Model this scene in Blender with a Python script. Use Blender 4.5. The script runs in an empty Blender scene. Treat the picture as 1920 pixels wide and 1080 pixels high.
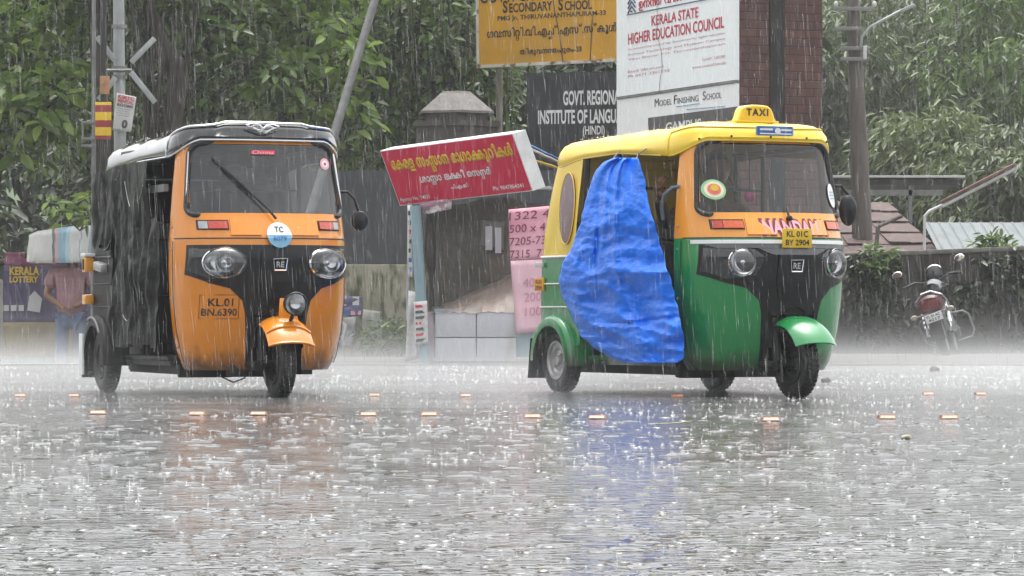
import bpy, bmesh, math, random
import numpy as np
from mathutils import Vector, Matrix, noise
R = math.radians
random.seed(7)
rng = np.random.default_rng(7)
sc = bpy.context.scene
COL = sc.collection

# ------------------------------------------------------------------ camera, sky, sun, exposure
F = 125.0 / 36.0 * 1920.0            # focal length in photo pixels
HZ = 590.0                            # horizon row of the photo
CAMH = 0.5
cd = bpy.data.cameras.new("camera")
cam = bpy.data.objects.new("camera", cd)
COL.objects.link(cam)
cam.location = (0, 0, CAMH)
cam.rotation_euler = (R(90), 0, 0)
cd.lens = 125.0
cd.sensor_width = 36.0
cd.shift_y = 50.0 / 1920.0
cd.clip_start = 0.1
cd.clip_end = 2000
sc.camera = cam

w = bpy.data.worlds.new("World")
sc.world = w
w.use_nodes = True
nt = w.node_tree
bg = nt.nodes["Background"]
sky = nt.nodes.new("ShaderNodeTexSky")
sky.sky_type = 'NISHITA'
sky.sun_disc = False
sky.sun_elevation = R(76)
sky.sun_rotation = R(12)
sky.dust_density = 6.0
sky.air_density = 1.0
sky.ozone_density = 0.6
hs = nt.nodes.new("ShaderNodeHueSaturation")       # an overcast sky has lost its blue
hs.inputs["Saturation"].default_value = 0.12
nt.links.new(sky.outputs[0], hs.inputs["Color"])
nt.links.new(hs.outputs[0], bg.inputs["Color"])
bg.inputs["Strength"].default_value = 0.15

sd = bpy.data.lights.new("sun", 'SUN')
sun = bpy.data.objects.new("sun", sd)
COL.objects.link(sun)
sd.energy = 0.5
sd.angle = R(40)
sd.color = (1.0, 0.97, 0.93)
sun.rotation_euler = (R(-14), 0, R(12))

sc.view_settings.view_transform = 'Standard'
sc.view_settings.look = 'None'
sc.view_settings.exposure = 1.38
sc.view_settings.gamma = 1.0
sc.cycles.use_denoising = True
sc.cycles.max_bounces = 8
sc.cycles.diffuse_bounces = 3
sc.cycles.glossy_bounces = 4
sc.cycles.transmission_bounces = 4
sc.cycles.volume_bounces = 1
sc.cycles.transparent_max_bounces = 32
sc.cycles.sample_clamp_indirect = 6.0

# ------------------------------------------------------------------ helpers
def P(px, py, Y):
    """the world point at distance Y that the photo shows at (px, py)"""
    return Vector(((px - 960.0) * Y / F, Y, CAMH + (HZ - py) * Y / F))

def G(px, Y, z=0.0):
    return Vector(((px - 960.0) * Y / F, Y, z))

def mat(name, col, rough=0.5, metal=0.0, var=0.12, scale=6.0, bump=0.0, bscale=40.0, coat=0.0,
        spec=0.5, col2=None, fac=(0.45, 0.6), mscale=3.0, trans=0.0, stretch=None):
    m = bpy.data.materials.new(name)
    m.use_nodes = True
    t = m.node_tree
    p = t.nodes["Principled BSDF"]
    p.inputs["Roughness"].default_value = rough
    p.inputs["Metallic"].default_value = metal
    p.inputs["Specular IOR Level"].default_value = spec
    p.inputs["Coat Weight"].default_value = coat
    p.inputs["Coat Roughness"].default_value = 0.08
    tc = t.nodes.new("ShaderNodeTexCoord")
    src = tc.outputs["Object"]
    if stretch:
        mp = t.nodes.new("ShaderNodeMapping")
        mp.inputs["Scale"].default_value = stretch
        t.links.new(src, mp.inputs[0])
        src = mp.outputs[0]
    n = t.nodes.new("ShaderNodeTexNoise")
    n.inputs["Scale"].default_value = scale
    n.inputs["Detail"].default_value = 6
    t.links.new(src, n.inputs["Vector"])
    r = t.nodes.new("ShaderNodeValToRGB")
    c = np.array(col[:3])
    r.color_ramp.elements[0].position = 0.3
    r.color_ramp.elements[1].position = 0.7
    r.color_ramp.elements[0].color = (*np.clip(c * (1 - var), 0, 1), 1)
    r.color_ramp.elements[1].color = (*np.clip(c * (1 + var), 0, 1), 1)
    t.links.new(n.outputs["Fac"], r.inputs[0])
    out = r.outputs[0]
    if col2 is not None:                      # stains with a shape of their own
        n2 = t.nodes.new("ShaderNodeTexNoise")
        n2.inputs["Scale"].default_value = mscale
        n2.inputs["Detail"].default_value = 8
        t.links.new(src, n2.inputs["Vector"])
        r2 = t.nodes.new("ShaderNodeValToRGB")
        r2.color_ramp.elements[0].position = fac[0]
        r2.color_ramp.elements[1].position = fac[1]
        t.links.new(n2.outputs["Fac"], r2.inputs[0])
        mx = t.nodes.new("ShaderNodeMixRGB")
        mx.inputs[2].default_value = (*col2[:3], 1)
        t.links.new(r2.outputs[0], mx.inputs[0])
        t.links.new(out, mx.inputs[1])
        out = mx.outputs[0]
    t.links.new(out, p.inputs["Base Color"])
    if bump > 0:
        nb = t.nodes.new("ShaderNodeTexNoise")
        nb.inputs["Scale"].default_value = bscale
        nb.inputs["Detail"].default_value = 4
        t.links.new(src, nb.inputs["Vector"])
        b = t.nodes.new("ShaderNodeBump")
        b.inputs["Strength"].default_value = bump
        b.inputs["Distance"].default_value = 0.02
        t.links.new(nb.outputs["Fac"], b.inputs["Height"])
        t.links.new(b.outputs[0], p.inputs["Normal"])
    if trans:
        p.inputs["Transmission Weight"].default_value = trans
    return m

def glass_mat(name, refl, tint=(0.8, 0.85, 0.85), rough=0.02, film=0.0):
    m = bpy.data.materials.new(name)
    m.use_nodes = True
    t = m.node_tree
    t.nodes.remove(t.nodes["Principled BSDF"])
    o = t.nodes["Material Output"]
    tr = t.nodes.new("ShaderNodeBsdfTransparent")
    tr.inputs[0].default_value = (*tint, 1)
    gl = t.nodes.new("ShaderNodeBsdfGlossy")
    gl.inputs["Roughness"].default_value = rough
    df = t.nodes.new("ShaderNodeBsdfDiffuse")       # rain film on the glass
    df.inputs[0].default_value = (0.7, 0.72, 0.72, 1)
    m1 = t.nodes.new("ShaderNodeMixShader")
    n = t.nodes.new("ShaderNodeTexNoise")
    n.inputs["Scale"].default_value = 9
    n.inputs["Detail"].default_value = 5
    tc = t.nodes.new("ShaderNodeTexCoord")
    mp = t.nodes.new("ShaderNodeMapping")
    mp.inputs["Scale"].default_value = (1.6, 1.6, 0.25)
    t.links.new(tc.outputs["Object"], mp.inputs[0])
    t.links.new(mp.outputs[0], n.inputs["Vector"])
    mr = t.nodes.new("ShaderNodeMapRange")
    mr.inputs[3].default_value = film * 0.3
    mr.inputs[4].default_value = film * 1.7
    t.links.new(n.outputs["Fac"], mr.inputs[0])
    t.links.new(mr.outputs[0], m1.inputs[0])
    t.links.new(tr.outputs[0], m1.inputs[1])
    t.links.new(df.outputs[0], m1.inputs[2])
    fr = t.nodes.new("ShaderNodeFresnel")
    fr.inputs[0].default_value = 1.5
    ad = t.nodes.new("ShaderNodeMath")
    ad.operation = 'ADD'
    ad.inputs[1].default_value = refl
    t.links.new(fr.outputs[0], ad.inputs[0])
    m2 = t.nodes.new("ShaderNodeMixShader")
    t.links.new(ad.outputs[0], m2.inputs[0])
    t.links.new(m1.outputs[0], m2.inputs[1])
    t.links.new(gl.outputs[0], m2.inputs[2])
    t.links.new(m2.outputs[0], o.inputs[0])
    return m

def leaf_mat(name, c1, c2, rough=0.35, trans=0.3):
    m = bpy.data.materials.new(name)
    m.use_nodes = True
    t = m.node_tree
    p = t.nodes["Principled BSDF"]
    g = t.nodes.new("ShaderNodeNewGeometry")
    r = t.nodes.new("ShaderNodeValToRGB")
    r.color_ramp.elements[0].color = (*c1, 1)
    r.color_ramp.elements[1].color = (*c2, 1)
    t.links.new(g.outputs["Random Per Island"], r.inputs[0])
    t.links.new(r.outputs[0], p.inputs["Base Color"])
    p.inputs["Roughness"].default_value = rough
    p.inputs["Specular IOR Level"].default_value = 0.5
    tl = t.nodes.new("ShaderNodeBsdfTranslucent")
    t.links.new(r.outputs[0], tl.inputs[0])
    mx = t.nodes.new("ShaderNodeMixShader")
    mx.inputs[0].default_value = trans
    t.links.new(p.outputs[0], mx.inputs[1])
    t.links.new(tl.outputs[0], mx.inputs[2])
    t.links.new(mx.outputs[0], t.nodes["Material Output"].inputs[0])
    return m

def tag(o, label=None, cat=None, group=None, kind=None):
    if label: o["label"] = label
    if cat: o["category"] = cat
    if group: o["group"] = group
    if kind: o["kind"] = kind
    return o

def empty(name, loc, rz=0.0, label=None, cat=None, group=None):
    o = bpy.data.objects.new(name, None)
    COL.objects.link(o)
    o.location = loc
    o.rotation_euler = (0, 0, rz)
    o.empty_display_size = 0.2
    return tag(o, label, cat, group)

class MB:
    def __init__(s):
        s.v, s.f, s.m = [], [], []
    def add(s, vs, fs, mi=0):
        k = len(s.v)
        s.v += [tuple(v) for v in vs]
        s.f += [tuple(i + k for i in f) for f in fs]
        s.m += [mi] * len(fs)
        return s
    def box(s, c, d, M=None, mi=0, bev=0.0):
        if bev > 0:
            bm = bmesh.new()
            bmesh.ops.create_cube(bm, size=1.0)
            for v in bm.verts:
                v.co = Vector((v.co.x * d[0], v.co.y * d[1], v.co.z * d[2]))
            bmesh.ops.bevel(bm, geom=bm.edges[:], offset=bev, segments=2, affect='EDGES', profile=0.6)
            bm.verts.index_update()
            vs = [v.co.copy() for v in bm.verts]
            fs = [[v.index for v in f.verts] for f in bm.faces]
            bm.free()
        else:
            vs = [Vector((x * d[0] / 2, y * d[1] / 2, z * d[2] / 2)) for x in (-1, 1) for y in (-1, 1) for z in (-1, 1)]
            fs = [(0, 1, 3, 2), (4, 6, 7, 5), (0, 4, 5, 1), (2, 3, 7, 6), (0, 2, 6, 4), (1, 5, 7, 3)]
        c = Vector(c)
        s.add([(M @ v if M else v) + c for v in vs], fs, mi)
        return s
    def tube(s, pts, r, n=8, closed=False, mi=0):
        pts = [Vector(p) for p in pts]
        rs = r if hasattr(r, '__len__') else [r] * len(pts)
        N = len(pts)
        vs, fs = [], []
        nrm = None
        for i, p in enumerate(pts):
            a = pts[(i - 1) % N] if (closed or i > 0) else p
            b = pts[(i + 1) % N] if (closed or i < N - 1) else p
            t = (b - a)
            t = t.normalized() if t.length > 1e-9 else Vector((0, 0, 1))
            if nrm is None:
                nrm = t.orthogonal().normalized()
            else:
                nrm = (nrm - t * nrm.dot(t))
                nrm = nrm.normalized() if nrm.length > 1e-6 else t.orthogonal().normalized()
            bn = t.cross(nrm)
            for k in range(n):
                a_ = 2 * math.pi * k / n
                vs.append(p + (nrm * math.cos(a_) + bn * math.sin(a_)) * rs[i])
        L = N if closed else N - 1
        for i in range(L):
            j = (i + 1) % N
            for k in range(n):
                k2 = (k + 1) % n
                fs.append((i * n + k, i * n + k2, j * n + k2, j * n + k))
        if not closed:
            fs.append(tuple(range(n))[::-1])
            fs.append(tuple((N - 1) * n + k for k in range(n)))
        return s.add(vs, fs, mi)
    def lathe(s, prof, c, axis='x', n=32, mi=0, M=None):
        vs, fs = [], []
        for (r_, h) in prof:
            for k in range(n):
                a = 2 * math.pi * k / n
                u, v_ = r_ * math.cos(a), r_ * math.sin(a)
                q = {'x': (h, u, v_), 'y': (u, h, v_), 'z': (u, v_, h)}[axis]
                q = Vector(q)
                if M: q = M @ q
                vs.append(q + Vector(c))
        for i in range(len(prof) - 1):
            for k in range(n):
                k2 = (k + 1) % n
                fs.append((i * n + k, i * n + k2, (i + 1) * n + k2, (i + 1) * n + k))
        return s.add(vs, fs, mi)
    def grid(s, fn, nu, nv, closed_u=False, mi=0, skip=None):
        vs, fs, ms = [], [], []
        for j in range(nv + 1):
            for i in range(nu + (0 if closed_u else 1)):
                vs.append(Vector(fn(i / nu, j / nv)))
        W = nu if closed_u else nu + 1
        for j in range(nv):
            for i in range(nu):
                i2 = (i + 1) % W if closed_u else i + 1
                f = (j * W + i, j * W + i2, (j + 1) * W + i2, (j + 1) * W + i)
                if skip:
                    cc = (vs[f[0]] + vs[f[1]] + vs[f[2]] + vs[f[3]]) / 4
                    if skip(cc): continue
                fs.append(f)
        return s.add(vs, fs, mi)
    def prism(s, poly, O, u, v, n, th, mi=0):
        """extrude a polygon given in (a,b) along n by th; O + a*u + b*v"""
        O, u, v, n = Vector(O), Vector(u), Vector(v), Vector(n)
        k = len(poly)
        fr = [O + u * a + v * b for a, b in poly]
        bk = [p - n * th for p in fr]
        fs = [tuple(range(k)), tuple(range(k, 2 * k))[::-1]]
        for i in range(k):
            j = (i + 1) % k
            fs.append((i, i + k, j + k, j))
        return s.add(fr + bk, fs, mi)
    def build(s, name, mats, parent=None, smooth=True, ang=35, fix=True):
        me = bpy.data.meshes.new(name)
        me.from_pydata(s.v, [], s.f)
        mats = mats if isinstance(mats, (list, tuple)) else [mats]
        for m in mats: me.materials.append(m)
        if len(mats) > 1:
            me.polygons.foreach_set("material_index", s.m)
        if fix:
            bm = bmesh.new()
            bm.from_mesh(me)
            bmesh.ops.recalc_face_normals(bm, faces=bm.faces[:])
            bm.to_mesh(me)
            bm.free()
        if smooth:
            me.polygons.foreach_set("use_smooth", [True] * len(me.polygons))
            try: me.set_sharp_from_angle(angle=R(ang))
            except Exception: pass
        me.update()
        o = bpy.data.objects.new(name, me)
        COL.objects.link(o)
        if parent: o.parent = parent
        return o

def np_mesh(name, V, Fq, mats, parent=None, smooth=False, mi=None):
    """fast mesh from an (N,3) array and an (M,k) face array"""
    me = bpy.data.meshes.new(name)
    k = Fq.shape[1]
    me.vertices.add(len(V))
    me.vertices.foreach_set("co", V.astype(np.float32).ravel())
    me.loops.add(Fq.size)
    me.loops.foreach_set("vertex_index", Fq.astype(np.int32).ravel())
    me.polygons.add(len(Fq))
    me.polygons.foreach_set("loop_start", np.arange(0, Fq.size, k, dtype=np.int32))
    if smooth: me.polygons.foreach_set("use_smooth", np.ones(len(Fq), dtype=bool))
    for m in (mats if isinstance(mats, (list, tuple)) else [mats]): me.materials.append(m)
    if mi is not None: me.polygons.foreach_set("material_index", mi.astype(np.int32))
    me.update(calc_edges=True)
    me.validate()
    o = bpy.data.objects.new(name, me)
    COL.objects.link(o)
    if parent: o.parent = parent
    return o

# ---- lettering: font curves turned into mesh, laid on any surface
_tc = {}
def glyphs(body, shear=0.0, spacing=1.0, bold=0.0, bev=0.0):
    key = (body, shear, spacing, bold, bev)
    if key in _tc: return _tc[key]
    c = bpy.data.curves.new("t", 'FONT')
    c.body = body
    c.resolution_u = 3
    c.shear = shear
    c.space_character = spacing
    c.offset = bold
    c.bevel_depth = bev
    c.bevel_resolution = 0
    o = bpy.data.objects.new("t", c)
    COL.objects.link(o)
    bpy.context.view_layer.update()
    dg = bpy.context.evaluated_depsgraph_get()
    me = bpy.data.meshes.new_from_object(o.evaluated_get(dg), depsgraph=dg)
    vs = [(v.co.x, v.co.y, v.co.z) for v in me.vertices]
    fs = [tuple(p.vertices) for p in me.polygons]
    bpy.data.objects.remove(o)
    bpy.data.meshes.remove(me)
    bpy.data.curves.remove(c)
    _tc[key] = (vs, fs)
    return vs, fs

def ml(tokens, bold=0.012):
    """Malayalam laid out by hand: a str is drawn as is; (a, b) sets b small under a; ('+', a, b) joins b into a"""
    VS, FS, x = [], [], 0.0
    for t in tokens:
        if t == ' ':
            x += 0.38
            continue
        parts = []
        if isinstance(t, str): parts = [(t, 1.0, 0.0, 0.0)]
        elif t[0] == '+': parts = [(t[1], 1.0, 0.0, 0.0), (t[2], 1.0, None, 0.0)]
        else: parts = [(t[0], 1.0, 0.0, 0.0), (t[1], 0.62, 0.12, -0.42)]
        x0 = x
        for (g, s_, dx, dy) in parts:
            vs, fs = glyphs(g, bev=max(0.012, bold))
            if not vs: continue
            mn = min(v[0] for v in vs)
            mx = max(v[0] for v in vs)
            ox = (x - 0.26) if dx is None else x0 + dx
            k = len(VS)
            VS += [((v[0] - mn) * s_ + ox, v[1] * s_ + dy, v[2]) for v in vs]
            FS += [tuple(i + k for i in f) for f in fs]
            x = max(x, ox + (mx - mn) * s_)
        x += 0.045
    return VS, FS

def put_text(mb, src, cx, cy, W, H, fn, mi=0, raw=False):
    """fit the text into a W x H box centred at (cx,cy) of the surface fn(a,b)->Vector"""
    vs, fs = src
    if not vs: return
    x0, x1 = min(v[0] for v in vs), max(v[0] for v in vs)
    y0, y1 = min(v[1] for v in vs), max(v[1] for v in vs)
    sx = W / max(x1 - x0, 1e-6)
    sy = H / max(y1 - y0, 1e-6)
    p0 = Vector(fn(cx, cy))
    n_ = (Vector(fn(cx + 1e-3, cy)) - p0).cross(Vector(fn(cx, cy + 1e-3)) - p0)
    n_ = n_.normalized() if n_.length > 0 else Vector((0, -1, 0))
    mb.add([Vector(fn(cx + (v[0] - (x0 + x1) / 2) * sx, cy + (v[1] - (y0 + y1) / 2) * sy)) + n_ * (v[2] * sy) for v in vs], fs, mi)

def flat(O, u, v, n, off=0.004):
    O, u, v, n = Vector(O), Vector(u), Vector(v), Vector(n)
    return lambda a, b: O + u * a + v * b + n * off

def skin_mesh(name, vs, es, rs, m, parent=None, root=0, sub=1):
    me = bpy.data.meshes.new(name + "_s")
    me.from_pydata([tuple(v) for v in vs], es, [])
    o = bpy.data.objects.new(name + "_s", me)
    COL.objects.link(o)
    o.modifiers.new("skin", 'SKIN').use_smooth_shade = True
    s = o.modifiers.new("sub", 'SUBSURF')
    s.levels = s.render_levels = sub
    for i, d in enumerate(me.skin_vertices[0].data):
        r_ = rs[i]
        d.radius = r_ if hasattr(r_, '__len__') else (r_, r_)
        d.use_root = (i == root)
    bpy.context.view_layer.update()
    dg = bpy.context.evaluated_depsgraph_get()
    res = bpy.data.meshes.new_from_object(o.evaluated_get(dg), depsgraph=dg)
    bpy.data.objects.remove(o)
    bpy.data.meshes.remove(me)
    res.name = name
    res.materials.clear()
    res.materials.append(m)
    res.polygons.foreach_set("use_smooth", [True] * len(res.polygons))
    ob = bpy.data.objects.new(name, res)
    COL.objects.link(ob)
    if parent: ob.parent = parent
    return ob

def nz(x, y, z=0.0, s=1.0):
    return noise.noise(Vector((x * s, y * s, z * s)))

def rrect(hw, hh, r, n=5):
    pts = []
    for cx, cy, a0 in ((hw - r, hh - r, 0), (-hw + r, hh - r, 90), (-hw + r, -hh + r, 180), (hw - r, -hh + r, 270)):
        for k in range(n + 1):
            a = R(a0 + 90 * k / n)
            pts.append((cx + r * math.cos(a), cy + r * math.sin(a)))
    return pts

# ------------------------------------------------------------------ shared materials
M = {}
def paint(name, col, dirt):
    m = mat(name, col, 0.27, coat=0.7, var=0.06, scale=3, bump=0.05, bscale=95)
    t = m.node_tree
    p = t.nodes['Principled BSDF']
    src = p.inputs['Base Color'].links[0].from_socket
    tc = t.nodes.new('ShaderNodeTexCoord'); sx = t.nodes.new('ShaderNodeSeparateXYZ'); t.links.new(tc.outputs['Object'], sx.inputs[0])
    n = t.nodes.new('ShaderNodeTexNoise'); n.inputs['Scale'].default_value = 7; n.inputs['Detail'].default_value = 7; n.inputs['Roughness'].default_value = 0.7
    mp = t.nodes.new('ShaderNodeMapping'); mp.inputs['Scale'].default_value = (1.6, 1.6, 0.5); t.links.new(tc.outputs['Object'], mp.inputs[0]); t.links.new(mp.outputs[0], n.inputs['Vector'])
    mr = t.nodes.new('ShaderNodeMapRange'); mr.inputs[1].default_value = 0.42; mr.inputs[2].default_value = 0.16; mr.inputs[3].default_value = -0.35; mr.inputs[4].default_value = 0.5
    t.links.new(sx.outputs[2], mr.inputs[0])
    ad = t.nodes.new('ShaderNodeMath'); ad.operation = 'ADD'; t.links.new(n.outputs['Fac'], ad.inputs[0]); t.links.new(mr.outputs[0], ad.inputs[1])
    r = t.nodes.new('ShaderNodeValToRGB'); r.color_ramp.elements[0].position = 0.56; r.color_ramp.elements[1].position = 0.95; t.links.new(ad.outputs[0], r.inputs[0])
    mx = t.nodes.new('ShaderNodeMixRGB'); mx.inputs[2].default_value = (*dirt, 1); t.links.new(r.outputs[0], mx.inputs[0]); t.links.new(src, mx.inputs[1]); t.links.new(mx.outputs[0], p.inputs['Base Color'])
    return m
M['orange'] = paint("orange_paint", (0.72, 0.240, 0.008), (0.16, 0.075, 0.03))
M['amber'] = mat("amber_paint", (0.78, 0.30, 0.02), 0.28, coat=0.7, var=0.06, scale=3)
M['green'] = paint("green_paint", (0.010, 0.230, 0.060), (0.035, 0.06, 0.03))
M['yellow'] = mat("yellow_vinyl", (0.80, 0.56, 0.03), 0.32, coat=0.4, var=0.06, scale=4, bump=0.10, bscale=6)
M['hood'] = mat("black_vinyl", (0.014, 0.014, 0.016), 0.12, coat=1.0, var=0.2, bump=0.04, bscale=6)
M['curtain'] = mat("black_sheet", (0.010, 0.010, 0.011), 0.36, var=0.25, bump=0.5, bscale=16, spec=0.2)
M['rearblack'] = mat("dull_black_panel", (0.014, 0.014, 0.015), 0.5, var=0.3, scale=5, spec=0.3)
M['plastic'] = mat("black_plastic", (0.012, 0.0125, 0.014), 0.38, var=0.15, spec=0.35)
M['housing'] = mat("lamp_housing", (0.022, 0.024, 0.027), 0.12, var=0.15, coat=0.8)
M['brow'] = mat("grey_garnish", (0.12, 0.125, 0.13), 0.25, metal=0.4)
M['rubber'] = mat("rubber", (0.022, 0.022, 0.023), 0.45, bump=0.4, bscale=60)
M['chassis'] = mat("chassis_black", (0.018, 0.018, 0.018), 0.5)
M['chrome'] = mat("chrome", (0.75, 0.76, 0.78), 0.1, metal=1.0, var=0.03)
M['silver'] = mat("silver_trim", (0.72, 0.73, 0.74), 0.22, metal=0.7, var=0.04)
M['reflector'] = mat("lamp_reflector", (0.65, 0.66, 0.68), 0.18, metal=1.0, var=0.1, scale=30)
M['rim'] = mat("wheel_rim", (0.42, 0.42, 0.42), 0.35, metal=0.6, var=0.15, scale=20)
M['lens'] = glass_mat("lamp_lens", 0.06, (0.92, 0.93, 0.93), 0.03)
M['glass'] = glass_mat("windscreen_glass", 0.01, (0.74, 0.78, 0.78), 0.01, film=0.012)
M['glassL'] = glass_mat("misted_windscreen", 0.02, (0.62, 0.65, 0.66), 0.02, film=0.05)
M['red'] = mat("red_lens", (0.50, 0.05, 0.025), 0.15, coat=0.6, bump=0.3, bscale=90)
M['redorange'] = mat("orange_lens", (0.62, 0.10, 0.02), 0.15, coat=0.6, bump=0.3, bscale=90)
M['amberlens'] = mat("amber_lens", (0.85, 0.36, 0.03), 0.15, coat=0.6, bump=0.3, bscale=90)
M['galvdull0'] = mat('grey_stripe', (0.22, 0.22, 0.22), 0.4)
M['white'] = mat("white_paint", (0.78, 0.79, 0.79), 0.35, var=0.04)
M['offwhite'] = mat("weathered_white", (0.62, 0.63, 0.62), 0.5, var=0.08, col2=(0.45, 0.45, 0.42), fac=(0.5, 0.75))
M['blackpaint'] = mat("black_lettering", (0.02, 0.018, 0.018), 0.5)
M['redpaint'] = mat("red_lettering", (0.55, 0.03, 0.05), 0.5)
M['bluepaint'] = mat("blue_sticker", (0.05, 0.16, 0.42), 0.35)
M['skyblue'] = mat("pale_blue_sticker", (0.16, 0.38, 0.55), 0.35)
M['plateyellow'] = mat("yellow_plate", (0.72, 0.47, 0.02), 0.35)
M['pink'] = mat("pink_paper", (0.80, 0.36, 0.47), 0.6, var=0.06, col2=(0.82, 0.50, 0.56), fac=(0.45, 0.7), mscale=2)
M['palepink'] = mat("faded_pink_paper", (0.82, 0.52, 0.60), 0.6, var=0.06)
M['seat'] = mat("dark_seat_vinyl", (0.030, 0.030, 0.032), 0.45)
M['skin'] = mat("skin", (0.24, 0.115, 0.065), 0.45, var=0.1, scale=20)
M['hair'] = mat("black_hair", (0.012, 0.010, 0.009), 0.4)
M['shirtbrown'] = mat("brown_shirt", (0.11, 0.075, 0.055), 0.8)
M['sticker1'] = mat("pink_sticker", (0.75, 0.36, 0.42), 0.4)
M['maroon'] = mat("maroon_sticker", (0.16, 0.02, 0.05), 0.4)
M['tarp'] = mat("blue_tarpaulin", (0.002, 0.175, 0.86), 0.36, spec=0.4, var=0.10, scale=3, bump=0.35, bscale=16, stretch=(1, 1, 2.2))
M['purple'] = mat("tinted_side_window", (0.12, 0.045, 0.05), 0.12, coat=0.5)

# ------------------------------------------------------------------ ground
def road_material():
    m = bpy.data.materials.new("wet_asphalt")
    m.use_nodes = True
    t = m.node_tree
    p = t.nodes["Principled BSDF"]
    tc = t.nodes.new("ShaderNodeTexCoord")
    def noi(scale, det=4, rough=0.5, vec=None):
        n = t.nodes.new("ShaderNodeTexNoise")
        n.inputs["Scale"].default_value = scale
        n.inputs["Detail"].default_value = det
        n.inputs["Roughness"].default_value = rough
        t.links.new(vec or tc.outputs["Object"], n.inputs["Vector"])
        return n
    def ramp(src, a, b, c0, c1):
        r = t.nodes.new("ShaderNodeValToRGB")
        r.color_ramp.elements[0].position = a
        r.color_ramp.elements[1].position = b
        r.color_ramp.elements[0].color = (*c0, 1)
        r.color_ramp.elements[1].color = (*c1, 1)
        t.links.new(src, r.inputs[0])
        return r
    base = ramp(noi(60, 6).outputs["Fac"], 0.3, 0.7, (0.060, 0.060, 0.061), (0.105, 0.104, 0.102))
    t.links.new(base.outputs[0], p.inputs["Base Color"])
    rg = ramp(noi(0.7, 5).outputs["Fac"], 0.35, 0.65, (0.08,) * 3, (0.14,) * 3)
    t.links.new(rg.outputs[0], p.inputs["Roughness"])
    p.inputs["Specular IOR Level"].default_value = 0.6
    # water film beaten by rain: short ripples, drop rings; calmer where it lies deeper
    n1 = noi(12, 3, 0.55)
    n1.inputs["Distortion"].default_value = 0.8
    n4 = noi(1.7, 3, 0.6)
    n2 = noi(30, 3, 0.6)
    n3 = noi(0.55, 3, 0.5)
    def mth(op, a_, b_=None, c_=None):
        q = t.nodes.new("ShaderNodeMath"); q.operation = op
        for i_, v_ in enumerate((a_, b_, c_)):
            if v_ is None: continue
            if isinstance(v_, (int, float)): q.inputs[i_].default_value = v_
            else: t.links.new(v_, q.inputs[i_])
        return q.outputs[0]
    def rings(scale, k, off_):
        mp = t.nodes.new("ShaderNodeMapping"); mp.inputs["Location"].default_value = off_
        t.links.new(tc.outputs["Object"], mp.inputs[0])
        vo = t.nodes.new("ShaderNodeTexVoronoi"); vo.inputs["Scale"].default_value = scale
        t.links.new(mp.outputs[0], vo.inputs["Vector"])
        sc_ = t.nodes.new("ShaderNodeSeparateColor"); t.links.new(vo.outputs["Color"], sc_.inputs[0])
        ph = mth('MULTIPLY_ADD', sc_.outputs[1], 6.0, mth('MULTIPLY', vo.outputs["Distance"], k))
        env = mth('POWER', 2.718, mth('MULTIPLY', vo.outputs["Distance"], -4.5))
        return mth('MULTIPLY', mth('MULTIPLY', mth('COSINE', ph), env), mth('POWER', sc_.outputs[0], 2.0))
    ring = mth('ADD', mth('MULTIPLY', rings(5, 17, (0, 0, 0)), 0.16), mth('MULTIPLY', rings(9, 15, (3.3, 1.7, 0)), 0.14))
    hgt = mth('ADD', mth('MULTIPLY_ADD', n2.outputs["Fac"], 0.10, mth('MULTIPLY', n1.outputs["Fac"], 0.70)), ring)
    # the sheet of standing water in front of the vehicles lies calmer than the film round it
    sx = t.nodes.new("ShaderNodeSeparateXYZ"); t.links.new(tc.outputs["Object"], sx.inputs[0])
    ex = mth('DIVIDE', mth('ADD', sx.outputs[0], 0.35), 2.3)
    ey = mth('DIVIDE', mth('SUBTRACT', sx.outputs[1], 15.0), 6.0)
    rad = mth('ADD', mth('MULTIPLY', ex, ex), mth('MULTIPLY', ey, ey))
    rad = mth('MULTIPLY_ADD', n3.outputs["Fac"], 0.9, rad)
    calm = ramp(rad, 0.9, 1.6, (0.42,) * 3, (1.0,) * 3)
    b = t.nodes.new("ShaderNodeBump")
    b.inputs["Distance"].default_value = RIPPLE
    gust = ramp(n4.outputs["Fac"], 0.35, 0.62, (0.45,) * 3, (1.0,) * 3)
    t.links.new(mth('MULTIPLY', calm.outputs[0], gust.outputs[0]), b.inputs["Strength"])
    t.links.new(hgt, b.inputs["Height"])
    t.links.new(b.outputs[0], p.inputs["Normal"])
    return m

RIPPLE = 0.050
M['road'] = road_material()
M['pave'] = mat("wet_pavement", (0.075, 0.072, 0.066), 0.9, spec=0.1, var=0.25, scale=4, bump=0.3, bscale=20)
M['kerb'] = mat("kerb_stone", (0.09, 0.09, 0.088), 0.5, var=0.2, bump=0.3)
M['soil'] = mat("ground_soil", (0.07, 0.065, 0.045), 0.8, var=0.3, scale=0.4)

b = MB()
xs = [-400, -60, -5.0, -4.2, 400]
ys_ = [-60, 35.3, 35.6, 60, 64, 600]
low = lambda x, y: -0.38 if (x <= -5.0 and 35.5 < y < 61) else -0.02
vs = [(x, y, low(x, y)) for y in ys_ for x in xs]
b.add(vs, [(j * 5 + i, j * 5 + i + 1, (j + 1) * 5 + i + 1, (j + 1) * 5 + i) for j in range(5) for i in range(4)])
o = b.build("ground", M['soil'], smooth=False)
tag(o, kind="structure")
o = MB().add([(-60, -12, 0), (60, -12, 0), (60, 35.0, 0), (-60, 35.0, 0)], [(0, 1, 2, 3)]).build("road", M['road'], smooth=False)
tag(o, kind="structure")
b = MB()
b.box((0, 35.09, -0.03), (120, 0.18, 0.095), bev=0.02)
tag(b.build("kerb", M['kerb']), kind="structure")
b = MB().add([(-4.1, 35.18, 0.016), (60, 35.18, 0.016), (60, 48, 0.016), (-4.1, 48, 0.016)], [(0, 1, 2, 3)])
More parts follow.
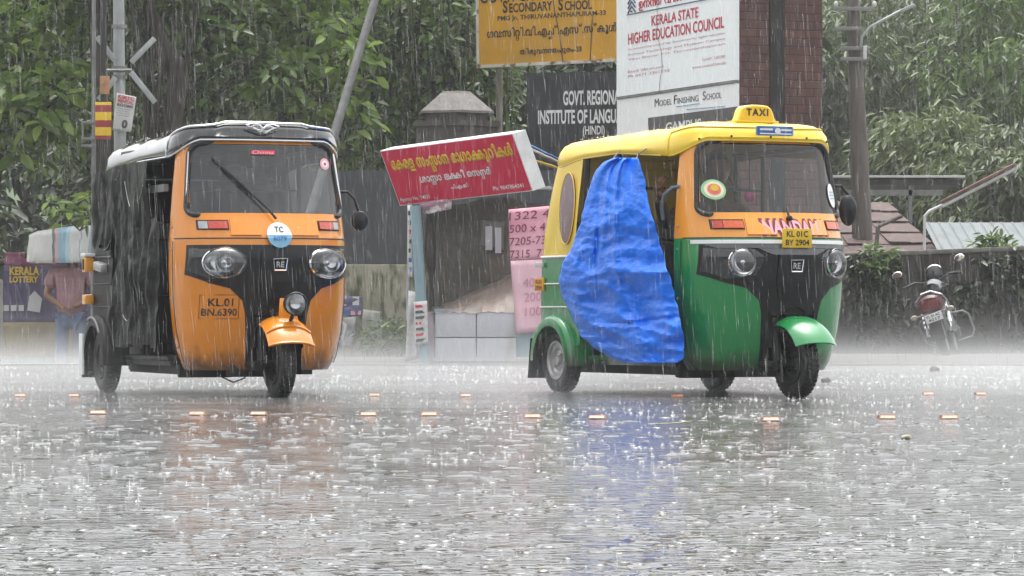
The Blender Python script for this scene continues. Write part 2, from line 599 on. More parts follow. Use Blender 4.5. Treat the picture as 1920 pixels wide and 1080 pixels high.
tag(b.build("pavement", M['pave'], smooth=False), kind="structure")

# hillside far behind, so that no sky shows between the trunks
def hill(u, v):
    x = -160 + 320 * u
    y = 105 + 150 * v
    return (x, y, -0.5 + 28 * (v ** 0.9) + 3 * nz(x, y, 0, 0.03))
b = MB().grid(hill, 40, 24)
tag(b.build("hillside", mat("hill_scrub", (0.035, 0.06, 0.022), 0.9, var=0.5, scale=0.3)), kind="structure")
# ==================================================================== AUTORICKSHAWS
YB = 0.53
NE = 2.2
_ZW = [0.14, 0.22, 0.40, 0.60, 0.80, 0.95, 1.10, 1.30, 1.56, 1.75]
_W = [0.44, 0.49, 0.53, 0.55, 0.556, 0.553, 0.545, 0.53, 0.505, 0.49]
_ZC = [0.14, 0.30, 0.50, 0.70, 0.85, 0.97, 1.10, 1.30, 1.56, 1.75]
_C = [0.17, 0.11, 0.06, 0.03, 0.02, 0.045, 0.12, 0.215, 0.335, 0.40]
def fw(z): return float(np.interp(z, _ZW, _W))
def fc(z): return float(np.interp(z, _ZC, _C))
def S(x, z):
    q = min(abs(x) / fw(z), 1.0)
    return YB - (YB - fc(z)) * max(1 - q ** NE, 0.0) ** (1 / NE)
def onS(off=0.006):
    return lambda a, b: Vector((a, S(a, b) - off, b))

def patch(mb, poly, off=0.008, th=0.02, nx=22, nzr=14, mi=0, surf=S):
    """a plate that follows the curved nose; poly in (x, z)"""
    zs = [p[1] for p in poly]
    lo, hi = min(zs) + 1e-4, max(zs) - 1e-4
    rows = sorted(set([lo + (hi - lo) * k / nzr for k in range(nzr + 1)] +
                      [z + e for z in zs for e in (-2e-4, 2e-4) if lo < z + e < hi]))
    g = []
    for z in rows:
        xs = []
        for i in range(len(poly)):
            (x0, z0), (x1, z1) = poly[i], poly[(i + 1) % len(poly)]
            if (z0 - z) * (z1 - z) <= 0 and z0 != z1:
                xs.append(x0 + (x1 - x0) * (z - z0) / (z1 - z0))
        a, c = min(xs), max(xs)
        g.append([(a + (c - a) * k / nx, z) for k in range(nx + 1)])
    W = nx + 1
    vs = [Vector((x, surf(x, z) - off, z)) for r_ in g for x, z in r_]
    fs = [(j * W + i, j * W + i + 1, (j + 1) * W + i + 1, (j + 1) * W + i) for j in range(len(g) - 1) for i in range(nx)]
    n0 = len(vs)
    loop = [i for i in range(W)] + [j * W + nx for j in range(1, len(g))] + \
           [(len(g) - 1) * W + i for i in range(nx - 1, -1, -1)] + [j * W for j in range(len(g) - 2, 0, -1)]
    vs += [vs[i] + Vector((0, th, 0)) for i in loop]
    L = len(loop)
    for k in range(L):
        k2 = (k + 1) % L
        fs.append((loop[k], loop[k2], n0 + k2, n0 + k))
    mb.add(vs, fs, mi)

WZ0, WZ1 = 1.115, 1.552
def whw(z): return 0.492 - 0.045 * (z - WZ0) / (WZ1 - WZ0)
def screen_outline(grow=0.0):
    r = 0.075
    pts = []
    for sx, zc, a0 in ((1, WZ1 - r, 0), (-1, WZ1 - r, 90), (-1, WZ0 + r * 0.6, 180), (1, WZ0 + r * 0.6, 270)):
        rr = r if zc > 1.3 else r * 0.6
        for k in range(9):
            a = R(a0 + 90 * k / 8)
            z = zc + (rr + grow) * math.sin(a)
            x = sx * (whw(z) - rr) + (rr + grow) * math.cos(a)
            pts.append((x, z))
    return pts
def inside_screen(x, z):
    return WZ0 + 0.004 < z < WZ1 - 0.004 and abs(x) < whw(z) - 0.006

def wheel(root, c, rimm, name="wheel", w=0.105, r=0.205):
    b = MB()
    h = w / 2
    prof = [(r * 0.60, -h * 0.75), (r * 0.72, -h * 0.98), (r * 0.86, -h), (r * 0.955, -h * 0.82), (r * 0.995, -h * 0.45), (r, 0),
            (r * 0.995, h * 0.45), (r * 0.955, h * 0.82), (r * 0.86, h), (r * 0.72, h * 0.98), (r * 0.60, h * 0.75)]
    b.lathe(prof, c, 'x', 40)
    o = b.build("tyre", M['rubber'], None)
    t = MB()
    for k in range(40):                       # tread blocks
        a = 2 * math.pi * k / 40
        for dx in (-0.028, 0.0, 0.028):
            Mx = Matrix.Rotation(a + (0.05 if dx else 0), 3, 'X')
            t.box(Vector(c) + Mx @ Vector((dx, 0, r * 0.995)), (0.02, 0.018, 0.008), Mx)
    wh = empty(name, (0, 0, 0))
    wh.parent = root
    o.parent = wh
    t.build("tread", M['rubber'], wh, smooth=False)
    b = MB()
    for s in (-1, 1):
        b.lathe([(0.0, s * h * 0.75), (0.03, s * h * 0.78), (0.035, s * h * 0.55), (r * 0.33, s * h * 0.40), (r * 0.40, s * h * 0.62), (r * 0.52, s * h * 0.65),
                 (r * 0.55, s * h * 0.9), (r * 0.615, s * h * 0.92), (r * 0.62, s * h * 0.7)], c, 'x', 32)
    for k in range(4):
        a = R(45 + 90 * k)
        for s in (-1, 1):
            b.lathe([(0, s * h * 0.68), (0.008, s * h * 0.66), (0.009, s * h * 0.45)], Vector(c) + Vector((0, 0.055 * math.cos(a), 0.055 * math.sin(a))), 'x', 8)
    b.build("rim", rimm, wh)
    return wh

def rickshaw(name, cfg, loc, rz, label):
    root = empty(name, loc, rz, label, "autorickshaw")
    up, lo = cfg['upper'], cfg['lower']
    # ---- nose shell
    zl = list(np.linspace(0.16, 0.50, 14)) + list(np.linspace(0.50, 0.965, 18))[1:] + list(np.linspace(0.965, 1.12, 8))[1:] + list(np.linspace(1.12, 1.60, 30))[1:]
    NT = 110
    vs = []
    for z in zl:
        for i in range(NT + 1):
            a = -math.pi / 2 + math.pi * i / NT
            sx = math.sin(a)
            x = fw(z) * math.copysign(abs(sx) ** 0.9, sx)
            vs.append((x, S(x, z), z))
    W_ = NT + 1
    b = MB()
    k = 0
    fs0, fs1 = [], []
    for j in range(len(zl) - 1):
        for i in range(NT):
            f = (j * W_ + i, j * W_ + i + 1, (j + 1) * W_ + i + 1, (j + 1) * W_ + i)
            cx = sum(vs[q][0] for q in f) / 4
            cz = sum(vs[q][2] for q in f) / 4
            if inside_screen(cx, cz): continue
            if abs(cx) < 0.155 and cz < 0.52: continue
            (fs1 if cz > 0.965 else fs0).append(f)
    b.add(vs, fs0, 0)
    b.f += fs1
    b.m += [1] * len(fs1)
    # door-post returns: the shell turns inward at its rear edge
    for s in (-1, 1):
        col = [Vector((s * fw(z), YB, z)) for z in zl]
        inn = [Vector((s * (fw(z) - 0.05), YB + 0.005, z)) for z in zl]
        for j in range(len(zl) - 1):
            b.add([col[j], col[j + 1], inn[j + 1], inn[j]], [(0, 1, 2, 3)], 1 if zl[j] >= 0.964 else 0)
    nose = b.build("nose_panel", [lo, up], root, fix=True)
    # dark liner behind the nose and the arch over the front wheel
    b = MB()
    b.grid(lambda u, v: ((u * 2 - 1) * 0.48, S((u * 2 - 1) * 0.48, 0.55 + 0.5 * v) + 0.03, 0.55 + 0.52 * v), 20, 8)
    b.grid(lambda u, v: (0.158 * math.cos(math.pi * u), 0.03 + 0.45 * v, 0.30 + 0.25 * math.sin(math.pi * u) if True else 0), 16, 4)
    for s in (-1, 1):
        b.add([(s * 0.158, 0.08, 0.16), (s * 0.158, 0.5, 0.16), (s * 0.158, 0.5, 0.52), (s * 0.158, 0.05, 0.52)], [(0, 1, 2, 3)])
    b.add([(-0.40, 0.5, 0.17), (0.40, 0.5, 0.17), (0.46, 0.5, 0.35), (0.5, 0.5, 1.0), (-0.5, 0.5, 1.0), (-0.46, 0.5, 0.35)], [(0, 1, 2, 3, 4, 5)])
    b.build("wheel_well", M['chassis'], root)
    # ---- black V panel with the lamps in it
    half = [(0.505, 0.925), (0.515, 0.745), (0.40, 0.692), (0.30, 0.655), (0.20, 0.575), (0.185, 0.47), (0.175, 0.30), (0.165, 0.19)]
    vp = half + [(-x, z) for x, z in half[::-1]]
    b = MB()
    top = [(x, z) for x, z in vp if z > 0.5]
    patch(b, [(0.505, 0.925), (0.515, 0.745), (0.40, 0.692), (0.29, 0.66), (0.215, 0.585), (0.195, 0.50), (-0.195, 0.50), (-0.215, 0.585), (-0.29, 0.66), (-0.40, 0.692), (-0.515, 0.745), (-0.505, 0.925)], 0.008, 0.02, 44, 20)
    for s in (-1, 1):
        patch(b, [(s * 0.196, 0.50), (s * 0.15, 0.50), (s * 0.15, 0.17), (s * 0.168, 0.17)], 0.008, 0.02, 4, 8)
    # raised centre shield
    patch(b, [(0.11, 0.885), (0.125, 0.70), (0.10, 0.60), (-0.10, 0.60), (-0.125, 0.70), (-0.11, 0.885)], 0.022, 0.02, 10, 8)
    for zz in (0.66, 0.64, 0.62):
        patch(b, [(0.085, zz + 0.005), (0.085, zz - 0.005), (-0.085, zz - 0.005), (-0.085, zz + 0.005)], 0.028, 0.01, 8, 2)
    b.build("front_grille", M['plastic'], root)
    # badge: chrome trapezoid frame with two letters
    b = MB()
    fn = onS(0.034)
    zb0 = cfg['badge_z']
    ring = [(-0.045, zb0 + 0.035), (0.045, zb0 + 0.035), (0.036, zb0 - 0.035), (-0.036, zb0 - 0.035)]
    b.tube([fn(*p) for p in ring], 0.006, 6, closed=True)
    put_text(b, glyphs("RE", bold=0.02), 0, zb0, 0.05, 0.036, fn)
    b.build("badge", M['chrome'], root)
    # ---- headlamps
    for s in (-1, 1):
        hb = MB()
        hx, hz = s * 0.325, 0.815
        # glossy lamp housing
        pl = [(s * 0.495, 0.905), (s * 0.505, 0.765), (s * 0.40, 0.715), (s * 0.24, 0.735), (s * 0.20, 0.85), (s * 0.26, 0.90)]
        patch(hb, pl, 0.014, 0.02, 18, 8)
        h = hb.build("headlamp", M['housing'], root)
        nrm = Vector((s * 0.30, -1, 0.08)).normalized()
        base = Vector((hx, S(hx, hz) - 0.012, hz))
        zax = nrm
        xax = Vector((0, 0, 1)).cross(zax).normalized()
        yax = zax.cross(xax)
        Mx = Matrix((xax, yax, zax)).transposed()
        big = cfg['oval']
        sx_, sy_ = (1.42, 1.0) if big else (1.0, 1.0)
        D = Mx @ Matrix.Diagonal((sx_, sy_, 1.0))
        rr = 0.092 if big else 0.086
        c = MB()
        c.lathe([(rr, 0.0), (rr * 1.05, 0.012), (rr * 0.99, 0.022), (rr * 0.90, 0.014)], base, 'z', 40, M=D)
        c.build("bezel", M['chrome'], h)
        c = MB()
        c.lathe([(rr * 0.93, 0.012), (rr * 0.80, -0.004), (rr * 0.55, -0.012), (rr * 0.30, -0.018), (0.0, -0.020)], base + nrm * 0.006, 'z', 40, M=D)
        if big:
            c.lathe([(0.060, 0.004), (0.056, 0.018), (0.048, 0.010), (0.02, -0.006), (0, -0.006)], base + nrm * 0.01 + xax * 0.012, 'z', 32, M=Mx)
        c.lathe([(0.014, -0.02), (0.014, 0.008), (0.0, 0.014)], base + nrm * 0.006, 'z', 16, M=Mx)
        c.build("reflector", M['reflector'], h)
        c = MB()
        c.lathe([(rr * 0.95, 0.016), (rr * 0.80, 0.034), (rr * 0.5, 0.046), (rr * 0.2, 0.05), (0.0, 0.051)], base + nrm * 0.004, 'z', 40, M=D)
        c.build("lens", M['lens'], h)
    # ---- turn indicators on the upper band
    for s in (-1, 1):
        b = MB()
        x0, x1 = 0.285, 0.455
        z0, z1 = 1.017, 1.078
        patch(b, [(s * x0, z0), (s * x1, z0), (s * x1, z1), (s * x0, z1)], 0.006, 0.02, 10, 4)
        h = b.build("indicator_bezel", M['chassis'], root)
        b = MB()
        xm = x0 + 0.66 * (x1 - x0)
        patch(b, [(s * (x0 + 0.008), z0 + 0.008), (s * xm, z0 + 0.008), (s * xm, z1 - 0.008), (s * (x0 + 0.008), z1 - 0.008)], 0.016, 0.012, 8, 4, 0)
        patch(b, [(s * (xm + 0.004), z0 + 0.008), (s * (x1 - 0.008), z0 + 0.008), (s * (x1 - 0.008), z1 - 0.008), (s * (xm + 0.004), z1 - 0.008)], 0.016, 0.012, 8, 4, 1)
        b.build("indicator", [cfg['ind'], cfg['ind2']], h)
        # moulded brow beside each indicator
        b = MB()
        patch(b, [(s * 0.10, 0.985), (s * 0.28, 0.985), (s * 0.275, 1.085), (s * 0.215, 1.075)], 0.010, 0.02, 8, 6)
        b.build("moulding", up, root)
    # seam between the upper and lower nose
    b = MB()
    b.tube([onS(0.0015)(x, 0.966) for x in np.linspace(-0.545, 0.545, 60)], 0.004, 6)
    b.build("seam", M['chassis'] if not cfg['stripe'] else M['plastic'], root)
    for s in (-1, 1):
        b = MB()
        b.tube([Vector((s * (fw(z) + 0.001), 0.44, z)) for z in np.linspace(0.2, 0.95, 16)], 0.0025, 5)
        b.build("panel_seam", M['chassis'], root)
        for z in (0.30, 0.60, 0.90, 1.04):
            MB().lathe([(0, s * 0.005), (0.007, s * 0.004), (0.008, 0)], (s * (fw(z) + 0.001), 0.485, z), 'x', 8).build("bolt", M['rim'], root)
    if cfg['stripe']:
        b = MB()
        patch(b, [(-0.53, 0.930), (0.53, 0.930), (0.53, 0.953), (-0.53, 0.953)], 0.011, 0.015, 44, 3)
        b.build("white_stripe", M['white'], root)
        b = MB()
        patch(b, [(-0.50, 0.926), (0.50, 0.926), (0.45, 0.903), (0.24, 0.900), (0.15, 0.862), (-0.15, 0.862), (-0.24, 0.900), (-0.45, 0.903)], 0.026, 0.03, 40, 6)
        b.build("grille_brow", M['brow'], root)
    # ---- windscreen
    b = MB()
    patch(b, screen_outline(0.0), -0.004, 0.004, 40, 26)
    b.build("windscreen", cfg['glass'], root)
    b = MB()
    b.tube([onS(0.004)(x, z) for x, z in screen_outline(0.006)], 0.017, 8, closed=True)
    ws = b.build("windscreen_seal", M['rubber'], root)
    # wiper
    b = MB()
    pv = onS(0.03)(0.0, 1.085)
    if cfg['wiper']:
        a_, c_ = onS(0.03)(-0.085, 1.19), onS(0.028)(-0.345, 1.465)
        b.tube([pv, onS(0.035)(-0.04, 1.14), a_, (a_ + c_) / 2 + Vector((0, -0.012, 0))], [0.008, 0.007, 0.006, 0.005], 6)
        p0, p1 = onS(0.016)(-0.12, 1.225), onS(0.016)(-0.34, 1.46)
        b.tube([p0, (p0 * 2 + p1) / 3 + Vector((0, -0.012, 0)), (p0 + p1 * 2) / 3 + Vector((0, -0.010, 0)), p1], [0.007, 0.011, 0.011, 0.006], 6)
    else:
        b.tube([pv, onS(0.03)(0.0, 1.125), onS(0.02)(0.01, 1.15)], [0.009, 0.007, 0.005], 6)
        b.lathe([(0.0, -0.02), (0.016, -0.012), (0.018, 0.01)], pv, 'y', 12)
    b.build("wiper", M['plastic'], root)
    # ---- roof hood
    rw, ryb, rcf, rre = 0.545, 0.62, 0.315, 2.26
    out = []
    for i in range(41):
        a = -math.pi / 2 + math.pi * i / 40
        x = rw * math.copysign(abs(math.sin(a)) ** 0.92, math.sin(a))
        q = min(abs(x) / rw, 1)
        out.append((x, ryb - (ryb - rcf) * (1 - q ** 2.6) ** (1 / 2.6)))
    for i in range(1, 15):
        out.append((rw + 0.03 * i / 15, ryb + (1.98 - ryb) * i / 15))
    for i in range(25):
        a = math.pi / 2 - math.pi * i / 24
        x = 0.575 * math.copysign(abs(math.sin(a)) ** 0.8, math.sin(a))
        q = min(abs(x) / 0.575, 1)
        out.append((x, 1.98 + (rre - 1.98) * (1 - q ** 2.8) ** (1 / 2.8)))
    for i in range(14, 0, -1):
        out.append((-(rw + 0.03 * i / 15), ryb + (1.98 - ryb) * i / 15))
    NO = len(out)
    zt0, zt1 = cfg['roof']
    def ztop(y): return zt0 + (zt1 - zt0) * max(0, min(1, (y - 0.34) / 1.8)) ** cfg['fall']
    def zbot(x, y):
        if y < ryb + 0.01:
            q = abs(x) / rw
            return cfg['visor'] - (cfg['visor'] - cfg['valance'][0]) * max(0, (q - 0.72) / 0.28) ** 1.6
        return float(np.interp(y, [ryb, 1.25, 1.75, 2.0, 2.26], cfg['valance']))
    def rp(i, ring):
        x, y = out[i % NO]
        zt, zb = ztop(y), zbot(x, y)
        d, z = [(0.004, zb), (-0.004, zb + 0.02), (0.0, zb + 0.5 * (zt - 0.09 - zb)), (0.010, zt - 0.075), (0.035, zt - 0.035), (0.075, zt - 0.012),
                (0.14, zt), (0.30, zt + 0.012), (0.45, zt + 0.016)][ring]
        wob = 0.006 * nz(x * 3, y * 3, z * 5) if 0 < ring < 8 else 0
        if ring >= 3:
            z -= cfg['crown'] * max(0.0, 1 - d / 0.45) * min(1.0, max(0.0, (y - 0.45) / 0.25))
        yi = 1.27 + (y - 1.27) * (1 - d)
        if ring >= 5 and y < 0.7:
            z -= cfg['dip'] * max(0.0, min(1.0, (yi - 0.36) / 0.12))
        sag = 0.014 * math.sin(y * 7.5) * (1 if ring in (4, 5, 6, 7) else 0.3 if ring in (3, 8) else 0)
        xx = x * (1 - d / 0.56)
        yy = 1.27 + (y - 1.27) * (1 - d / 1.0)
        return Vector((xx + wob, yy + wob, z - abs(sag) * 0.6 + wob))
    b = MB()
    NR = 9
    vs = [rp(i, r_) for r_ in range(NR) for i in range(NO)]
    fs = [(r_ * NO + i, r_ * NO + (i + 1) % NO, (r_ + 1) * NO + (i + 1) % NO, (r_ + 1) * NO + i) for r_ in range(NR - 1) for i in range(NO)]
    vs.append(Vector((0, 1.27, (zt0 + zt1) / 2 + 0.016)))
    fs += [((NR - 1) * NO + i, (NR - 1) * NO + (i + 1) % NO, len(vs) - 1) for i in range(NO)]
    b.add(vs, fs)
    roof = b.build("roof_hood", cfg['hood'], root, ang=60)
    b = MB()
    if cfg['piping']:
        ed = [rp(i, 0) + Vector((0, 0, 0)) for i in range(NO)]
        b.tube(ed[:41], 0.0075, 6)
        b.tube([rp(i, 0) for i in range(40, NO)] + [rp(0, 0)], 0.0075, 6)
        fr = []
        for i in range(0, 41):
            p = rp(i, 4)
            fr.append(p + Vector((0, -0.008, 0.006)))
        b.tube([rp(0, 0), rp(0, 2) + Vector((-0.006, 0, 0)), rp(0, 3) + Vector((-0.006, 0, 0))] + fr + [rp(40, 3) + Vector((0.006, 0, 0)), rp(40, 2) + Vector((0.006, 0, 0)), rp(40, 0)], 0.0085, 6)
        b.build("piping", M['silver'], root)
    else:
        for pts in ([rp(i, 0) for i in range(NO)], [rp(0, k) + Vector((-0.003, 0.0, 0.002)) for k in range(0, 6)], [rp(40, k) + Vector((0.003, 0, 0.002)) for k in range(0, 6)],
                    [rp(i, 4) + Vector((0, -0.002, 0.002)) for i in range(0, 41)]):
            b.tube(pts, 0.005, 6)
        b.build("hem", cfg['hood'], root)
        for i in (8, 14, 20, 26, 32):
            MB().lathe([(0, -0.006), (0.007, -0.004), (0.008, 0.0)], rp(i, 1) + Vector((0, -0.006, 0.004)), 'y', 8).build("rivet", M['chassis'], root)
    # ---- rear hood sides and back
    def rearU(u, z, w0, yr, y0):
        a = 1 - 2 * u                           # 1 .. -1 from right flank round the back
        if abs(a) > 0.5:
            t = (abs(a) - 0.5) / 0.5
            return math.copysign(w0, a), (yr - 0.26) * (1 - t) + y0 * t
        q = abs(a) / 0.5
        ang = (1 - q) * math.pi / 2
        return math.copysign(w0 * math.cos(ang) ** 0.55 if q > 0 else 0, a), yr - 0.26 + 0.26 * math.sin(ang) ** 0.7
    def hoodf(u, v):
        z = 0.885 + (zt1 - 0.14 - 0.885) * v
        w0 = 0.625 - 0.062 * v ** 1.3
        x, y = rearU(u, z, w0, 2.36 - 0.125 * v ** 1.5, 1.72)
        k = 0.008 * nz(x * 4, y * 4, z * 4)
        return (x + k, y + k, z)
    b = MB()
    b.grid(hoodf, 80, 16)
    b.build("rear_hood", cfg['hoodside'], root, ang=60)
    # quarter window
    if cfg['qwin']:
        for s in (-1, 1):
            b = MB()
            n = 28
            pts = []
            for k in range(n):
                a = 2 * math.pi * k / n
                z = 1.20 + 0.215 * math.sin(a) * (1 if math.sin(a) > 0 else 1.15)
                y = 1.86 + 0.105 * math.cos(a) + 0.02 * math.sin(a)
                v = (z - 0.885) / (zt1 - 0.14 - 0.885)
                pts.append(Vector((s * (0.625 - 0.062 * v ** 1.3 + 0.012), y, z)))
            b.add(pts + [Vector((s * 0.618, 1.86, 1.2))], [(i, (i + 1) % n, n) for i in range(n)])
            b.add(pts + [p - Vector((s * 0.02, 0, 0)) for p in pts], [(i, (i + 1) % n, n + (i + 1) % n, n + i) for i in range(n)])
            b.tube(pts, 0.003, 6, closed=True, mi=1)
            b.build("quarter_window", [M['purple'], cfg['hood']], root)
    # ---- rear lower body
    def lowf(u, v):
        z = 0.30 + 0.585 * v
        x, y = rearU(u, z, 0.622 + 0.012 * math.sin(v * math.pi), 2.37, 1.66)
        return (x, y, z)
    b = MB()
    b.grid(lowf, 110, 26, skip=lambda c: (c.y - 2.0) ** 2 + (c.z - 0.21) ** 2 < 0.265 ** 2 and abs(c.x) > 0.5)
    for s in (-1, 1):
        b.box((s * 0.60, 1.665, 0.60), (0.05, 0.02, 0.57))
    b.build("rear_body", cfg['rear'], root)
    b = MB()
    for zz in (0.875, 0.70, 0.55):
        pts = [Vector(lowf(u, (zz - 0.30) / 0.585)) for u in np.linspace(0, 1, 60)]
        pts = [Vector((p.x * 1.008, p.y * 1.002, p.z)) for p in pts]
        b.tube(pts, 0.009 if zz > 0.8 else 0.005, 6)
    b.build("trim_lines", M['white'] if cfg['stripe'] else M['chassis'], root)
    for s in (-1, 1):
        def fend(u, v):
            a = R(-8 + 190 * u)
            prof = [(0.50, 0.0), (0.64, 0.0), (0.655, -0.006), (0.672, -0.022), (0.677, -0.05), (0.677, -0.07)]
            i = min(int(v * 5), 4)
            t = v * 5 - i
            px = prof[i][0] * (1 - t) + prof[i + 1][0] * t
            pr = 0.288 + prof[i][1] * (1 - t) + prof[i + 1][1] * t
            return (s * px, 2.0 - pr * math.cos(a) * 1.02, max(0.21 + pr * math.sin(a), 0.16))
        b = MB()
        b.grid(fend, 28, 5)
        b.build("rear_fender", cfg['rear'], root)
        b = MB()
        b.grid(lambda u, v: (s * (0.49 + 0.18 * u), 2.265 + 0.04 * (1 - v) + 0.01 * math.sin(u * 9), 0.085 + 0.26 * v), 6, 5)
        b.grid(lambda u, v: (s * (0.49 + 0.18 * u), 2.271 + 0.04 * (1 - v) + 0.01 * math.sin(u * 9), 0.085 + 0.26 * v), 6, 5)
        fl = b.build("mudflap", M['rubber'], root)
        if not cfg['stripe']:
            b = MB()
            b.box((s * 0.68, 2.28, 0.24), (0.012, 0.10, 0.27))
            b.build("flap_edge", M['white'], fl)
    wheel(root, (0, 0, 0.205), M['chassis'])
    wheel(root, (-0.575, 2.0, 0.205), M['rim'] if cfg['stripe'] else M['chassis'])
    wheel(root, (0.575, 2.0, 0.205), M['chassis'])
    # ---- front fender, fork, suspension
    def ff(u, v):
        a = R(24 + 125 * u)
        s_ = v * 2 - 1
        rr = 0.268 - 0.055 * abs(s_) ** 2.6
        fl = 0.03 * (1 - u) ** 3
        return (0.135 * s_ * (1 + 0.06 * (1 - u)), -0.015 - (rr + fl) * math.cos(a), 0.225 + rr * math.sin(a) + (0.02 if False else 0))
    b = MB()
    b.grid(ff, 24, 18)
    b.grid(lambda u, v: Vector(ff(u, v)) * 0.985 + Vector((0, 0, 0.0)), 24, 18)
    fd = b.build("front_fender", cfg['fender'], root)
    if cfg['aux']:
        b = MB()
        lip = [Vector(ff(0.22, v)) + Vector((0, -0.012, -0.005)) for v in np.linspace(0.02, 0.98, 16)]
        b.tube(lip, 0.009, 6)
        b.tube([Vector(ff(0.0, v)) for v in np.linspace(0, 1, 16)], 0.008, 6)
        b.grid(lambda u, v: ((u - 0.5) * 0.13 * (1 - 0.4 * v) + 0.02, -0.11 + 0.05 * v, 0.46 + 0.14 * v), 4, 4)
        b.build("fender_lip", cfg['fender'], fd)
        lc = Vector((0.035, -0.20, 0.565))
        b = MB()
        b.lathe([(0.0, 0.075), (0.04, 0.072), (0.062, 0.05), (0.071, 0.0), (0.074, -0.02), (0.068, -0.026), (0.064, -0.015)], lc, 'y', 28)
        b.tube([lc + Vector((0, 0.03, -0.05)), lc + Vector((-0.01, 0.06, -0.1))], 0.012, 8)
        al = b.build("spot_lamp", M['plastic'], root)
        MB().lathe([(0.064, -0.014), (0.05, -0.002), (0.025, 0.014), (0, 0.018)], lc, 'y', 28).build("reflector", M['reflector'], al)
        MB().lathe([(0.066, -0.018), (0.05, -0.027), (0.025, -0.032), (0, -0.034)], lc, 'y', 28).build("lens", M['lens'], al)
    b = MB()
    for s in (-1, 1):
        b.tube([(s * 0.075, 0.0, 0.205), (s * 0.085, 0.10, 0.30), (s * 0.08, 0.12, 0.52)], 0.018, 8)
    b.tube([(-0.09, 0, 0.205), (0.09, 0, 0.205)], 0.022, 8)
    b.tube([(-0.10, 0.05, 0.22), (-0.11, 0.08, 0.48)], 0.03, 10)
    b.tube([(-0.13, 0.02, 0.19), (-0.16, 0.30, 0.20), (-0.16, 0.48, 0.24)], 0.03, 8)
    b.box((-0.19, 0.25, 0.17), (0.14, 0.12, 0.10), bev=0.02)
    b.build("front_fork", M['chassis'], root)
    # ---- floor, chassis, sills
    b = MB()
    b.box((0, 1.28, 0.215), (0.98, 1.40, 0.05))
    for s in (-1, 1):
        b.box((s * 0.36, 1.36, 0.165), (0.07, 1.50, 0.08))
    b.box((-0.05, 0.75, 0.155), (0.7, 0.10, 0.09), bev=0.01)
    b.box((-0.30, 0.62, 0.16), (0.34, 0.05, 0.10), bev=0.01)
    b.box((0.22, 1.35, 0.16), (0.5, 0.06, 0.09), bev=0.01)
    b.box((0, 2.0, 0.26), (0.75, 0.55, 0.26), bev=0.03)
    b.tube([(-0.55, 2.0, 0.205), (0.55, 2.0, 0.205)], 0.03, 10)
    b.tube([(0.2, 2.1, 0.2), (0.3, 2.42, 0.2)], 0.03, 10)
    b.build("chassis", M['chassis'], root)
    b = MB()
    for s in (-1, 1):
        b = MB()
        q_ = 0.0 if s < 0 else 0.14
        b.box((s * 0.52, 1.16 + q_, 0.228), (0.05, 1.12 - q_, 0.028), bev=0.008)
        b.box((s * 0.51, 1.16 + q_, 0.20), (0.03, 1.12 - q_, 0.035))
        b.build("sill", cfg['sill'], root)
    if cfg['aux']:
        b = MB()
        b.tube([(-0.30, 0.42, 0.19), (-0.27, 0.36, 0.12), (-0.20, 0.33, 0.085), (-0.13, 0.32, 0.11), (-0.10, 0.30, 0.19)], 0.005, 6)
        b.build("loose_cable", M['rubber'], root)
    # ---- cabin
    b = MB()
    b.box((0, 1.93, 0.46), (1.12, 0.42, 0.34), bev=0.04)
    b.box((0, 2.16, 0.85), (1.12, 0.14, 0.52), bev=0.05)
    b.build("rear_seat", M['seat'], root)
    b = MB()
    b.box((0, 1.02, 0.45), (0.72, 0.36, 0.40), bev=0.04)
    b.box((0, 1.23, 0.78), (0.70, 0.08, 0.34), bev=0.03)
    b.build("driver_seat", M['seat'], root)
    b = MB()
    for s in (-1, 1):
        b.tube([(s * 0.52, 1.30, 0.25), (s * 0.52, 1.30, 1.52)], 0.016, 8)
        b.tube([(s * 0.57, 1.70, 0.85), (s * 0.54, 1.70, 1.55)], 0.018, 8)
        b.tube([(s * 0.50, 0.56, 1.54), (s * 0.54, 1.7, 1.54)], 0.016, 8)
    b.tube([(-0.52, 1.30, 0.98), (0.52, 1.30, 0.98)], 0.014, 8)
    b.tube([(-0.52, 1.30, 1.30), (0.52, 1.30, 1.30)], 0.010, 8)
    b.build("cabin_rails", M['chassis'], root)
    b = MB()
    b.tube([(0, 0.30, 0.70), (0, 0.46, 1.05)], 0.03, 10)
    b.tube([(-0.34, 0.62, 1.07), (-0.2, 0.53, 1.10), (0, 0.47, 1.08), (0.2, 0.53, 1.10), (0.34, 0.62, 1.07)], 0.014, 8)
    b.box((0, 0.40, 1.08), (0.26, 0.12, 0.09), bev=0.03)
    b.box((0, 0.34, 0.98), (0.86, 0.16, 0.10), bev=0.03)
    b.build("handlebar", M['plastic'], root)
    return root, rp

LY, RY = 21.6, 21.5
left_loc = G(525, LY)
right_loc = G(1493, RY)
LA, RA = R(20.5), R(26)
cfgL = dict(dip=0.055, fall=0.3, hoodside=M['rearblack'], crown=0.04, upper=M['orange'], lower=M['orange'], hood=M['hood'], rear=M['rearblack'], fender=M['orange'], sill=M['chassis'], roof=(1.715, 1.64), visor=1.575,
            valance=(1.475, 1.47, 1.43, 1.37, 1.40), glass=M['glassL'], piping=True, stripe=False, oval=True, aux=True, wiper=True, qwin=False, badge_z=0.805,
            ind=M['red'], ind2=M['rim'])
cfgR = dict(dip=0.0, fall=0.8, hoodside=M['yellow'], crown=0.03, upper=M['amber'], lower=M['green'], hood=M['yellow'], rear=M['green'], fender=M['green'], sill=M['green'], roof=(1.685, 1.655), visor=1.565,
            valance=(1.475, 1.515, 1.50, 1.46, 1.46), glass=M['glass'], piping=False, stripe=True, oval=False, aux=False, wiper=False, qwin=True, badge_z=0.795,
            ind=M['redorange'], ind2=M['red'])
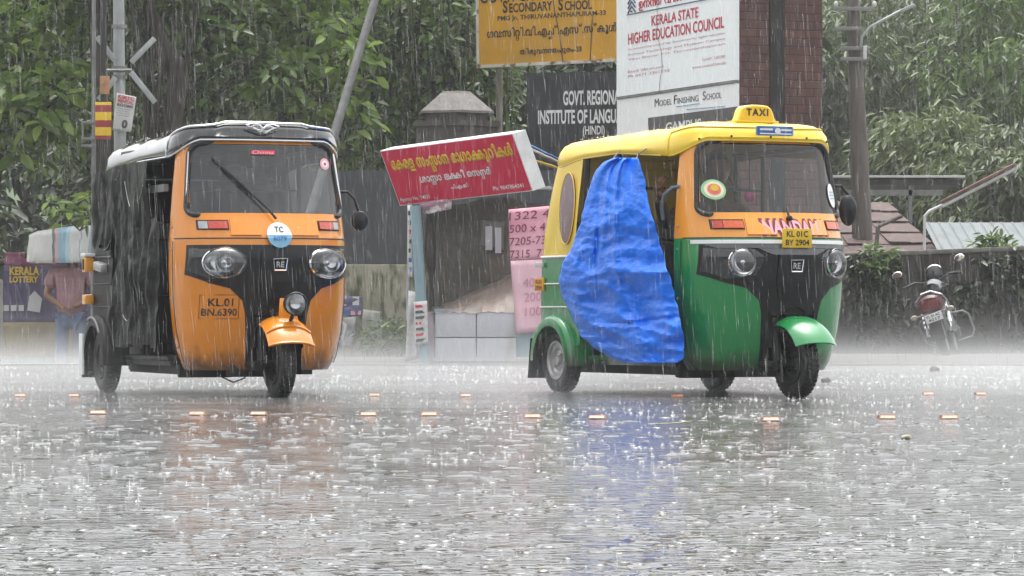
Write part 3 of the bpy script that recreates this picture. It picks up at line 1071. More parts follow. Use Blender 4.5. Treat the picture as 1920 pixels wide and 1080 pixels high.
autoL, rpL = rickshaw("autorickshaw", cfgL, left_loc, LA, "orange autorickshaw with black hood and white piping, driving through the rain")
autoR, rpR = rickshaw("autorickshaw", cfgR, right_loc, RA, "green and yellow autorickshaw with a roof taxi sign and blue sheet on its side")

def inv(px, py, lx, loc, ang):
    """local (y, z) of the point seen at (px,py) on the plane x = lx of a vehicle"""
    ca, sa = math.cos(ang), math.sin(ang)
    k = (px - 960.0) / F
    # world X = loc.x + ca*lx - sa*y ; world Y = loc.y + sa*lx + ca*y ; X = k*Y
    y = (loc.x + ca * lx - k * (loc.y + sa * lx)) / (sa + k * ca)
    Y = loc.y + sa * lx + ca * y
    return y, CAMH + (HZ - py) * Y / F

# ---- marks on the left vehicle
def disc(mb, cx, cz, r, off, mi=0, half=None, n=28, ry=None):
    pts = [(cx + r * math.cos(2 * math.pi * k / n), cz + (ry or r) * math.sin(2 * math.pi * k / n)) for k in range(n)]
    if half == 'top': pts = [(x, max(z, cz)) for x, z in pts]
    if half == 'bot': pts = [(x, min(z, cz)) for x, z in pts]
    ctr = (cx, cz + (0.3 * r if half == 'top' else -0.3 * r if half == 'bot' else 0))
    fn = onS(off)
    mb.add([fn(*p) for p in pts] + [fn(*ctr)], [(i, (i + 1) % n, n) for i in range(n)], mi)

b = MB()
pl = [(-0.445, 0.475), (-0.235, 0.475), (-0.235, 0.620), (-0.445, 0.620)]
fnp = onS(0.004)
b.tube([fnp(*pl[0]), fnp(-0.34, 0.475), fnp(*pl[1]), fnp(*pl[2]), fnp(-0.34, 0.62), fnp(*pl[3])], 0.0018, 4, closed=True)
put_text(b, glyphs("KL.01", bold=0.015), -0.335, 0.575, 0.135, 0.048, fnp)
put_text(b, glyphs("BN.6390", bold=0.015), -0.34, 0.515, 0.19, 0.046, fnp)
b.build("number_lettering", M['blackpaint'], autoL, smooth=False, fix=False)
b = MB()
disc(b, 0.005, 0.985, 0.078, 0.03, 0, 'top')
disc(b, 0.005, 0.985, 0.078, 0.03, 1, 'bot')
put_text(b, glyphs("TC", bold=0.02), 0.005, 1.02, 0.055, 0.036, onS(0.034), 2)
put_text(b, glyphs("6079", bold=0.02), 0.005, 0.965, 0.085, 0.03, onS(0.034), 3)
b.build("permit_disc", [M['white'], M['skyblue'], M['blackpaint'], M['bluepaint']], autoL, smooth=False, fix=False)
b = MB()
patch(b, [(-0.095, 1.486), (0.055, 1.486), (0.06, 1.512), (-0.09, 1.512)], 0.004, 0.004, 8, 2)
put_text(b, glyphs("Chinnu", shear=0.2, bold=0.01), -0.018, 1.499, 0.135, 0.024, onS(0.007), 1)
b.build("windscreen_sticker", [mat("red_vinyl_sticker", (0.62, 0.02, 0.06), 0.4), M['sticker1']], autoL, smooth=False, fix=False)
b = MB()
disc(b, 0.395, 1.435, 0.036, 0.004, 0)
disc(b, 0.395, 1.435, 0.022, 0.006, 1)
disc(b, 0.395, 1.435, 0.010, 0.008, 2)
b.build("round_sticker", [M['sticker1'], M['white'], M['redpaint']], autoL, smooth=False, fix=False)
# winged emblem on the hood front
def hoodfront(a, c):            # surface in front of the visor of a vehicle
    q = min(abs(a) / 0.545, 1)
    return Vector((a, 0.62 - 0.305 * (1 - q ** 2.6) ** (1 / 2.6) - 0.014, c))
b = MB()
for s in (-1, 1):
    wing = [(0.0, 0.0), (0.03, 0.022), (0.065, 0.026), (0.105, 0.014), (0.085, 0.006), (0.06, -0.002), (0.03, -0.016), (0.01, -0.016)]
    for dz, k in ((0.0, 1.0), (-0.010, 0.7)):
        pts = [hoodfront(s * (x * k) - 0.02, 1.645 + (z + (0.006 if s < 0 else 0)) * 1.0 + dz) for x, z in wing]
        b.tube(pts, 0.005, 5, closed=True)
b.build("winged_emblem", M['silver'], autoL)
b = MB()
b.tube([onS(0.02)(whw(z) + 0.012, z) for z in np.linspace(1.16, 1.50, 12)], 0.008, 6)
b.tube([onS(0.02)(-whw(z) - 0.012, z) for z in np.linspace(1.16, 1.50, 12)], 0.006, 6)
b.build("screen_trim", M['silver'], autoL)
b = MB()
b.tube([(0.50, 0.42, 1.265), (0.56, 0.40, 1.265), (0.60, 0.385, 1.22), (0.625, 0.375, 1.14)], 0.009, 8)
mo = b.build("mirror_arm", M['plastic'], autoL)
b = MB()
b.lathe([(0.0, -0.028), (0.035, -0.025), (0.052, -0.014), (0.057, 0.0), (0.053, 0.01), (0.0, 0.012)], (0.63, 0.37, 1.085), 'y', 28, M=Matrix.Diagonal((0.95, 1, 1.1)))
b.build("mirror", M['plastic'], mo)
# black weather curtain on the near side
def curt(x0):
    def f(u, v):
        y = 0.60 + 1.66 * u
        z = 0.27 + (1.46 - 0.04 * max(0, u - 0.5) * 2 - 0.27) * v
        fold = 0.016 * math.sin(y * 34 + 4 * nz(y * 2, z * 1.5)) * (1.1 - 0.7 * v) + 0.05 * nz(y * 4, z * 2.2, 3.0) + 0.03 * (0.5 - abs(nz(y * 7, z * 4.5, 8))) + 0.012 * nz(y * 19, z * 9, 4)
        return (x0 - 0.01 + fold * (0.3 + 0.7 * math.sin(math.pi * min(1, v * 1.02)) ** 0.5), y, z)
    return f
b = MB()
b.grid(curt(-0.615), 130, 56, skip=lambda c: (c.y > 1.72 + 0.08 * nz(c.z * 5, 3.3) and c.z < 0.93 + 0.05 * nz(c.y * 9, 2)) or (c.y > 2.2 + 0.05 * nz(c.z * 7, 1.7)) or  (c.y < 0.80 + 0.04 * nz(c.z * 5, 1) and c.z > 1.10 + 0.04 * nz(c.y * 9, 2)) or c.z < 0.30 + 0.05 * nz(c.y * 7, 4.0) or (c.y < 0.61 + 0.015 * nz(c.z * 5, 6)))
cu = b.build("side_curtain", M['curtain'], autoL, ang=60)
b = MB()
b.grid(curt(-0.575), 20, 30, skip=lambda c: c.y > 0.86)
b2 = MB()
for (y0, z0, y1, z1) in ((0.70, 1.30, 0.84, 1.20), (1.52, 0.98, 1.70, 0.92), (1.15, 1.34, 1.02, 1.18), (1.30, 1.42, 1.40, 1.36), (1.2, 0.50, 1.05, 0.47)):
    p = [Vector((-0.675, y0 + (y1 - y0) * t, z0 + (z1 - z0) * t - 0.02 * math.sin(t * 3.1))) for t in (0, 0.25, 0.5, 0.75, 1)]
    MB().tube(p, 0.0028, 5).build("curtain_cord", M['galvdull0'], cu)
b = MB()
b.box((-0.55, 0.78, 1.285), (0.03, 0.34, 0.045))
b.build("grab_bar", M['galvdull0'], autoL)
for (z, hz_, m_) in ((0.83, 0.10, M['amberlens']), (0.60, 0.065, M['amberlens'])):
    b = MB()
    b.box((-0.665, 2.17, z), (0.06, 0.10, hz_), bev=0.012)
    lo_ = b.build("side_lamp", m_, autoL)
    if z > 0.7:
        MB().box((-0.665, 2.17, z + 0.062), (0.07, 0.12, 0.022), bev=0.004).build("lamp_cap", M['white'], lo_)
        MB().box((-0.697, 2.165, z), (0.006, 0.03, 0.07)).build("lamp_mark", M['blackpaint'], lo_)
b = MB()
b.box((-0.64, 1.90, 0.81), (0.07, 0.22, 0.06), M=Matrix.Rotation(0.1, 3, 'X'), bev=0.02)
b.build("side_handle", M['rim'], autoL)
b = MB()
pts = []
for k in range(15):
    a = R(0 + 110 * k / 14)
    pts.append((-0.684, 2.0 - 0.272 * math.cos(a), 0.21 + 0.272 * math.sin(a)))
b.tube(pts[5:], 0.007, 6)
b.build("fender_stripe", M['galvdull0'], autoL)

# ---- marks and fittings on the right vehicle
b = MB()
b.box((0.0, S(0, 0.97) - 0.055, 0.962), (0.205, 0.008, 0.115), bev=0.003)
pl_ = b.build("number_plate", M['plateyellow'], autoR)
b = MB()
fnp = flat((0.0, S(0, 0.97) - 0.061, 0.962), (1, 0, 0), (0, 0, 1), (0, -1, 0), 0.0)
put_text(b, glyphs("KL 01C", bold=0.02), 0.0, 0.026, 0.15, 0.036, fnp)
put_text(b, glyphs("BY 2904", bold=0.02), 0.0, -0.026, 0.165, 0.036, fnp)
b.build("plate_lettering", M['blackpaint'], pl_, smooth=False, fix=False)
b = MB()
put_text(b, glyphs("NANDANA", bold=0.11, spacing=1.15), 0.05, 1.032, 0.49, 0.108, onS(0.006), 0)
put_text(b, glyphs("NANDANA", bold=0.045, spacing=1.15), 0.05, 1.032, 0.46, 0.082, onS(0.010), 1)
b.build("name_sticker", [M['maroon'], M['sticker1']], autoR, smooth=False, fix=False)
b = MB()
disc(b, -0.405, 1.26, 0.062, 0.004, 0); disc(b, -0.405, 1.26, 0.050, 0.006, 1); disc(b, -0.405, 1.262, 0.034, 0.008, 2); disc(b, -0.403, 1.27, 0.020, 0.010, 3)
b.build("round_sticker", [mat("green_sticker", (0.30, 0.62, 0.33), 0.4), mat("cream_sticker", (0.80, 0.72, 0.50), 0.4), mat("coral_sticker", (0.70, 0.16, 0.14), 0.4), M['plateyellow']], autoR, smooth=False, fix=False)
b = MB()
disc(b, 0.43, 1.235, 0.042, 0.006, 0, ry=0.075)
for k in range(3):
    patch(b, [(0.405, 1.255 - 0.02 * k), (0.455, 1.255 - 0.02 * k), (0.455, 1.26 - 0.02 * k), (0.405, 1.26 - 0.02 * k)], 0.009, 0.003, 4, 2, 1)
b.build("oval_sticker", [M['white'], M['skyblue']], autoR, smooth=False, fix=False)
b = MB()
pts = rrect(0.135, 0.030, 0.012)
c0 = 1.625
for ring, (k, off, mi) in enumerate(((1.0, 0.0, 0), (0.92, 0.004, 1))):
    ps = [hoodfront(0.02 + x * k, c0 + z * k) + Vector((0, -0.010 - off, 0)) for x, z in pts]
    b.add(ps + [hoodfront(0.02, c0) + Vector((0, -0.012 - off, 0))], [(i, (i + 1) % len(ps), len(ps)) for i in range(len(ps))], mi)
for (x0, x1, z0, z1) in ((-0.11, -0.02, 0.002, 0.014), (0.04, 0.115, 0.0, 0.012), (-0.11, 0.115, -0.022, -0.014)):
    ps = [hoodfront(0.02 + x, c0 + z) + Vector((0, -0.020, 0)) for x, z in ((x0, z0), (x1, z0), (x1, z1), (x0, z1))]
    b.add(ps, [(0, 1, 2, 3)], 2)
n = 16
ps = [hoodfront(0.035 + 0.022 * math.cos(2 * math.pi * k / n), c0 + 0.018 * math.sin(2 * math.pi * k / n)) + Vector((0, -0.022, 0)) for k in range(n)]
b.add(ps, [tuple(range(n))], 2)
b.build("visor_badge", [mat("badge_border", (0.30, 0.42, 0.55), 0.35), mat("badge_blue", (0.035, 0.14, 0.42), 0.3), M['white']], autoR, smooth=False, fix=False)
# taxi sign: a domed box on the roof
tx = Vector((-0.01, 0.50, 1.685))
b = MB()
prof = [(-0.140, 0.0), (-0.125, 0.03), (-0.112, 0.070), (-0.100, 0.090), (-0.075, 0.103), (-0.03, 0.108), (0.03, 0.108), (0.075, 0.103), (0.100, 0.090), (0.112, 0.070), (0.125, 0.03), (0.140, 0.0)]
b.prism(prof, tx + Vector((0, -0.045, 0)), (1, 0, 0), (0, 0, 1), (0, -1, 0), 0.09)
bm_sign = b.build("taxi_sign", mat("taxi_sign_yellow", (0.82, 0.52, 0.01), 0.25, coat=0.6, var=0.04), autoR)
md = bm_sign.modifiers.new("bevel", 'BEVEL'); md.width = 0.012; md.segments = 3
b = MB()
put_text(b, glyphs("TAXI", bold=0.03, spacing=1.25), 0.0, 0.062, 0.155, 0.044, flat(tx + Vector((0, -0.046, 0)), (1, 0, 0), (0, 0, 1), (0, -1, 0), 0.002))
b.build("sign_lettering", M['blackpaint'], bm_sign, smooth=False, fix=False)
MB().box(tx + Vector((0, 0, 0.004)), (0.30, 0.11, 0.012), bev=0.004).build("sign_base", M['yellow'], bm_sign)
# mirrors
b = MB()
b.tube([(-0.52, 0.50, 1.285), (-0.57, 0.52, 1.275), (-0.60, 0.57, 1.23), (-0.60, 0.60, 1.15), (-0.59, 0.60, 1.08)], 0.012, 8)
b.build("mirror_arm", mat("grey_blue_arm", (0.12, 0.16, 0.20), 0.3, metal=0.3), autoR)
b = MB()
b.tube([(0.50, 0.42, 1.30), (0.56, 0.40, 1.30), (0.605, 0.385, 1.24), (0.615, 0.385, 1.18)], 0.010, 8)
ma = b.build("mirror_arm", M['plastic'], autoR)
b = MB()
b.lathe([(0.0, -0.035), (0.04, -0.03), (0.062, -0.015), (0.068, 0.0), (0.063, 0.012), (0.0, 0.014)], (0.60, 0.385, 1.15), 'y', 28, M=Matrix.Diagonal((0.95, 1, 1.45)))
b.build("mirror", M['plastic'], ma)
b = MB()
y_, z_ = inv(1041, 533, -0.635, right_loc, RA)
b.box((-0.640, 2.20, z_), (0.012, 0.13, 0.085), bev=0.003)
sp = b.build("side_plate", mat("orange_plate", (0.75, 0.36, 0.02), 0.4), autoR)
b = MB()
fnp = flat((-0.6465, 2.20, z_), (0, -1, 0), (0, 0, 1), (-1, 0, 0), 0.001)
put_text(b, glyphs("KL01", bold=0.02), 0, 0.019, 0.085, 0.026, fnp)
put_text(b, glyphs("2904", bold=0.02), 0, -0.02, 0.095, 0.026, fnp)
b.build("plate_lettering", mat("brown_lettering", (0.16, 0.06, 0.01), 0.5), sp, smooth=False, fix=False)
MB().box((-0.640, 2.20, 0.825), (0.012, 0.10, 0.032), bev=0.003).build("side_label", M['offwhite'], autoR)
# white scratch decal on the far flank
b = MB()
patch(b, [(0.475, 0.50), (0.50, 0.46), (0.505, 0.54), (0.49, 0.56)], 0.006, 0.004, 4, 4)
b.build("flank_decal", M['offwhite'], autoR)

# ---- blue tarpaulin hung over the right vehicle's side opening
rows = [(296, 1152, 1196), (304, 1132, 1199), (320, 1117, 1203), (340, 1108, 1208), (380, 1098, 1216), (420, 1088, 1226), (460, 1074, 1237), (500, 1052, 1250),
        (530, 1049, 1259), (560, 1055, 1266), (600, 1074, 1276), (630, 1090, 1281), (650, 1108, 1283), (664, 1135, 1283), (673, 1150, 1282), (680, 1175, 1270)]
pys = [r_[0] for r_ in rows]
def tarp(u, v):
    py = 296 + (680 - 296) * v
    a = np.interp(py, pys, [r_[1] for r_ in rows])
    c = np.interp(py, pys, [r_[2] for r_ in rows])
    px = a + (c - a) * u
    if v > 0.06:
        px += 3.0 * nz(v * 22, 5.5 + (3 if u > .5 else 0)) * (abs(u - .5) * 2) ** 4
    bul = 0.03 + 0.055 * math.sin(math.pi * (0.08 + 0.84 * u)) * math.sin(math.pi * (v ** 0.75) * 0.93) ** 0.8
    ridge = lambda a_, c_, d_: 1 - 2.2 * abs(nz(a_, c_, d_))
    amp = min(1, v * 2.5)
    wv = amp * (0.026 * ridge(u * 1.9 + 0.3 * v, v * 3.6, 1.0) + 0.020 * ridge(u * 2.6 + v, v * 9, 2.0) * (0.35 + 0.65 * v) + 0.012 * ridge(u * 3.4 - v, v * 15, 3.0) + 0.004 * ridge(u * 9, v * 34, 6.0)) + 0.012 * nz(u * 5, v * 2.0, 5.0)
    cre = 0.020 * max(0, 1 - abs(u - 0.52 + 0.05 * math.sin(v * 6)) / 0.05) * (1 - v * 0.8) + 0.016 * max(0, 1 - abs(u - 0.30 - 0.1 * v) / 0.05) * max(0, 1 - v * 1.6)
    fold = 0.020 * max(0, 1 - abs(v - 0.79 - 0.02 * math.sin(u * 4)) / 0.016) * (1 if u > 0.5 else 0.3) \
        + 0.024 * max(0, 1 - abs(u - 0.28 - 0.35 * (v - 0.42)) / 0.035) * max(0, 1 - abs(v - 0.45) * 4)
    pin = 0.02 * math.sin(u * 14) * max(0, 1 - v * 7)
    lx = -(0.575 + bul + wv + cre - fold + pin)
    y, z = inv(px, py, lx, right_loc, RA)
    return (lx, y, z)
b = MB()
b.grid(tarp, 70, 120)
tp = b.build("tarpaulin", M['tarp'], None, ang=28)
tp.matrix_world = Matrix.Translation(right_loc) @ Matrix.Rotation(RA, 4, 'Z')
md = tp.modifiers.new("thick", 'SOLIDIFY'); md.thickness = 0.003; md.offset = 0
tag(tp, "crumpled blue tarpaulin billowing over the open side of the green autorickshaw", "tarpaulin")

for (pu, lx0, zt_) in ((0.1, -0.56, 1.53), (0.9, -0.56, 1.53)):
    p0 = Vector(tarp(pu, 0.01))
    MB().tube([p0, (p0 + Vector((lx0, p0.y, zt_))) / 2 + Vector((0, 0.02, 0)), Vector((lx0, p0.y + (0.5 - pu) * 0.1, zt_))], 0.004, 5).build("tie_cord", M['galvdull0'], tp)
b = MB()
b.tube([Vector(tarp(u_, 0.997)) for u_ in np.linspace(0, 1, 30)], 0.006, 5)
b.build("hem", M['tarp'], tp)

# pink ornament hanging behind the right windscreen
orn = empty("dashboard_ornament", right_loc + Matrix.Rotation(RA, 3, 'Z') @ Vector((-0.06, 0.46, 1.15)), RA, "small pink ball ornament hanging behind the green autorickshaw's windscreen", "ornament")
b = MB()
b.lathe([(0.0, -0.032), (0.02, -0.027), (0.033, -0.01), (0.034, 0.008), (0.024, 0.026), (0.0, 0.033)], (0, 0, 0.075), 'z', 20)
b.build("ball", mat("pink_plush", (0.60, 0.06, 0.25), 0.6), orn)
MB().tube([(0, 0, 0.10), (0.01, 0.02, 0.28), (0.0, 0.03, 0.44)], 0.003, 5).build("string", M['chassis'], orn)

# ---- driver of the right vehicle
drv = empty("person", right_loc, RA, "driver in a brown shirt seated behind the green autorickshaw's windscreen, arm raised", "person")
Vs = [(0, 1.02, 0.66), (0, 1.06, 0.85), (0, 1.04, 1.08), (0, 1.03, 1.20), (0, 1.01, 1.30),
      (-0.19, 1.04, 1.17), (-0.36, 0.98, 1.06), (-0.47, 0.87, 1.22), (0.19, 1.04, 1.17), (0.30, 0.90, 0.98), (0.30, 0.68, 1.06),
      (-0.11, 0.98, 0.66), (-0.16, 0.66, 0.66), (-0.16, 0.62, 0.28), (0.11, 0.98, 0.66), (0.16, 0.66, 0.66), (0.16, 0.62, 0.28)]
Es = [(0, 1), (1, 2), (2, 3), (3, 4), (2, 5), (5, 6), (6, 7), (2, 8), (8, 9), (9, 10), (0, 11), (11, 12), (12, 13), (0, 14), (14, 15), (15, 16)]
Rs = [(0.15, 0.11), (0.15, 0.11), (0.15, 0.10), 0.06, 0.055, 0.07, 0.05, 0.035, 0.07, 0.05, 0.035, 0.09, 0.075, 0.05, 0.09, 0.075, 0.05]
body = skin_mesh("body", Vs, Es, Rs, M['shirtbrown'], drv, 0, 2)
def head(parent, c, face=Vector((0, -1, 0)), hairy=True):
    b = MB()
    def hf(u, v):
        a, t = 2 * math.pi * u, math.pi * v
        x, y, z = math.sin(t) * math.cos(a), math.sin(t) * math.sin(a), math.cos(t)
        jaw = 1 - 0.28 * max(0, -z) ** 1.5
        px, py, pz = 0.075 * x * jaw, 0.095 * y * (1 - 0.12 * max(0, -z)), 0.118 * z
        if y < 0:
            py -= 0.022 * math.exp(-(x / 0.16) ** 2 - ((z + 0.12) / 0.18) ** 2)       # nose
            py += 0.010 * math.exp(-((abs(x) - 0.42) / 0.18) ** 2 - ((z - 0.12) / 0.12) ** 2)   # eye sockets
            py -= 0.006 * math.exp(-(x / 0.3) ** 2 - ((z + 0.48) / 0.09) ** 2)        # lips
        px += math.copysign(0.014, x) * math.exp(-((abs(x) - 1) / 0.08) ** 2 - (z / 0.25) ** 2)   # ears
        return (c[0] + px, c[1] + py, c[2] + pz)
    b.grid(hf, 36, 28, closed_u=True)
    h = b.build("head", M['skin'], parent, ang=70)
    b = MB()
    def hr(u, v):
        a, t = 2 * math.pi * u, 0.56 * math.pi * v
        back = 1.0 if math.sin(a) > -0.3 else 0.62
        t *= back
        x, y, z = math.sin(t) * math.cos(a), math.sin(t) * math.sin(a), math.cos(t)
        return (c[0] + 0.082 * x, c[1] + 0.102 * y + 0.004, c[2] + 0.006 + 0.123 * z)
    b.grid(hr, 32, 12, closed_u=True)
    b.build("hair", M['hair'], h, ang=70)
    return h
head(drv, (0, 0.98, 1.41))
def hand(parent, wrist, palm_dir, up, s=1.0):
    """palm with four curled fingers and a thumb"""
    d, u = Vector(palm_dir).normalized(), Vector(up).normalized()
    sd_ = d.cross(u).normalized()
    u = sd_.cross(d)
    W0 = Vector(wrist)
    vs, es, rs = [W0, W0 + d * 0.045 * s, W0 + d * 0.085 * s], [(0, 1), (1, 2)], [(0.022 * s, 0.018 * s), (0.036 * s, 0.016 * s), (0.038 * s, 0.014 * s)]
    for k, L in zip((-1.5, -0.5, 0.5, 1.5), (0.055, 0.070, 0.074, 0.066)):
        r0 = W0 + d * 0.088 * s + u * (k * 0.019 * s)
        i = len(vs)
        vs += [r0, r0 + d * L * 0.45 * s + sd_ * 0.010 * s, r0 + d * L * 0.75 * s + sd_ * 0.034 * s, r0 + d * L * 0.7 * s + sd_ * 0.056 * s]
        es += [(2, i), (i, i + 1), (i + 1, i + 2), (i + 2, i + 3)]
        rs += [0.0095 * s, 0.009 * s, 0.008 * s, 0.007 * s]
    i = len(vs)
    t0 = W0 + d * 0.035 * s + u * 0.036 * s
    vs += [t0, t0 + d * 0.03 * s + u * 0.016 * s + sd_ * 0.014 * s, t0 + d * 0.052 * s + u * 0.012 * s + sd_ * 0.032 * s]
    es += [(1, i), (i, i + 1), (i + 1, i + 2)]
    rs += [0.012 * s, 0.010 * s, 0.008 * s]
    return skin_mesh("hand", vs, es, rs, M['skin'], parent, 0, 1)
hand(drv, (-0.465, 0.875, 1.215), (-0.25, -0.35, 1.0), (0, -1, 0.2))
hand(drv, (0.30, 0.70, 1.055), (0.05, -1, 0.1), (0, 0, 1))
# ==================================================================== ROADSIDE
M['mossy'] = mat("mossy_plaster", (0.30, 0.285, 0.21), 0.6, var=0.2, scale=3, bump=0.3, bscale=14, col2=(0.075, 0.085, 0.045), fac=(0.47, 0.62), mscale=5, stretch=(2.2, 1, 0.7))
M['sheet'] = mat("dark_grey_sheet", (0.055, 0.060, 0.066), 0.45, var=0.12, scale=2)
M['darkboard'] = mat("black_board", (0.020, 0.020, 0.024), 0.5, var=0.2, scale=4)
M['stone'] = mat("wet_stone", (0.065, 0.056, 0.047), 0.5, var=0.3, scale=6, bump=0.4, bscale=14, col2=(0.10, 0.09, 0.078), fac=(0.5, 0.7), mscale=3)
M['signyellow'] = mat("school_sign_yellow", (0.72, 0.36, 0.018), 0.45, var=0.08, scale=2, col2=(0.56, 0.30, 0.04), fac=(0.5, 0.75), mscale=1.5)
M['signred'] = mat("sign_red", (0.60, 0.008, 0.060), 0.35, var=0.06)
M['signedge'] = mat("sign_edge_white", (0.75, 0.76, 0.75), 0.4)
M['signwhite'] = mat("sign_white", (0.86, 0.90, 0.90), 0.4, var=0.03)
M['letterY'] = mat("yellow_lettering", (0.72, 0.46, 0.02), 0.5)
M['letterBrown'] = mat("brown_black_lettering", (0.035, 0.020, 0.008), 0.5)
M['letterW'] = mat("white_lettering", (0.72, 0.72, 0.72), 0.5)
M['letterR'] = mat("crimson_lettering", (0.50, 0.02, 0.055), 0.5)
M['galv'] = mat("galvanised_steel", (0.36, 0.38, 0.38), 0.4, metal=0.3, var=0.15)
M['galvdull'] = mat("dull_steel", (0.20, 0.205, 0.20), 0.5, metal=0.2, var=0.2, scale=10)
M['polewood'] = mat("weathered_pole", (0.105, 0.092, 0.080), 0.7, var=0.3, scale=8, bump=0.4, stretch=(3, 3, 0.3))
M['bark'] = mat("dark_bark", (0.045, 0.038, 0.030), 0.8, var=0.35, scale=6, bump=0.8, bscale=12, stretch=(2.5, 2.5, 0.6))
M['palebark'] = mat("pale_bark", (0.16, 0.145, 0.115), 0.8, var=0.3, scale=5, bump=0.5, stretch=(2, 2, 0.5))
M['paleblue'] = mat("pale_blue_paint", (0.24, 0.36, 0.40), 0.4, var=0.1, scale=5)
M['panel'] = mat("grey_white_panel", (0.56, 0.57, 0.61), 0.35, var=0.05, col2=(0.40, 0.38, 0.36), fac=(0.55, 0.8), mscale=2.5, stretch=(1.5, 1, 0.5))
M['mesh_dark'] = mat("dark_plastic_sheet", (0.125, 0.112, 0.092), 0.35, var=0.35, scale=3, bump=0.6, bscale=5)
M['plasticbrown'] = mat("brownish_clear_sheet", (0.27, 0.215, 0.185), 0.45, var=0.3, scale=4, bump=0.6, bscale=5)
M['newsprint'] = mat("newsprint", (0.62, 0.60, 0.60), 0.6, var=0.15, scale=25)

def brick_material():
    m = bpy.data.materials.new("wet_brick")
    m.use_nodes = True
    t = m.node_tree
    p = t.nodes["Principled BSDF"]
    tc = t.nodes.new("ShaderNodeTexCoord")
    # bricks run along the wall: object x+y -> u, z -> v
    sx = t.nodes.new("ShaderNodeSeparateXYZ"); t.links.new(tc.outputs["Object"], sx.inputs[0])
    ad = t.nodes.new("ShaderNodeMath"); ad.operation = 'ADD'
    t.links.new(sx.outputs[0], ad.inputs[0]); t.links.new(sx.outputs[1], ad.inputs[1])
    cb = t.nodes.new("ShaderNodeCombineXYZ")
    t.links.new(ad.outputs[0], cb.inputs[0]); t.links.new(sx.outputs[2], cb.inputs[1])
    br = t.nodes.new("ShaderNodeTexBrick")
    br.inputs["Scale"].default_value = 1.0
    br.inputs["Brick Width"].default_value = 0.24
    br.inputs["Row Height"].default_value = 0.085
    br.inputs["Mortar Size"].default_value = 0.006
    br.inputs["Color1"].default_value = (0.105, 0.040, 0.030, 1)
    br.inputs["Color2"].default_value = (0.075, 0.030, 0.024, 1)
    br.inputs["Mortar"].default_value = (0.030, 0.018, 0.015, 1)
    t.links.new(cb.outputs[0], br.inputs["Vector"])
    n = t.nodes.new("ShaderNodeTexNoise"); n.inputs["Scale"].default_value = 5; n.inputs["Detail"].default_value = 6
    t.links.new(tc.outputs["Object"], n.inputs["Vector"])
    mx = t.nodes.new("ShaderNodeMixRGB"); mx.blend_type = 'OVERLAY'; mx.inputs[0].default_value = 0.6
    t.links.new(br.outputs["Color"], mx.inputs[1]); t.links.new(n.outputs["Fac"], mx.inputs[2])
    t.links.new(mx.outputs[0], p.inputs["Base Color"])
    p.inputs["Roughness"].default_value = 0.42
    b = t.nodes.new("ShaderNodeBump"); b.inputs["Strength"].default_value = 0.8; b.inputs["Distance"].default_value = 0.01; b.invert = True
    t.links.new(br.outputs["Fac"], b.inputs["Height"]); t.links.new(b.outputs[0], p.inputs["Normal"])
    return m
M['brick'] = brick_material()

# ---- walls and fences on the left
YW = 41.0
b = MB()
x0, x1 = G(185, YW).x, G(905, YW).x
b.box(((x0 + x1) / 2, YW + 0.12, 0.53), (x1 - x0, 0.24, 1.10), bev=0.02)
o = b.build("boundary_wall", M['mossy'])
tag(o, "low mossy plastered wall with streaked stains, behind the orange autorickshaw", "wall")
fx0, fx1 = G(300, YW).x, G(1180, YW).x
fe = empty("sheet_fence", (0, YW + 0.15, 1.08), 0, "dark grey sheet fence standing on top of the mossy wall", "fence")
b = MB()
b.grid(lambda u, v: (fx0 + (fx1 - fx0) * u, 0.003 * math.sin((fx1 - fx0) * u * 26), 1.09 * v), 220, 1)
b.build("fence_sheet", M['sheet'], fe, ang=80)
for x in np.linspace(fx0 + 0.1, fx1 - 0.1, 5):
    MB().box((x, 0.06, 0.53), (0.06, 0.06, 1.12), bev=0.005).build("post", M['galvdull'], fe)

# posters pasted on the mossy wall
def paper(name, label, cat, corners, Y, m, group=None, curl=0.02, th=0.004, seed=0, extra=None):
    """a pasted sheet: four photo corners (tl, tr, br, bl) on the plane at distance Y"""
    q = [P(a, c, Y) for a, c in corners]
    ctr = sum(q, Vector()) / 4
    e = empty(name, ctr, 0, label, cat, group)
    def f(u, v):
        top = q[0].lerp(q[1], u); bot = q[3].lerp(q[2], u)
        p = bot.lerp(top, v) - ctr
        p.y -= abs(curl * nz(u * 2 + seed, v * 2, seed)) + 0.003
        return p
    b = MB()
    b.grid(f, 12, 12)
    o = b.build("sheet", m, e, ang=80)
    md = o.modifiers.new("thick", 'SOLIDIFY'); md.thickness = th; md.offset = 1
    if extra: extra(e, f)
    return e
M['posterpurple'] = mat("violet_poster", (0.13, 0.12, 0.24), 0.55, var=0.2, col2=(0.30, 0.28, 0.36), fac=(0.55, 0.7), mscale=6)
M['postergrey'] = mat("torn_grey_poster", (0.34, 0.35, 0.35), 0.6, var=0.15, col2=(0.14, 0.14, 0.15), fac=(0.56, 0.62), mscale=5)
def poster_art(e, f):
    b = MB()
    for (u0, u1, v0, v1, mi) in ((0.16, 0.36, 0.52, 1.05, 0), (0.62, 0.90, 0.55, 1.0, 0), (0.02, 0.98, 0.28, 0.44, 1), (0.05, 0.5, 0.04, 0.24, 2), (0.55, 0.98, 0.04, 0.26, 3)):
        ps = [f(u, v) + Vector((0, -0.008, 0)) for u, v in ((u0, v0), (u1, v0), (u1, v1), (u0, v1))]
        b.add(ps, [(0, 1, 2, 3)], mi)
    b.build("print", [M['offwhite'], M['posterpurple'], M['bluepaint'], M['sticker1']], e, smooth=False)
paper("poster", "violet printed poster with white shapes pasted on the mossy wall", "poster", [(634, 556), (678, 556), (678, 592), (632, 592)], YW, M['posterpurple'], "posters on the mossy wall", seed=1, extra=poster_art)
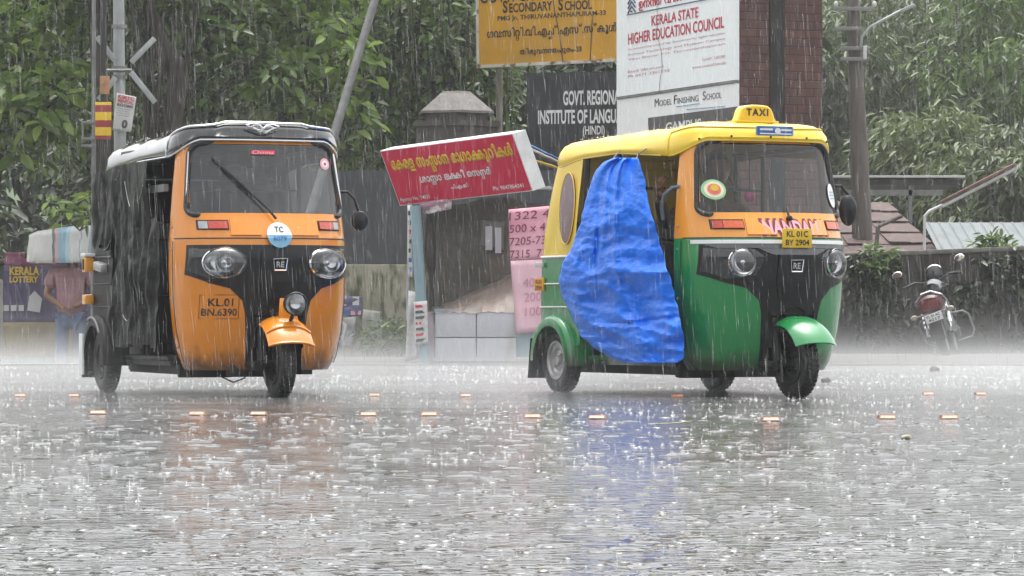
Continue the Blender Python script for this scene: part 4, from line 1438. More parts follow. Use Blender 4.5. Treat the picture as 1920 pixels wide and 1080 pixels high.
def poster_art2(e, f):
    b = MB()
    for (poly, mi) in (([(0.1, 0.1), (0.45, 0.2), (0.6, 0.75), (0.35, 0.9), (0.15, 0.6)], 0), ([(0.6, 0.1), (0.9, 0.1), (0.95, 0.5), (0.7, 0.4)], 1)):
        ps = [f(u, v) + Vector((0, -0.01, 0)) for u, v in poly]
        b.add(ps, [tuple(range(len(ps)))], mi)
    b.build("print", [M['offwhite'], M['sheet']], e, smooth=False)
paper("poster", "torn grey poster with a dark corner low on the mossy wall", "poster", [(628, 596), (668, 594), (664, 648), (625, 652)], YW, M['postergrey'], "posters on the mossy wall", seed=4, curl=0.05, extra=poster_art2)
paper("poster", "peeling pale poster with a dark strip, beside the torn grey poster", "poster", [(681, 580), (712, 584), (718, 646), (676, 642)], YW, mat("pale_poster", (0.36, 0.36, 0.33), 0.6, var=0.2, col2=(0.10, 0.10, 0.10), fac=(0.58, 0.62), mscale=4), "posters on the mossy wall", seed=9, curl=0.07)

# ---- hexagonal stone gate pillar
gp = empty("gate_pillar", G(855, 43.4, 0), 0, "stone gate pillar with hexagonal pyramid cap behind the red lottery sign", "pillar")
kz = lambda py: CAMH + (HZ - py) * 43.4 / F
k_ = 43.4 / F
hexM = Matrix.Rotation(R(34), 3, 'Z')
def hexlathe(prof):
    b = MB()
    b.lathe([(r_ * k_, z) for r_, z in prof], (0, 0, 0), 'z', 6, M=hexM)
    return b
hexlathe([(0, 0.0), (86, 0.0), (86, kz(240)), (0, kz(240))]).build("shaft", M['stone'], gp, smooth=False)
hexlathe([(0, kz(240) + .002), (92, kz(240) + .002), (92, kz(229)), (0, kz(229))]).build("slab", M['stone'], gp, smooth=False)
hexlathe([(0, kz(229) + .002), (66, kz(229) + .002), (66, kz(215)), (0, kz(215))]).build("neck", M['stone'], gp, smooth=False)
hexlathe([(0, kz(215) + .002), (80, kz(215) + .002), (78, kz(210)), (34, kz(176)), (30, kz(172)), (0, kz(172))]).build("cap", M['stone'], gp, smooth=False)

# ---- generic board from three photo corners on different distances
def board(name, tl, tr, bl, th, m, parent=None, edge=None):
    u = tr - tl
    v = tl - bl
    W, H = u.length, v.length
    u, v = u.normalized(), v.normalized()
    n = u.cross(v).normalized()
    if n.y > 0: n = -n
    C_ = (tr + bl) / 2
    b = MB()
    b.prism([(-W / 2, -H / 2), (W / 2, -H / 2), (W / 2, H / 2), (-W / 2, H / 2)], C_, u, v, n, th)
    o = b.build(name, m, parent, smooth=False)
    return o, C_, u, v, n, W, H

# yellow school board (right end nearer to the road)
ya, yb = 47.0, 45.3
tl, tr = P(889, -86, ya), P(1262, -115, yb)
blp = P(898, 122, ya)
tl = Vector((blp.x - 0.02, blp.y, P(889, -86, ya).z))
tr = Vector((tr.x, tr.y, tl.z))
ys = empty("school_sign", (blp.x, blp.y, 0), 0, "yellow school sign board with brown lettering in two scripts, above the gate pillar", "sign board")
def rel(e, *pts):
    return [p - e.location for p in pts]
a_, c_, d_ = rel(ys, tl, tr, blp)
bo, C0, u0, v0, n0, W0, H0 = board("board", a_, c_, d_, 0.05, M['signyellow'], ys)
b = MB()
for s in (-1, 1):
    b.prism([(-W0 / 2 - 0.03, s * H0 / 2 - 0.02 + 0.02 * s), (W0 / 2 + 0.03, s * H0 / 2 - 0.02 + 0.02 * s), (W0 / 2 + 0.03, s * H0 / 2 + 0.02 + 0.02 * s), (-W0 / 2 - 0.03, s * H0 / 2 + 0.02 + 0.02 * s)], C0 + n0 * 0.012, u0, v0, n0, 0.07)
    b.prism([(s * W0 / 2 - 0.02 + 0.012 * s, -H0 / 2 + 0.001), (s * W0 / 2 + 0.02 + 0.012 * s, -H0 / 2 + 0.001), (s * W0 / 2 + 0.02 + 0.012 * s, H0 / 2 - 0.001), (s * W0 / 2 - 0.02 + 0.012 * s, H0 / 2 - 0.001)], C0 + n0 * 0.01, u0, v0, n0, 0.066)
b.build("frame", mat("rusty_white_frame", (0.66, 0.63, 0.58), 0.5, var=0.1, col2=(0.20, 0.10, 0.05), fac=(0.56, 0.66), mscale=7), ys, smooth=False)
fn = flat(C0, u0, v0, n0, 0.004)
def bw(px, py, ang_px=0):
    """photo point -> (a,b) on the yellow board"""
    return px, py
def on_plane(C, u, v, n, org):
    """photo pixel -> coordinates (a,b) on a plane through C with axes u,v (C relative to org)"""
    Cw = C + org
    def f(px, py):
        d = Vector(((px - 960) / F, 1.0, (HZ - py) / F))
        o_ = Vector((0, 0, CAMH))
        t = (Cw - o_).dot(n) / d.dot(n)
        q = o_ + d * t - Cw
        return q.dot(u), q.dot(v)
    return f
def text_between(mb, src, pl_, pa, pb, H, fn, mi=0, drop=0.0):
    """lettering whose mid line runs between two photo points on a plane"""
    a0, b0 = pl_(*pa)
    a1, b1 = pl_(*pb)
    put_text(mb, src, (a0 + a1) / 2, (b0 + b1) / 2 + drop, abs(a1 - a0), H, fn, mi)
pl_ = on_plane(C0, u0, v0, n0, ys.location)
b = MB()
px45 = 46.2 / F
text_between(b, glyphs("GOVT. CITY VOCATIONAL HIGHER", bold=0.02), pl_, (900, -13), (1262, -22), 28 * px45, fn)
text_between(b, glyphs("S", bold=0.03), pl_, (943, 15), (952, 14), 24 * px45, fn)
text_between(b, glyphs("ECONDARY", bold=0.03), pl_, (955, 16), (1036, 12), 18 * px45, fn)
text_between(b, glyphs("S", bold=0.03), pl_, (1047, 9), (1056, 8), 24 * px45, fn)
text_between(b, glyphs("CHOOL", bold=0.03), pl_, (1059, 11), (1110, 8), 18 * px45, fn)
text_between(b, glyphs("PMG Jn. THIRUVANANTHAPURAM-33", bold=0.025), pl_, (933, 36), (1136, 26), 12 * px45, fn)
ml1 = ml(["ഗ", "വ", ":", "സ", "ി", ("റ", "റ"), "ി", ".", "വ", "ി", ".", "എ", ("ച", "ച"), "\u0d4d", ".", "എ", "സ", "\u0d4d", ".", "സ", "\u0d4d", "ക", "ൂ", "ൾ"], bold=0.03)
text_between(b, ml1, pl_, (913, 66), (1156, 55), 27 * px45, fn)
ml2 = ml(["ത", "ി", "ര", "ു", "വ", "ന", ('+', "ന", "ത"), "പ", "ു", "ര", "ം", "-", "3", "3"], bold=0.03)
text_between(b, ml2, pl_, (974, 98), (1090, 93), 15 * px45, fn)
b.build("lettering", M['letterBrown'], ys, smooth=False, fix=False)
b = MB()
for pts in ([(1036, -30), (1040, 20), (1050, 70), (1055, 119)], [(1112, 20), (1110, 45), (1108, 80), (1106, 114)]):
    q = [fn(*pl_(*p)) for p in pts]
    b.tube([q_ + n0 * 0.004 for q_ in q], 0.006, 5)
b.build("hanging_wire", M['chassis'], ys)
for px, wd in ((936, 0.045), (1190, 0.045)):
    q = G(px, 46.9 if px < 1000 else 45.8)
    MB().tube([Vector((q.x, q.y, 0)) - ys.location, Vector((q.x, q.y, 4.6)) - ys.location], wd, 10).build("post", M['palebark'], ys)

# black institute board
ia, ib = 43.6, 42.9
bi = empty("institute_sign", P(1115, 590, 43.2) - Vector((0, 0, CAMH)), 0, "black institute sign board with tall white lettering beside the white council sign", "sign board")
a_, c_, d_ = rel(bi, P(988, 137, ia), Vector((P(1330, 120, ib).x, ib, P(988, 137, ia).z)), Vector((P(988, 137, ia).x, ia, P(988, 330, ia).z)))
bo, C1, u1, v1, n1, W1, H1 = board("board", a_, c_, d_, 0.06, M['darkboard'], bi)
fn1 = flat(C1, u1, v1, n1, 0.004)
pl1 = on_plane(C1, u1, v1, n1, bi.location)
b = MB()
text_between(b, glyphs("GOVT. REGIONAL", bold=0.03), pl1, (1056, 186), (1168, 180), 28 * 43 / F, fn1)
text_between(b, glyphs("INSTITUTE OF LANGUAGE", bold=0.03), pl1, (1009, 222), (1184, 215), 27 * 43 / F, fn1)
text_between(b, glyphs("(HINDI)", bold=0.02), pl1, (1093, 248), (1134, 245), 22 * 43 / F, fn1)
b.build("lettering", M['letterW'], bi, smooth=False, fix=False)
for x in (-W1 / 2 + 0.1, W1 / 2 - 0.3):
    q = C1 + u1 * x - n1 * 0.09
    MB().tube([Vector((q.x, q.y, 0.0)), Vector((q.x, q.y, C1.z + H1 / 2 - 0.05))], 0.04, 8).build("post", M['galvdull'], bi)

# ---- brick gate pier carrying the white boards
K = Vector((2.306, 36.0, 0))                    # near corner
Lf = Vector((1.20, 38.8, 0))                   # far end of the sign face
du = (Lf - K).normalized()                      # along the sign face, going back
dv = Vector((-du.y, du.x, 0)) * -1
if dv.x < 0: dv = -dv                           # along the brick face, to the right
Lu, Lv = (Lf - K).length, 0.93
pier = empty("brick_pier", K, 0, "tall dark red brick gate pier with a black rainwater groove, behind the taxi", "pillar")
b = MB()
b.prism([(0, 0), (Lu, 0), (Lu, Lv), (0, Lv)], (0, 0, 5.6), du, dv, (0, 0, 1), 5.6)
b.build("shaft", M['brick'], pier, smooth=False)
b = MB()
a0 = 0.335
b.prism([(a0, 0), (a0 + 0.165, 0), (a0 + 0.165, 5.4), (a0, 5.4)], -du * 0.012, dv, (0, 0, 1), -du, 0.010)
b.build("drain_strip", mat("black_pitch", (0.012, 0.011, 0.012), 0.35, var=0.3), pier, smooth=False)
b = MB()
b.prism([(-0.06, -0.06), (Lu + 0.06, -0.06), (Lu + 0.06, Lv + 0.06), (-0.06, Lv + 0.06)], (0, 0, 5.75), du, dv, (0, 0, 1), 0.148)
b.build("coping", M['stone'], pier, smooth=False)
nS = -dv                                         # outward normal of the sign face
ws = empty("council_sign", K + nS * 0.06, 0, "white council sign board with red lettering on the brick pier", "sign board")
uS = -du                                         # reading direction: from far end to the near corner
OS = du * (Lu / 2)
zb1 = CAMH + (HZ - 150) * 36.0 / F
zt1 = zb1 + 1.65
b = MB()
Wb = Lu + 0.02
b.prism([(-Wb / 2, zb1), (Wb / 2, zb1), (Wb / 2, zt1), (-Wb / 2, zt1)], OS, uS, (0, 0, 1), nS, 0.05)
b.build("board", M['signwhite'], ws, smooth=False)
b = MB()
b.prism([(-Wb / 2 - .006, zb1 - 0.03), (Wb / 2 + .006, zb1 - 0.03), (Wb / 2 + .006, zb1 - 0.002), (-Wb / 2 - .006, zb1 - 0.002)], OS + nS * 0.006, uS, (0, 0, 1), nS, 0.056)
b.build("frame", M['galvdull'], ws, smooth=False)
C2 = OS + Vector((0, 0, (zb1 + zt1) / 2))
fn2 = flat(C2, uS, Vector((0, 0, 1)), nS, 0.004)
pl2 = on_plane(C2, uS, Vector((0, 0, 1)), nS, ws.location)
k36 = 37.2 / F
b = MB()
text_between(b, glyphs("KERALA STATE", bold=0.02), pl2, (1222, 39), (1310, 23), 20 * k36, fn2, 0)
text_between(b, glyphs("HIGHER EDUCATION COUNCIL", bold=0.02), pl2, (1178, 69), (1358, 46), 22 * k36, fn2, 0)
text_between(b, ml(["ഉ", "ന", ('+', "ന", "ത"), ' ', "വ", "ി", "ദ", "ɔ", "ാ", "ഭ", "ɔ", "ാ", "സ"], bold=0.02), pl2, (1198, 5), (1330, -14), 26 * k36, fn2, 0)
b.build("heading", M['letterR'], ws, smooth=False, fix=False)
b = MB()
tiny = ["An autonomous body of the Government for higher education", "Science Technology and Museum Campus", "Vikas Bhavan P.O. Thiruvananthapuram"]
for k, (ya_, yb_) in enumerate(((91, 65), (100, 76), (110, 85))):
    text_between(b, glyphs(tiny[k]), pl2, (1178, ya_), (1360, yb_), 5.5 * k36, fn2, 0)
text_between(b, glyphs("Email: info.council"), pl2, (1178, 134), (1244, 125), 5 * k36, fn2, 0)
text_between(b, glyphs("Ph 0471 2301292"), pl2, (1178, 143), (1256, 132), 5 * k36, fn2, 0)
text_between(b, glyphs("Tel 0471 2301290"), pl2, (1316, 112), (1360, 106), 5.5 * k36, fn2, 0)
text_between(b, glyphs("www.council.kerala"), pl2, (1298, 126), (1361, 118), 5.5 * k36, fn2, 0)
b.build("small_lettering", mat("faded_red_lettering", (0.52, 0.20, 0.24), 0.5), ws, smooth=False, fix=False)
b = MB()
a0_, b0_ = pl2(1176, 28); a1_, b1_ = pl2(1345, -2)
b.tube([fn2(a0_, b0_), fn2(a1_, b0_)], 0.006, 4)
cx_, cz_ = pl2(1185, 8)
for dz in (0.05, 0.0, -0.05):
    b.tube([fn2(cx_ - 0.10, cz_ + dz - 0.04), fn2(cx_, cz_ + dz + 0.03), fn2(cx_ + 0.10, cz_ + dz - 0.04)], 0.010, 4)
b.tube([fn2(cx_, cz_ - 0.085), fn2(cx_, cz_ - 0.07)], 0.014, 6)
b.build("emblem", mat("dark_blue_emblem", (0.04, 0.06, 0.14), 0.5), ws, smooth=False)
b = MB()
q = [fn2(*pl2(*p)) + nS * 0.006 for p in ((1233, -10), (1234, 30), (1233, 62), (1241, 95), (1243, 125), (1239, 150), (1237, 172))]
b.tube(q, 0.003, 5)
b.build("hanging_wire", M['galvdull'], ws)
# second, lower white board
ms = empty("finishing_school_sign", K + nS * 0.055, 0, "small white finishing school board with serif lettering, under the council sign", "sign board")
z2t, z2b = zb1 - 0.034, CAMH + (HZ - 262) * 36.0 / F
b = MB()
b.prism([(-Wb / 2, z2b), (Wb / 2, z2b), (Wb / 2, z2t), (-Wb / 2, z2t)], OS, uS, (0, 0, 1), nS, 0.045)
b.build("board", mat("board_ivory", (0.84, 0.845, 0.84), 0.4, var=0.03), ms, smooth=False)
C3 = OS + Vector((0, 0, (z2t + z2b) / 2))
fn3 = flat(C3, uS, Vector((0, 0, 1)), nS, 0.004)
pl3 = on_plane(C3, uS, Vector((0, 0, 1)), nS, ms.location)
b = MB()
for txt, pa, pb, h in (("M", (1228, 193), (1236, 192), 15), ("ODEL", (1237, 194), (1260, 190), 11), ("F", (1264, 187), (1270, 186), 16), ("INISHING", (1271, 189), (1310, 184), 11),
                       ("S", (1318, 180), (1324, 179), 16), ("CHOOL", (1325, 182), (1353, 178), 11)):
    text_between(b, glyphs(txt), pl3, pa, pb, h * k36, fn3)
b.build("lettering", M['blackpaint'], ms, smooth=False, fix=False)
b = MB()
for pa, pb in (((1268, 200), (1312, 194)), ((1288, 205), (1360, 199))):
    (a0_, b0_), (a1_, b1_) = pl3(*pa), pl3(*pb)
    b.tube([fn3(a0_, b0_), fn3(a1_, b1_)], 0.004, 4)
b.build("small_lettering", M['skyblue'], ms, smooth=False)
ba, bb_ = pl3(1216, 221); bc, bd = pl3(1384, 262)
b = MB()
b.prism([(ba, bd), (bc, bd), (bc, bb_), (ba, bb_)], C3 + nS * 0.006, uS, (0, 0, 1), nS, 0.004)
put_text(b, glyphs("CAMPUS", bold=0.02), (ba + bc) / 2 - 0.2, bb_ - 0.13, 0.9, 0.11, flat(C3 + nS * 0.008, uS, (0, 0, 1), nS, 0.002), 1)
b.build("dark_panel", [mat("grey_panel", (0.09, 0.085, 0.085), 0.5), M['letterW']], ms, smooth=False)

# ==================================================================== LOTTERY STALL
YS = 36.0
st = empty("lottery_stall", G(880, YS), 0, "small roadside lottery stall with pale front panels and a blue-grey corner post", "stall")
def L_(px, py, Y=YS):
    return P(px, py, Y) - st.location
gz = lambda py, Y=YS: CAMH + (HZ - py) * Y / F
def gx(px, Y=YS): return (px - 960) * Y / F - st.location.x
b = MB()
for i, (p0, p1) in enumerate(((816, 892), (894, 968))):
    for (q0, q1) in ((585, 632), (634, 677)):
        b.box(((gx(p0) + gx(p1)) / 2, 0.0, (gz(q0) + gz(q1)) / 2), (gx(p1) - gx(p0), 0.04, gz(q0) - gz(q1)), bev=0.004)
b.build("front_panel", M['panel'], st)
b = MB()
b.box(((gx(814) + gx(1030)) / 2, 0.40, 0.33), (gx(1030) - gx(814), 0.74, 0.46), bev=0.01)
b.build("counter", M['paleblue'], st)
b = MB()
b.box(((gx(797) + gx(815)) / 2, 0.02, 0.28), (gx(813) - gx(799), 0.03, 0.50))
b.build("corner_board", mat("pinkish_panel", (0.58, 0.47, 0.52), 0.5), st)
# plastic sheet bunched over the counter
b = MB()
def cov(u, v):
    x = gx(808) + (gx(965) - gx(808)) * u
    lift = 0.05 + 0.36 * u ** 1.2
    y = -0.03 + 0.72 * v
    z = gz(586) + lift * math.sin(min(1, v * 1.1) * math.pi / 2) + 0.028 * nz(u * 5, v * 4, 2) + 0.012 * nz(u * 16, v * 6, 5)
    return (x, y, z)
b.grid(cov, 40, 14)
b.build("counter_cover", M['plasticbrown'], st, ang=80)
# back sheet, sagging
b = MB()
b.grid(lambda u, v: (gx(796) + (gx(1060) - gx(796)) * u, 0.82 + 0.04 * nz(u * 4, v * 3, 7), gz(610) + (gz(372) - gz(610)) * v - 0.04 * math.sin(u * 9) * v), 30, 20)
b.build("back_sheet", M['mesh_dark'], st, ang=80)
b = MB()
b.grid(lambda u, v: (gx(800) - 0.05 + 0.05 * v, 0.78 * u + 0.02, gz(595) + (gz(385) - gz(595)) * v), 10, 10)
b.build("side_sheet", mat("olive_side_sheet", (0.10, 0.095, 0.075), 0.4, var=0.3), st)
# posts
b = MB()
b.tube([L_(797, 690, YS) + Vector((0, -0.06, 0)), L_(786, 500) + Vector((0, -0.06, 0)), L_(779, 386) + Vector((0, -0.06, 0))], 0.056, 12)
b.build("post", M['paleblue'], st)
b = MB()
b.tube([L_(765, 600) + Vector((0, 0.1, 0)), L_(768, 380) + Vector((0, 0.1, 0))], 0.022, 8)
b.build("post", M['galv'], st)
for px in (815, 1040):
    MB().tube([Vector((gx(px), 0.8, 0.05)), Vector((gx(px), 0.8, gz(340)))], 0.025, 8).build("post", M['galvdull'], st)
b = MB()
b.box(((gx(775) + gx(1050)) / 2, 0.62, gz(362) + 0.06), (gx(1050) - gx(775), 0.60, 0.03), M=Matrix.Rotation(R(5), 3, 'X'))
b.build("roof_board", M['sheet'], st)
# folded sheet showing on the roof beside the sign
ft = empty("folded_sheet", P(1022, 300, 36.6), 0, "blue and straw coloured folded sheet lying on the stall roof beside the sign", "sheet")
b = MB()
for k, (dz, mi, w_) in enumerate(((0.0, 1, 0.30), (0.045, 2, 0.34), (0.085, 0, 0.30))):
    b.grid(lambda u, v: (-0.22 + 0.50 * u, -0.12 + w_ * v, dz + 0.10 * (1 - u) * (0.3 if k == 0 else 1) - 0.14 * u + 0.012 * nz(u * 6, v * 5, k)), 16, 8, mi=mi)
o = b.build("sheet", [M['bluepaint'], M['plateyellow'], M['newsprint']], ft, ang=80)
md = o.modifiers.new("thick", 'SOLIDIFY'); md.thickness = 0.012
MB().tube([(-0.2, 0.2, -0.02), (-0.2, 0.2, -0.32)], 0.02, 6).build("prop", M['galvdull'], ft)
# things pinned on the stall
def lines(txts, m, size=0.8):
    def ex(e, f):
        b = MB()
        n = len(txts)
        for k, t in enumerate(txts):
            if not t: continue
            v = 1 - (k + 0.55) / n
            put_text(b, glyphs(t, shear=0.08), 0.52, v, min(0.9, 0.17 * len(t)) * size, 0.62 / n, lambda a, c: Vector(f(min(max(a, 0), 1), min(max(c, 0), 1))) + Vector((0, -0.010, 0)))
        b.build("handwriting", m, e, smooth=False, fix=False)
    return ex
M['ink'] = mat("violet_ink", (0.25, 0.02, 0.10), 0.5)
M['palink'] = mat("washed_out_ink", (0.60, 0.27, 0.38), 0.5)
paper("price_sheet", "pink paper with handwritten lottery numbers hanging on the stall's right end", "paper", [(953, 393), (1043, 385), (1040, 484), (957, 488)], YS - 0.05, M['pink'], None, 0.02, 0.003, 3,
      lines(["1322 49", "500 x 400", "7205-7305", "7315  7355"], M['ink'], 1.15))
paper("price_sheet", "faded pink paper with washed-out handwriting below the lottery number sheet", "paper", [(957, 489), (1040, 485), (1045, 620), (968, 626)], YS - 0.04, M['palepink'], None, 0.02, 0.003, 6,
      lines(["", "4000", "2000", "1000", ""], M['palink']))
b = MB()
b.box((gx(990), 0.05, 0.27), (gx(1030) - gx(970), 0.10, 0.40), bev=0.01)
b.build("end_panel", M['paleblue'], st)
tk = paper("ticket_pad", "small grey ticket slips pinned inside the lottery stall", "ticket slips", [(902, 413), (946, 415), (944, 470), (900, 462)], YS + 0.70, mat("grey_card", (0.16, 0.15, 0.14), 0.5), None, 0.01, 0.003, 2)
b = MB()
for (a, c, d, e_) in ((0.18, 0.48, 0.02, 0.80), (0.60, 0.86, -0.08, 0.76)):
    b.add([tuple(P(902 + 44 * x, 413 + 57 * (1 - y), YS + 0.68) - tk.location) for x, y in ((a, d), (c, d), (c, e_), (a, e_))], [(0, 1, 2, 3)])
o = b.build("slip", M['panel'], tk, smooth=False)
# newspapers and magazines hung on the left side
def mag(k):
    def ex(e, f):
        b = MB()
        r_ = random.Random(k)
        for j in range(7):
            v = 0.08 + 0.13 * j
            b.add([Vector(f(u, vv)) + Vector((0, -0.008, 0)) for u, vv in ((0.1, v), (0.5 + 0.4 * r_.random(), v), (0.5 + 0.4 * r_.random(), v + 0.06), (0.1, v + 0.06))], [(0, 1, 2, 3)], r_.randint(0, 2))
        b.build("print", [M['sheet'], M['redpaint'], M['bluepaint']], e, smooth=False)
    return ex
paper("newspaper", "curling white newspaper hung at the left foot of the stall", "newspaper", [(766, 545), (782, 548), (786, 672), (760, 678)], YS - 0.02, M['newsprint'], "newspapers hung on the stall", 0.06, 0.004, 1, None)
paper("newspaper", "newspaper with a red block beside the blue-grey stall post", "newspaper", [(776, 566), (801, 564), (803, 645), (778, 648)], YS - 0.12, M['newsprint'], "newspapers hung on the stall", 0.02, 0.004, 2, mag(1))
paper("newspaper", "narrow blue and white magazine strip hanging above the newspapers", "newspaper", [(764, 385), (772, 385), (774, 520), (766, 520)], YS - 0.02, M['newsprint'], "newspapers hung on the stall", 0.03, 0.004, 3, mag(5))
paper("notice_card", "pinkish printed card tucked under the red sign by the stall post", "card", [(783, 380), (848, 372), (846, 392), (800, 402)], YS + 0.05, mat("mauve_card", (0.36, 0.22, 0.27), 0.5, var=0.2, col2=(0.6, 0.58, 0.58), fac=(0.52, 0.56), mscale=9), None, 0.03, 0.003, 5)

# red lottery sign: leaning forward, its right end nearer
sg = empty("lottery_sign", P(868, 320, YS - 0.2), 0, "red lottery sign box with yellow Malayalam heading, tilted on top of the stall", "sign board")
k36s = (YS - 0.2) / F
uS1 = Vector((250, -245, 20)) * k36s
vS1 = Vector((-36, -29, 101)) * k36s
W1s, H1s = uS1.length, vS1.length
uS1.normalize()
vS1 = (vS1 - uS1 * vS1.dot(uS1)).normalized()
nS1 = uS1.cross(vS1).normalized()
if nS1.y > 0: nS1 = -nS1
C4 = P(853, 320, YS - 0.2) - sg.location
b = MB()
rect = [(-W1s / 2, -H1s / 2), (W1s / 2, -H1s / 2), (W1s / 2, H1s / 2), (-W1s / 2, H1s / 2)]
b.prism(rect, C4, uS1, vS1, nS1, 0.004)
b.build("face", M['signred'], sg, smooth=False)
b = MB()
b.prism([(x * 1.012, y * 1.03) for x, y in rect], C4 - nS1 * 0.0045, uS1, vS1, Vector((-0.125, -0.10, -0.045)), 1.0)
b.build("box", M['signedge'], sg, smooth=False)
fn4 = flat(C4, uS1, vS1, nS1, 0.004)
b = MB()
t1 = ml(["േ", "ക", "ര", "ള", ' ', "സ", "ം", ("സ", "ഥ"), "ാ", "ന", ' ', "ഭ", "ാ", "ഗ", "ɔ", ('+', "ക", "ക"), "ു", "റ", "ി", "ക", "ൾ"], bold=0.045)
put_text(b, t1, 0.01, H1s * 0.21, W1s * 0.92, H1s * 0.37, fn4)
b.build("heading", M['letterY'], sg, smooth=False, fix=False)
b = MB()
t2 = ml(["ശ", "ാ", ("സ", "ത"), "ാ", ' ', "ല", ('+', "ക", "ക"), "ി", ' ', "െ", "സ", ("ന", "റ"), "ർ"], bold=0.03)
put_text(b, t2, -0.02, -H1s * 0.10, W1s * 0.54, H1s * 0.22, fn4)
put_text(b, ml(["പ", "ി", ".", "എ", "ം", ".", "ജ", "ി"], bold=0.02), -0.01, -H1s * 0.285, W1s * 0.13, H1s * 0.105, fn4)
put_text(b, glyphs("Agency No. T4021", bold=0.01), -W1s * 0.37, -H1s * 0.41, W1s * 0.23, H1s * 0.085, fn4)
put_text(b, glyphs("Ph: 9847864341", bold=0.01), W1s * 0.345, -H1s * 0.395, W1s * 0.225, H1s * 0.075, fn4)
b.build("lettering", M['letterW'], sg, smooth=False, fix=False)
b = MB()
b.tube([C4 - nS1 * 0.15 - vS1 * H1s * 0.2, Vector((C4.x - 0.1, 0.35, gz(362) + 0.1 - sg.location.z))], 0.02, 6)
b.tube([C4 - nS1 * 0.15 - vS1 * H1s * 0.2 + uS1 * 0.4, Vector((C4.x + 0.3, 0.35, gz(362) + 0.1 - sg.location.z))], 0.02, 6)
b.build("bracket", M['galvdull'], sg)

# ==================================================================== POLES ON THE LEFT
Yp = 40.0
pe = empty("lamp_pole", G(224, Yp), 0, "grey steel pole with four diagonal flat bars forming a cross", "pole")
kp = Yp / F
MB().tube([(0.03, 0, -0.3), (0.01, 0, 2.0), (0, 0, 3.0), (-0.02, 0, 5.4)], [0.075, 0.070, 0.066, 0.060], 16).build("shaft", M['galv'], pe)
for (a, c, d, e_) in ((183, 70, 214, 112), (289, 73, 247, 116), (186, 186, 216, 146), (290, 191, 246, 136)):
    p0, p1 = P(a, c, Yp - 0.1) - pe.location, P(d, e_, Yp - 0.1) - pe.location
    p1 = p1.lerp(Vector((0, -0.09, p1.z)), 0.0)
    dd = (p1 - p0)
    ang_ = math.atan2(dd.z, dd.x)
    MB().box((p0 + p1) / 2, (dd.length + 0.02, 0.012, 0.062), M=Matrix.Rotation(-ang_, 3, 'Y'), bev=0.003).build("cross_bar", M['galv'], pe)
b = MB()
zc = gz(128, Yp)
for z in (zc, zc - 0.10, gz(50, Yp)):
    b.lathe([(0.072, z - 0.02), (0.088, z - 0.02), (0.088, z + 0.02), (0.072, z + 0.02)], (0, 0, 0), 'z', 16)
b.tube([(-0.15, -0.1, zc - 0.03), (0.15, -0.1, zc - 0.03)], 0.018, 6)
b.build("clamp", M['galvdull'], pe)
# striped marker on a slim post
me_ = empty("striped_marker", G(194, Yp - 0.5), 0, "yellow and dark red striped marker board on a slim dark post", "marker post")
def stripe_mat():
    m = bpy.data.materials.new("yellow_red_stripes")
    m.use_nodes = True
    t = m.node_tree
    tc = t.nodes.new("ShaderNodeTexCoord"); sx = t.nodes.new("ShaderNodeSeparateXYZ")
    t.links.new(tc.outputs["Object"], sx.inputs[0])
    mu = t.nodes.new("ShaderNodeMath"); mu.operation = 'MULTIPLY'; mu.inputs[1].default_value = 1 / (28.5 * 39.5 / F)
    t.links.new(sx.outputs[2], mu.inputs[0])
    ad = t.nodes.new("ShaderNodeMath"); ad.operation = 'ADD'; ad.inputs[1].default_value = 0.27
    t.links.new(mu.outputs[0], ad.inputs[0])
    fr = t.nodes.new("ShaderNodeMath"); fr.operation = 'FRACT'
    t.links.new(ad.outputs[0], fr.inputs[0])
    r = t.nodes.new("ShaderNodeValToRGB"); r.color_ramp.interpolation = 'CONSTANT'
    r.color_ramp.elements[0].color = (0.76, 0.50, 0.01, 1)
    r.color_ramp.elements[1].position = 0.54
    r.color_ramp.elements[1].color = (0.30, 0.028, 0.03, 1)
    t.links.new(fr.outputs[0], r.inputs[0])
    t.links.new(r.outputs[0], t.nodes["Principled BSDF"].inputs["Base Color"])
    t.nodes["Principled BSDF"].inputs["Roughness"].default_value = 0.4
    return m
M['stripes'] = stripe_mat()
Ym = Yp - 0.5
b = MB()
b.box((0.005, -0.06, (gz(262, Ym) + gz(192, Ym)) / 2), (30 * Ym / F, 0.02, gz(192, Ym) - gz(262, Ym)), bev=0.004)
b.build("board", M['stripes'], me_)
b = MB()
b.box((0.02, -0.05, (gz(180, Ym) + gz(140, Ym)) / 2), (18 * Ym / F, 0.015, gz(142, Ym) - gz(176, Ym)), bev=0.003)
b.build("upper_plate", mat("ochre_plate", (0.40, 0.20, 0.09), 0.5, var=0.3, scale=12), me_)
MB().tube([(0.0, 0, -0.3), (0.0, 0, 4.6)], 0.035, 8).build("post", M['chassis'], me_)
sp_ = empty("slim_post", G(176, Yp - 0.2), 0, "slim rusty steel post with small fittings, left of the striped marker", "post")
MB().tube([(-0.01, 0, -0.3), (0, 0, 2.2), (0.0, 0, 4.6)], [0.03, 0.026, 0.022], 8).build("shaft", M['galvdull'], sp_)
b = MB()
for py in (232, 262, 275):
    z = gz(py, Yp)
    b.box((-0.06, -0.02, z), (0.16, 0.05, 0.03), bev=0.004)
b.tube([(-0.13, -0.02, gz(270, Yp)), (-0.11, -0.02, gz(232, Yp)), (-0.03, -0.02, gz(228, Yp))], 0.012, 6)
b.build("fitting", M['galvdull'], sp_)
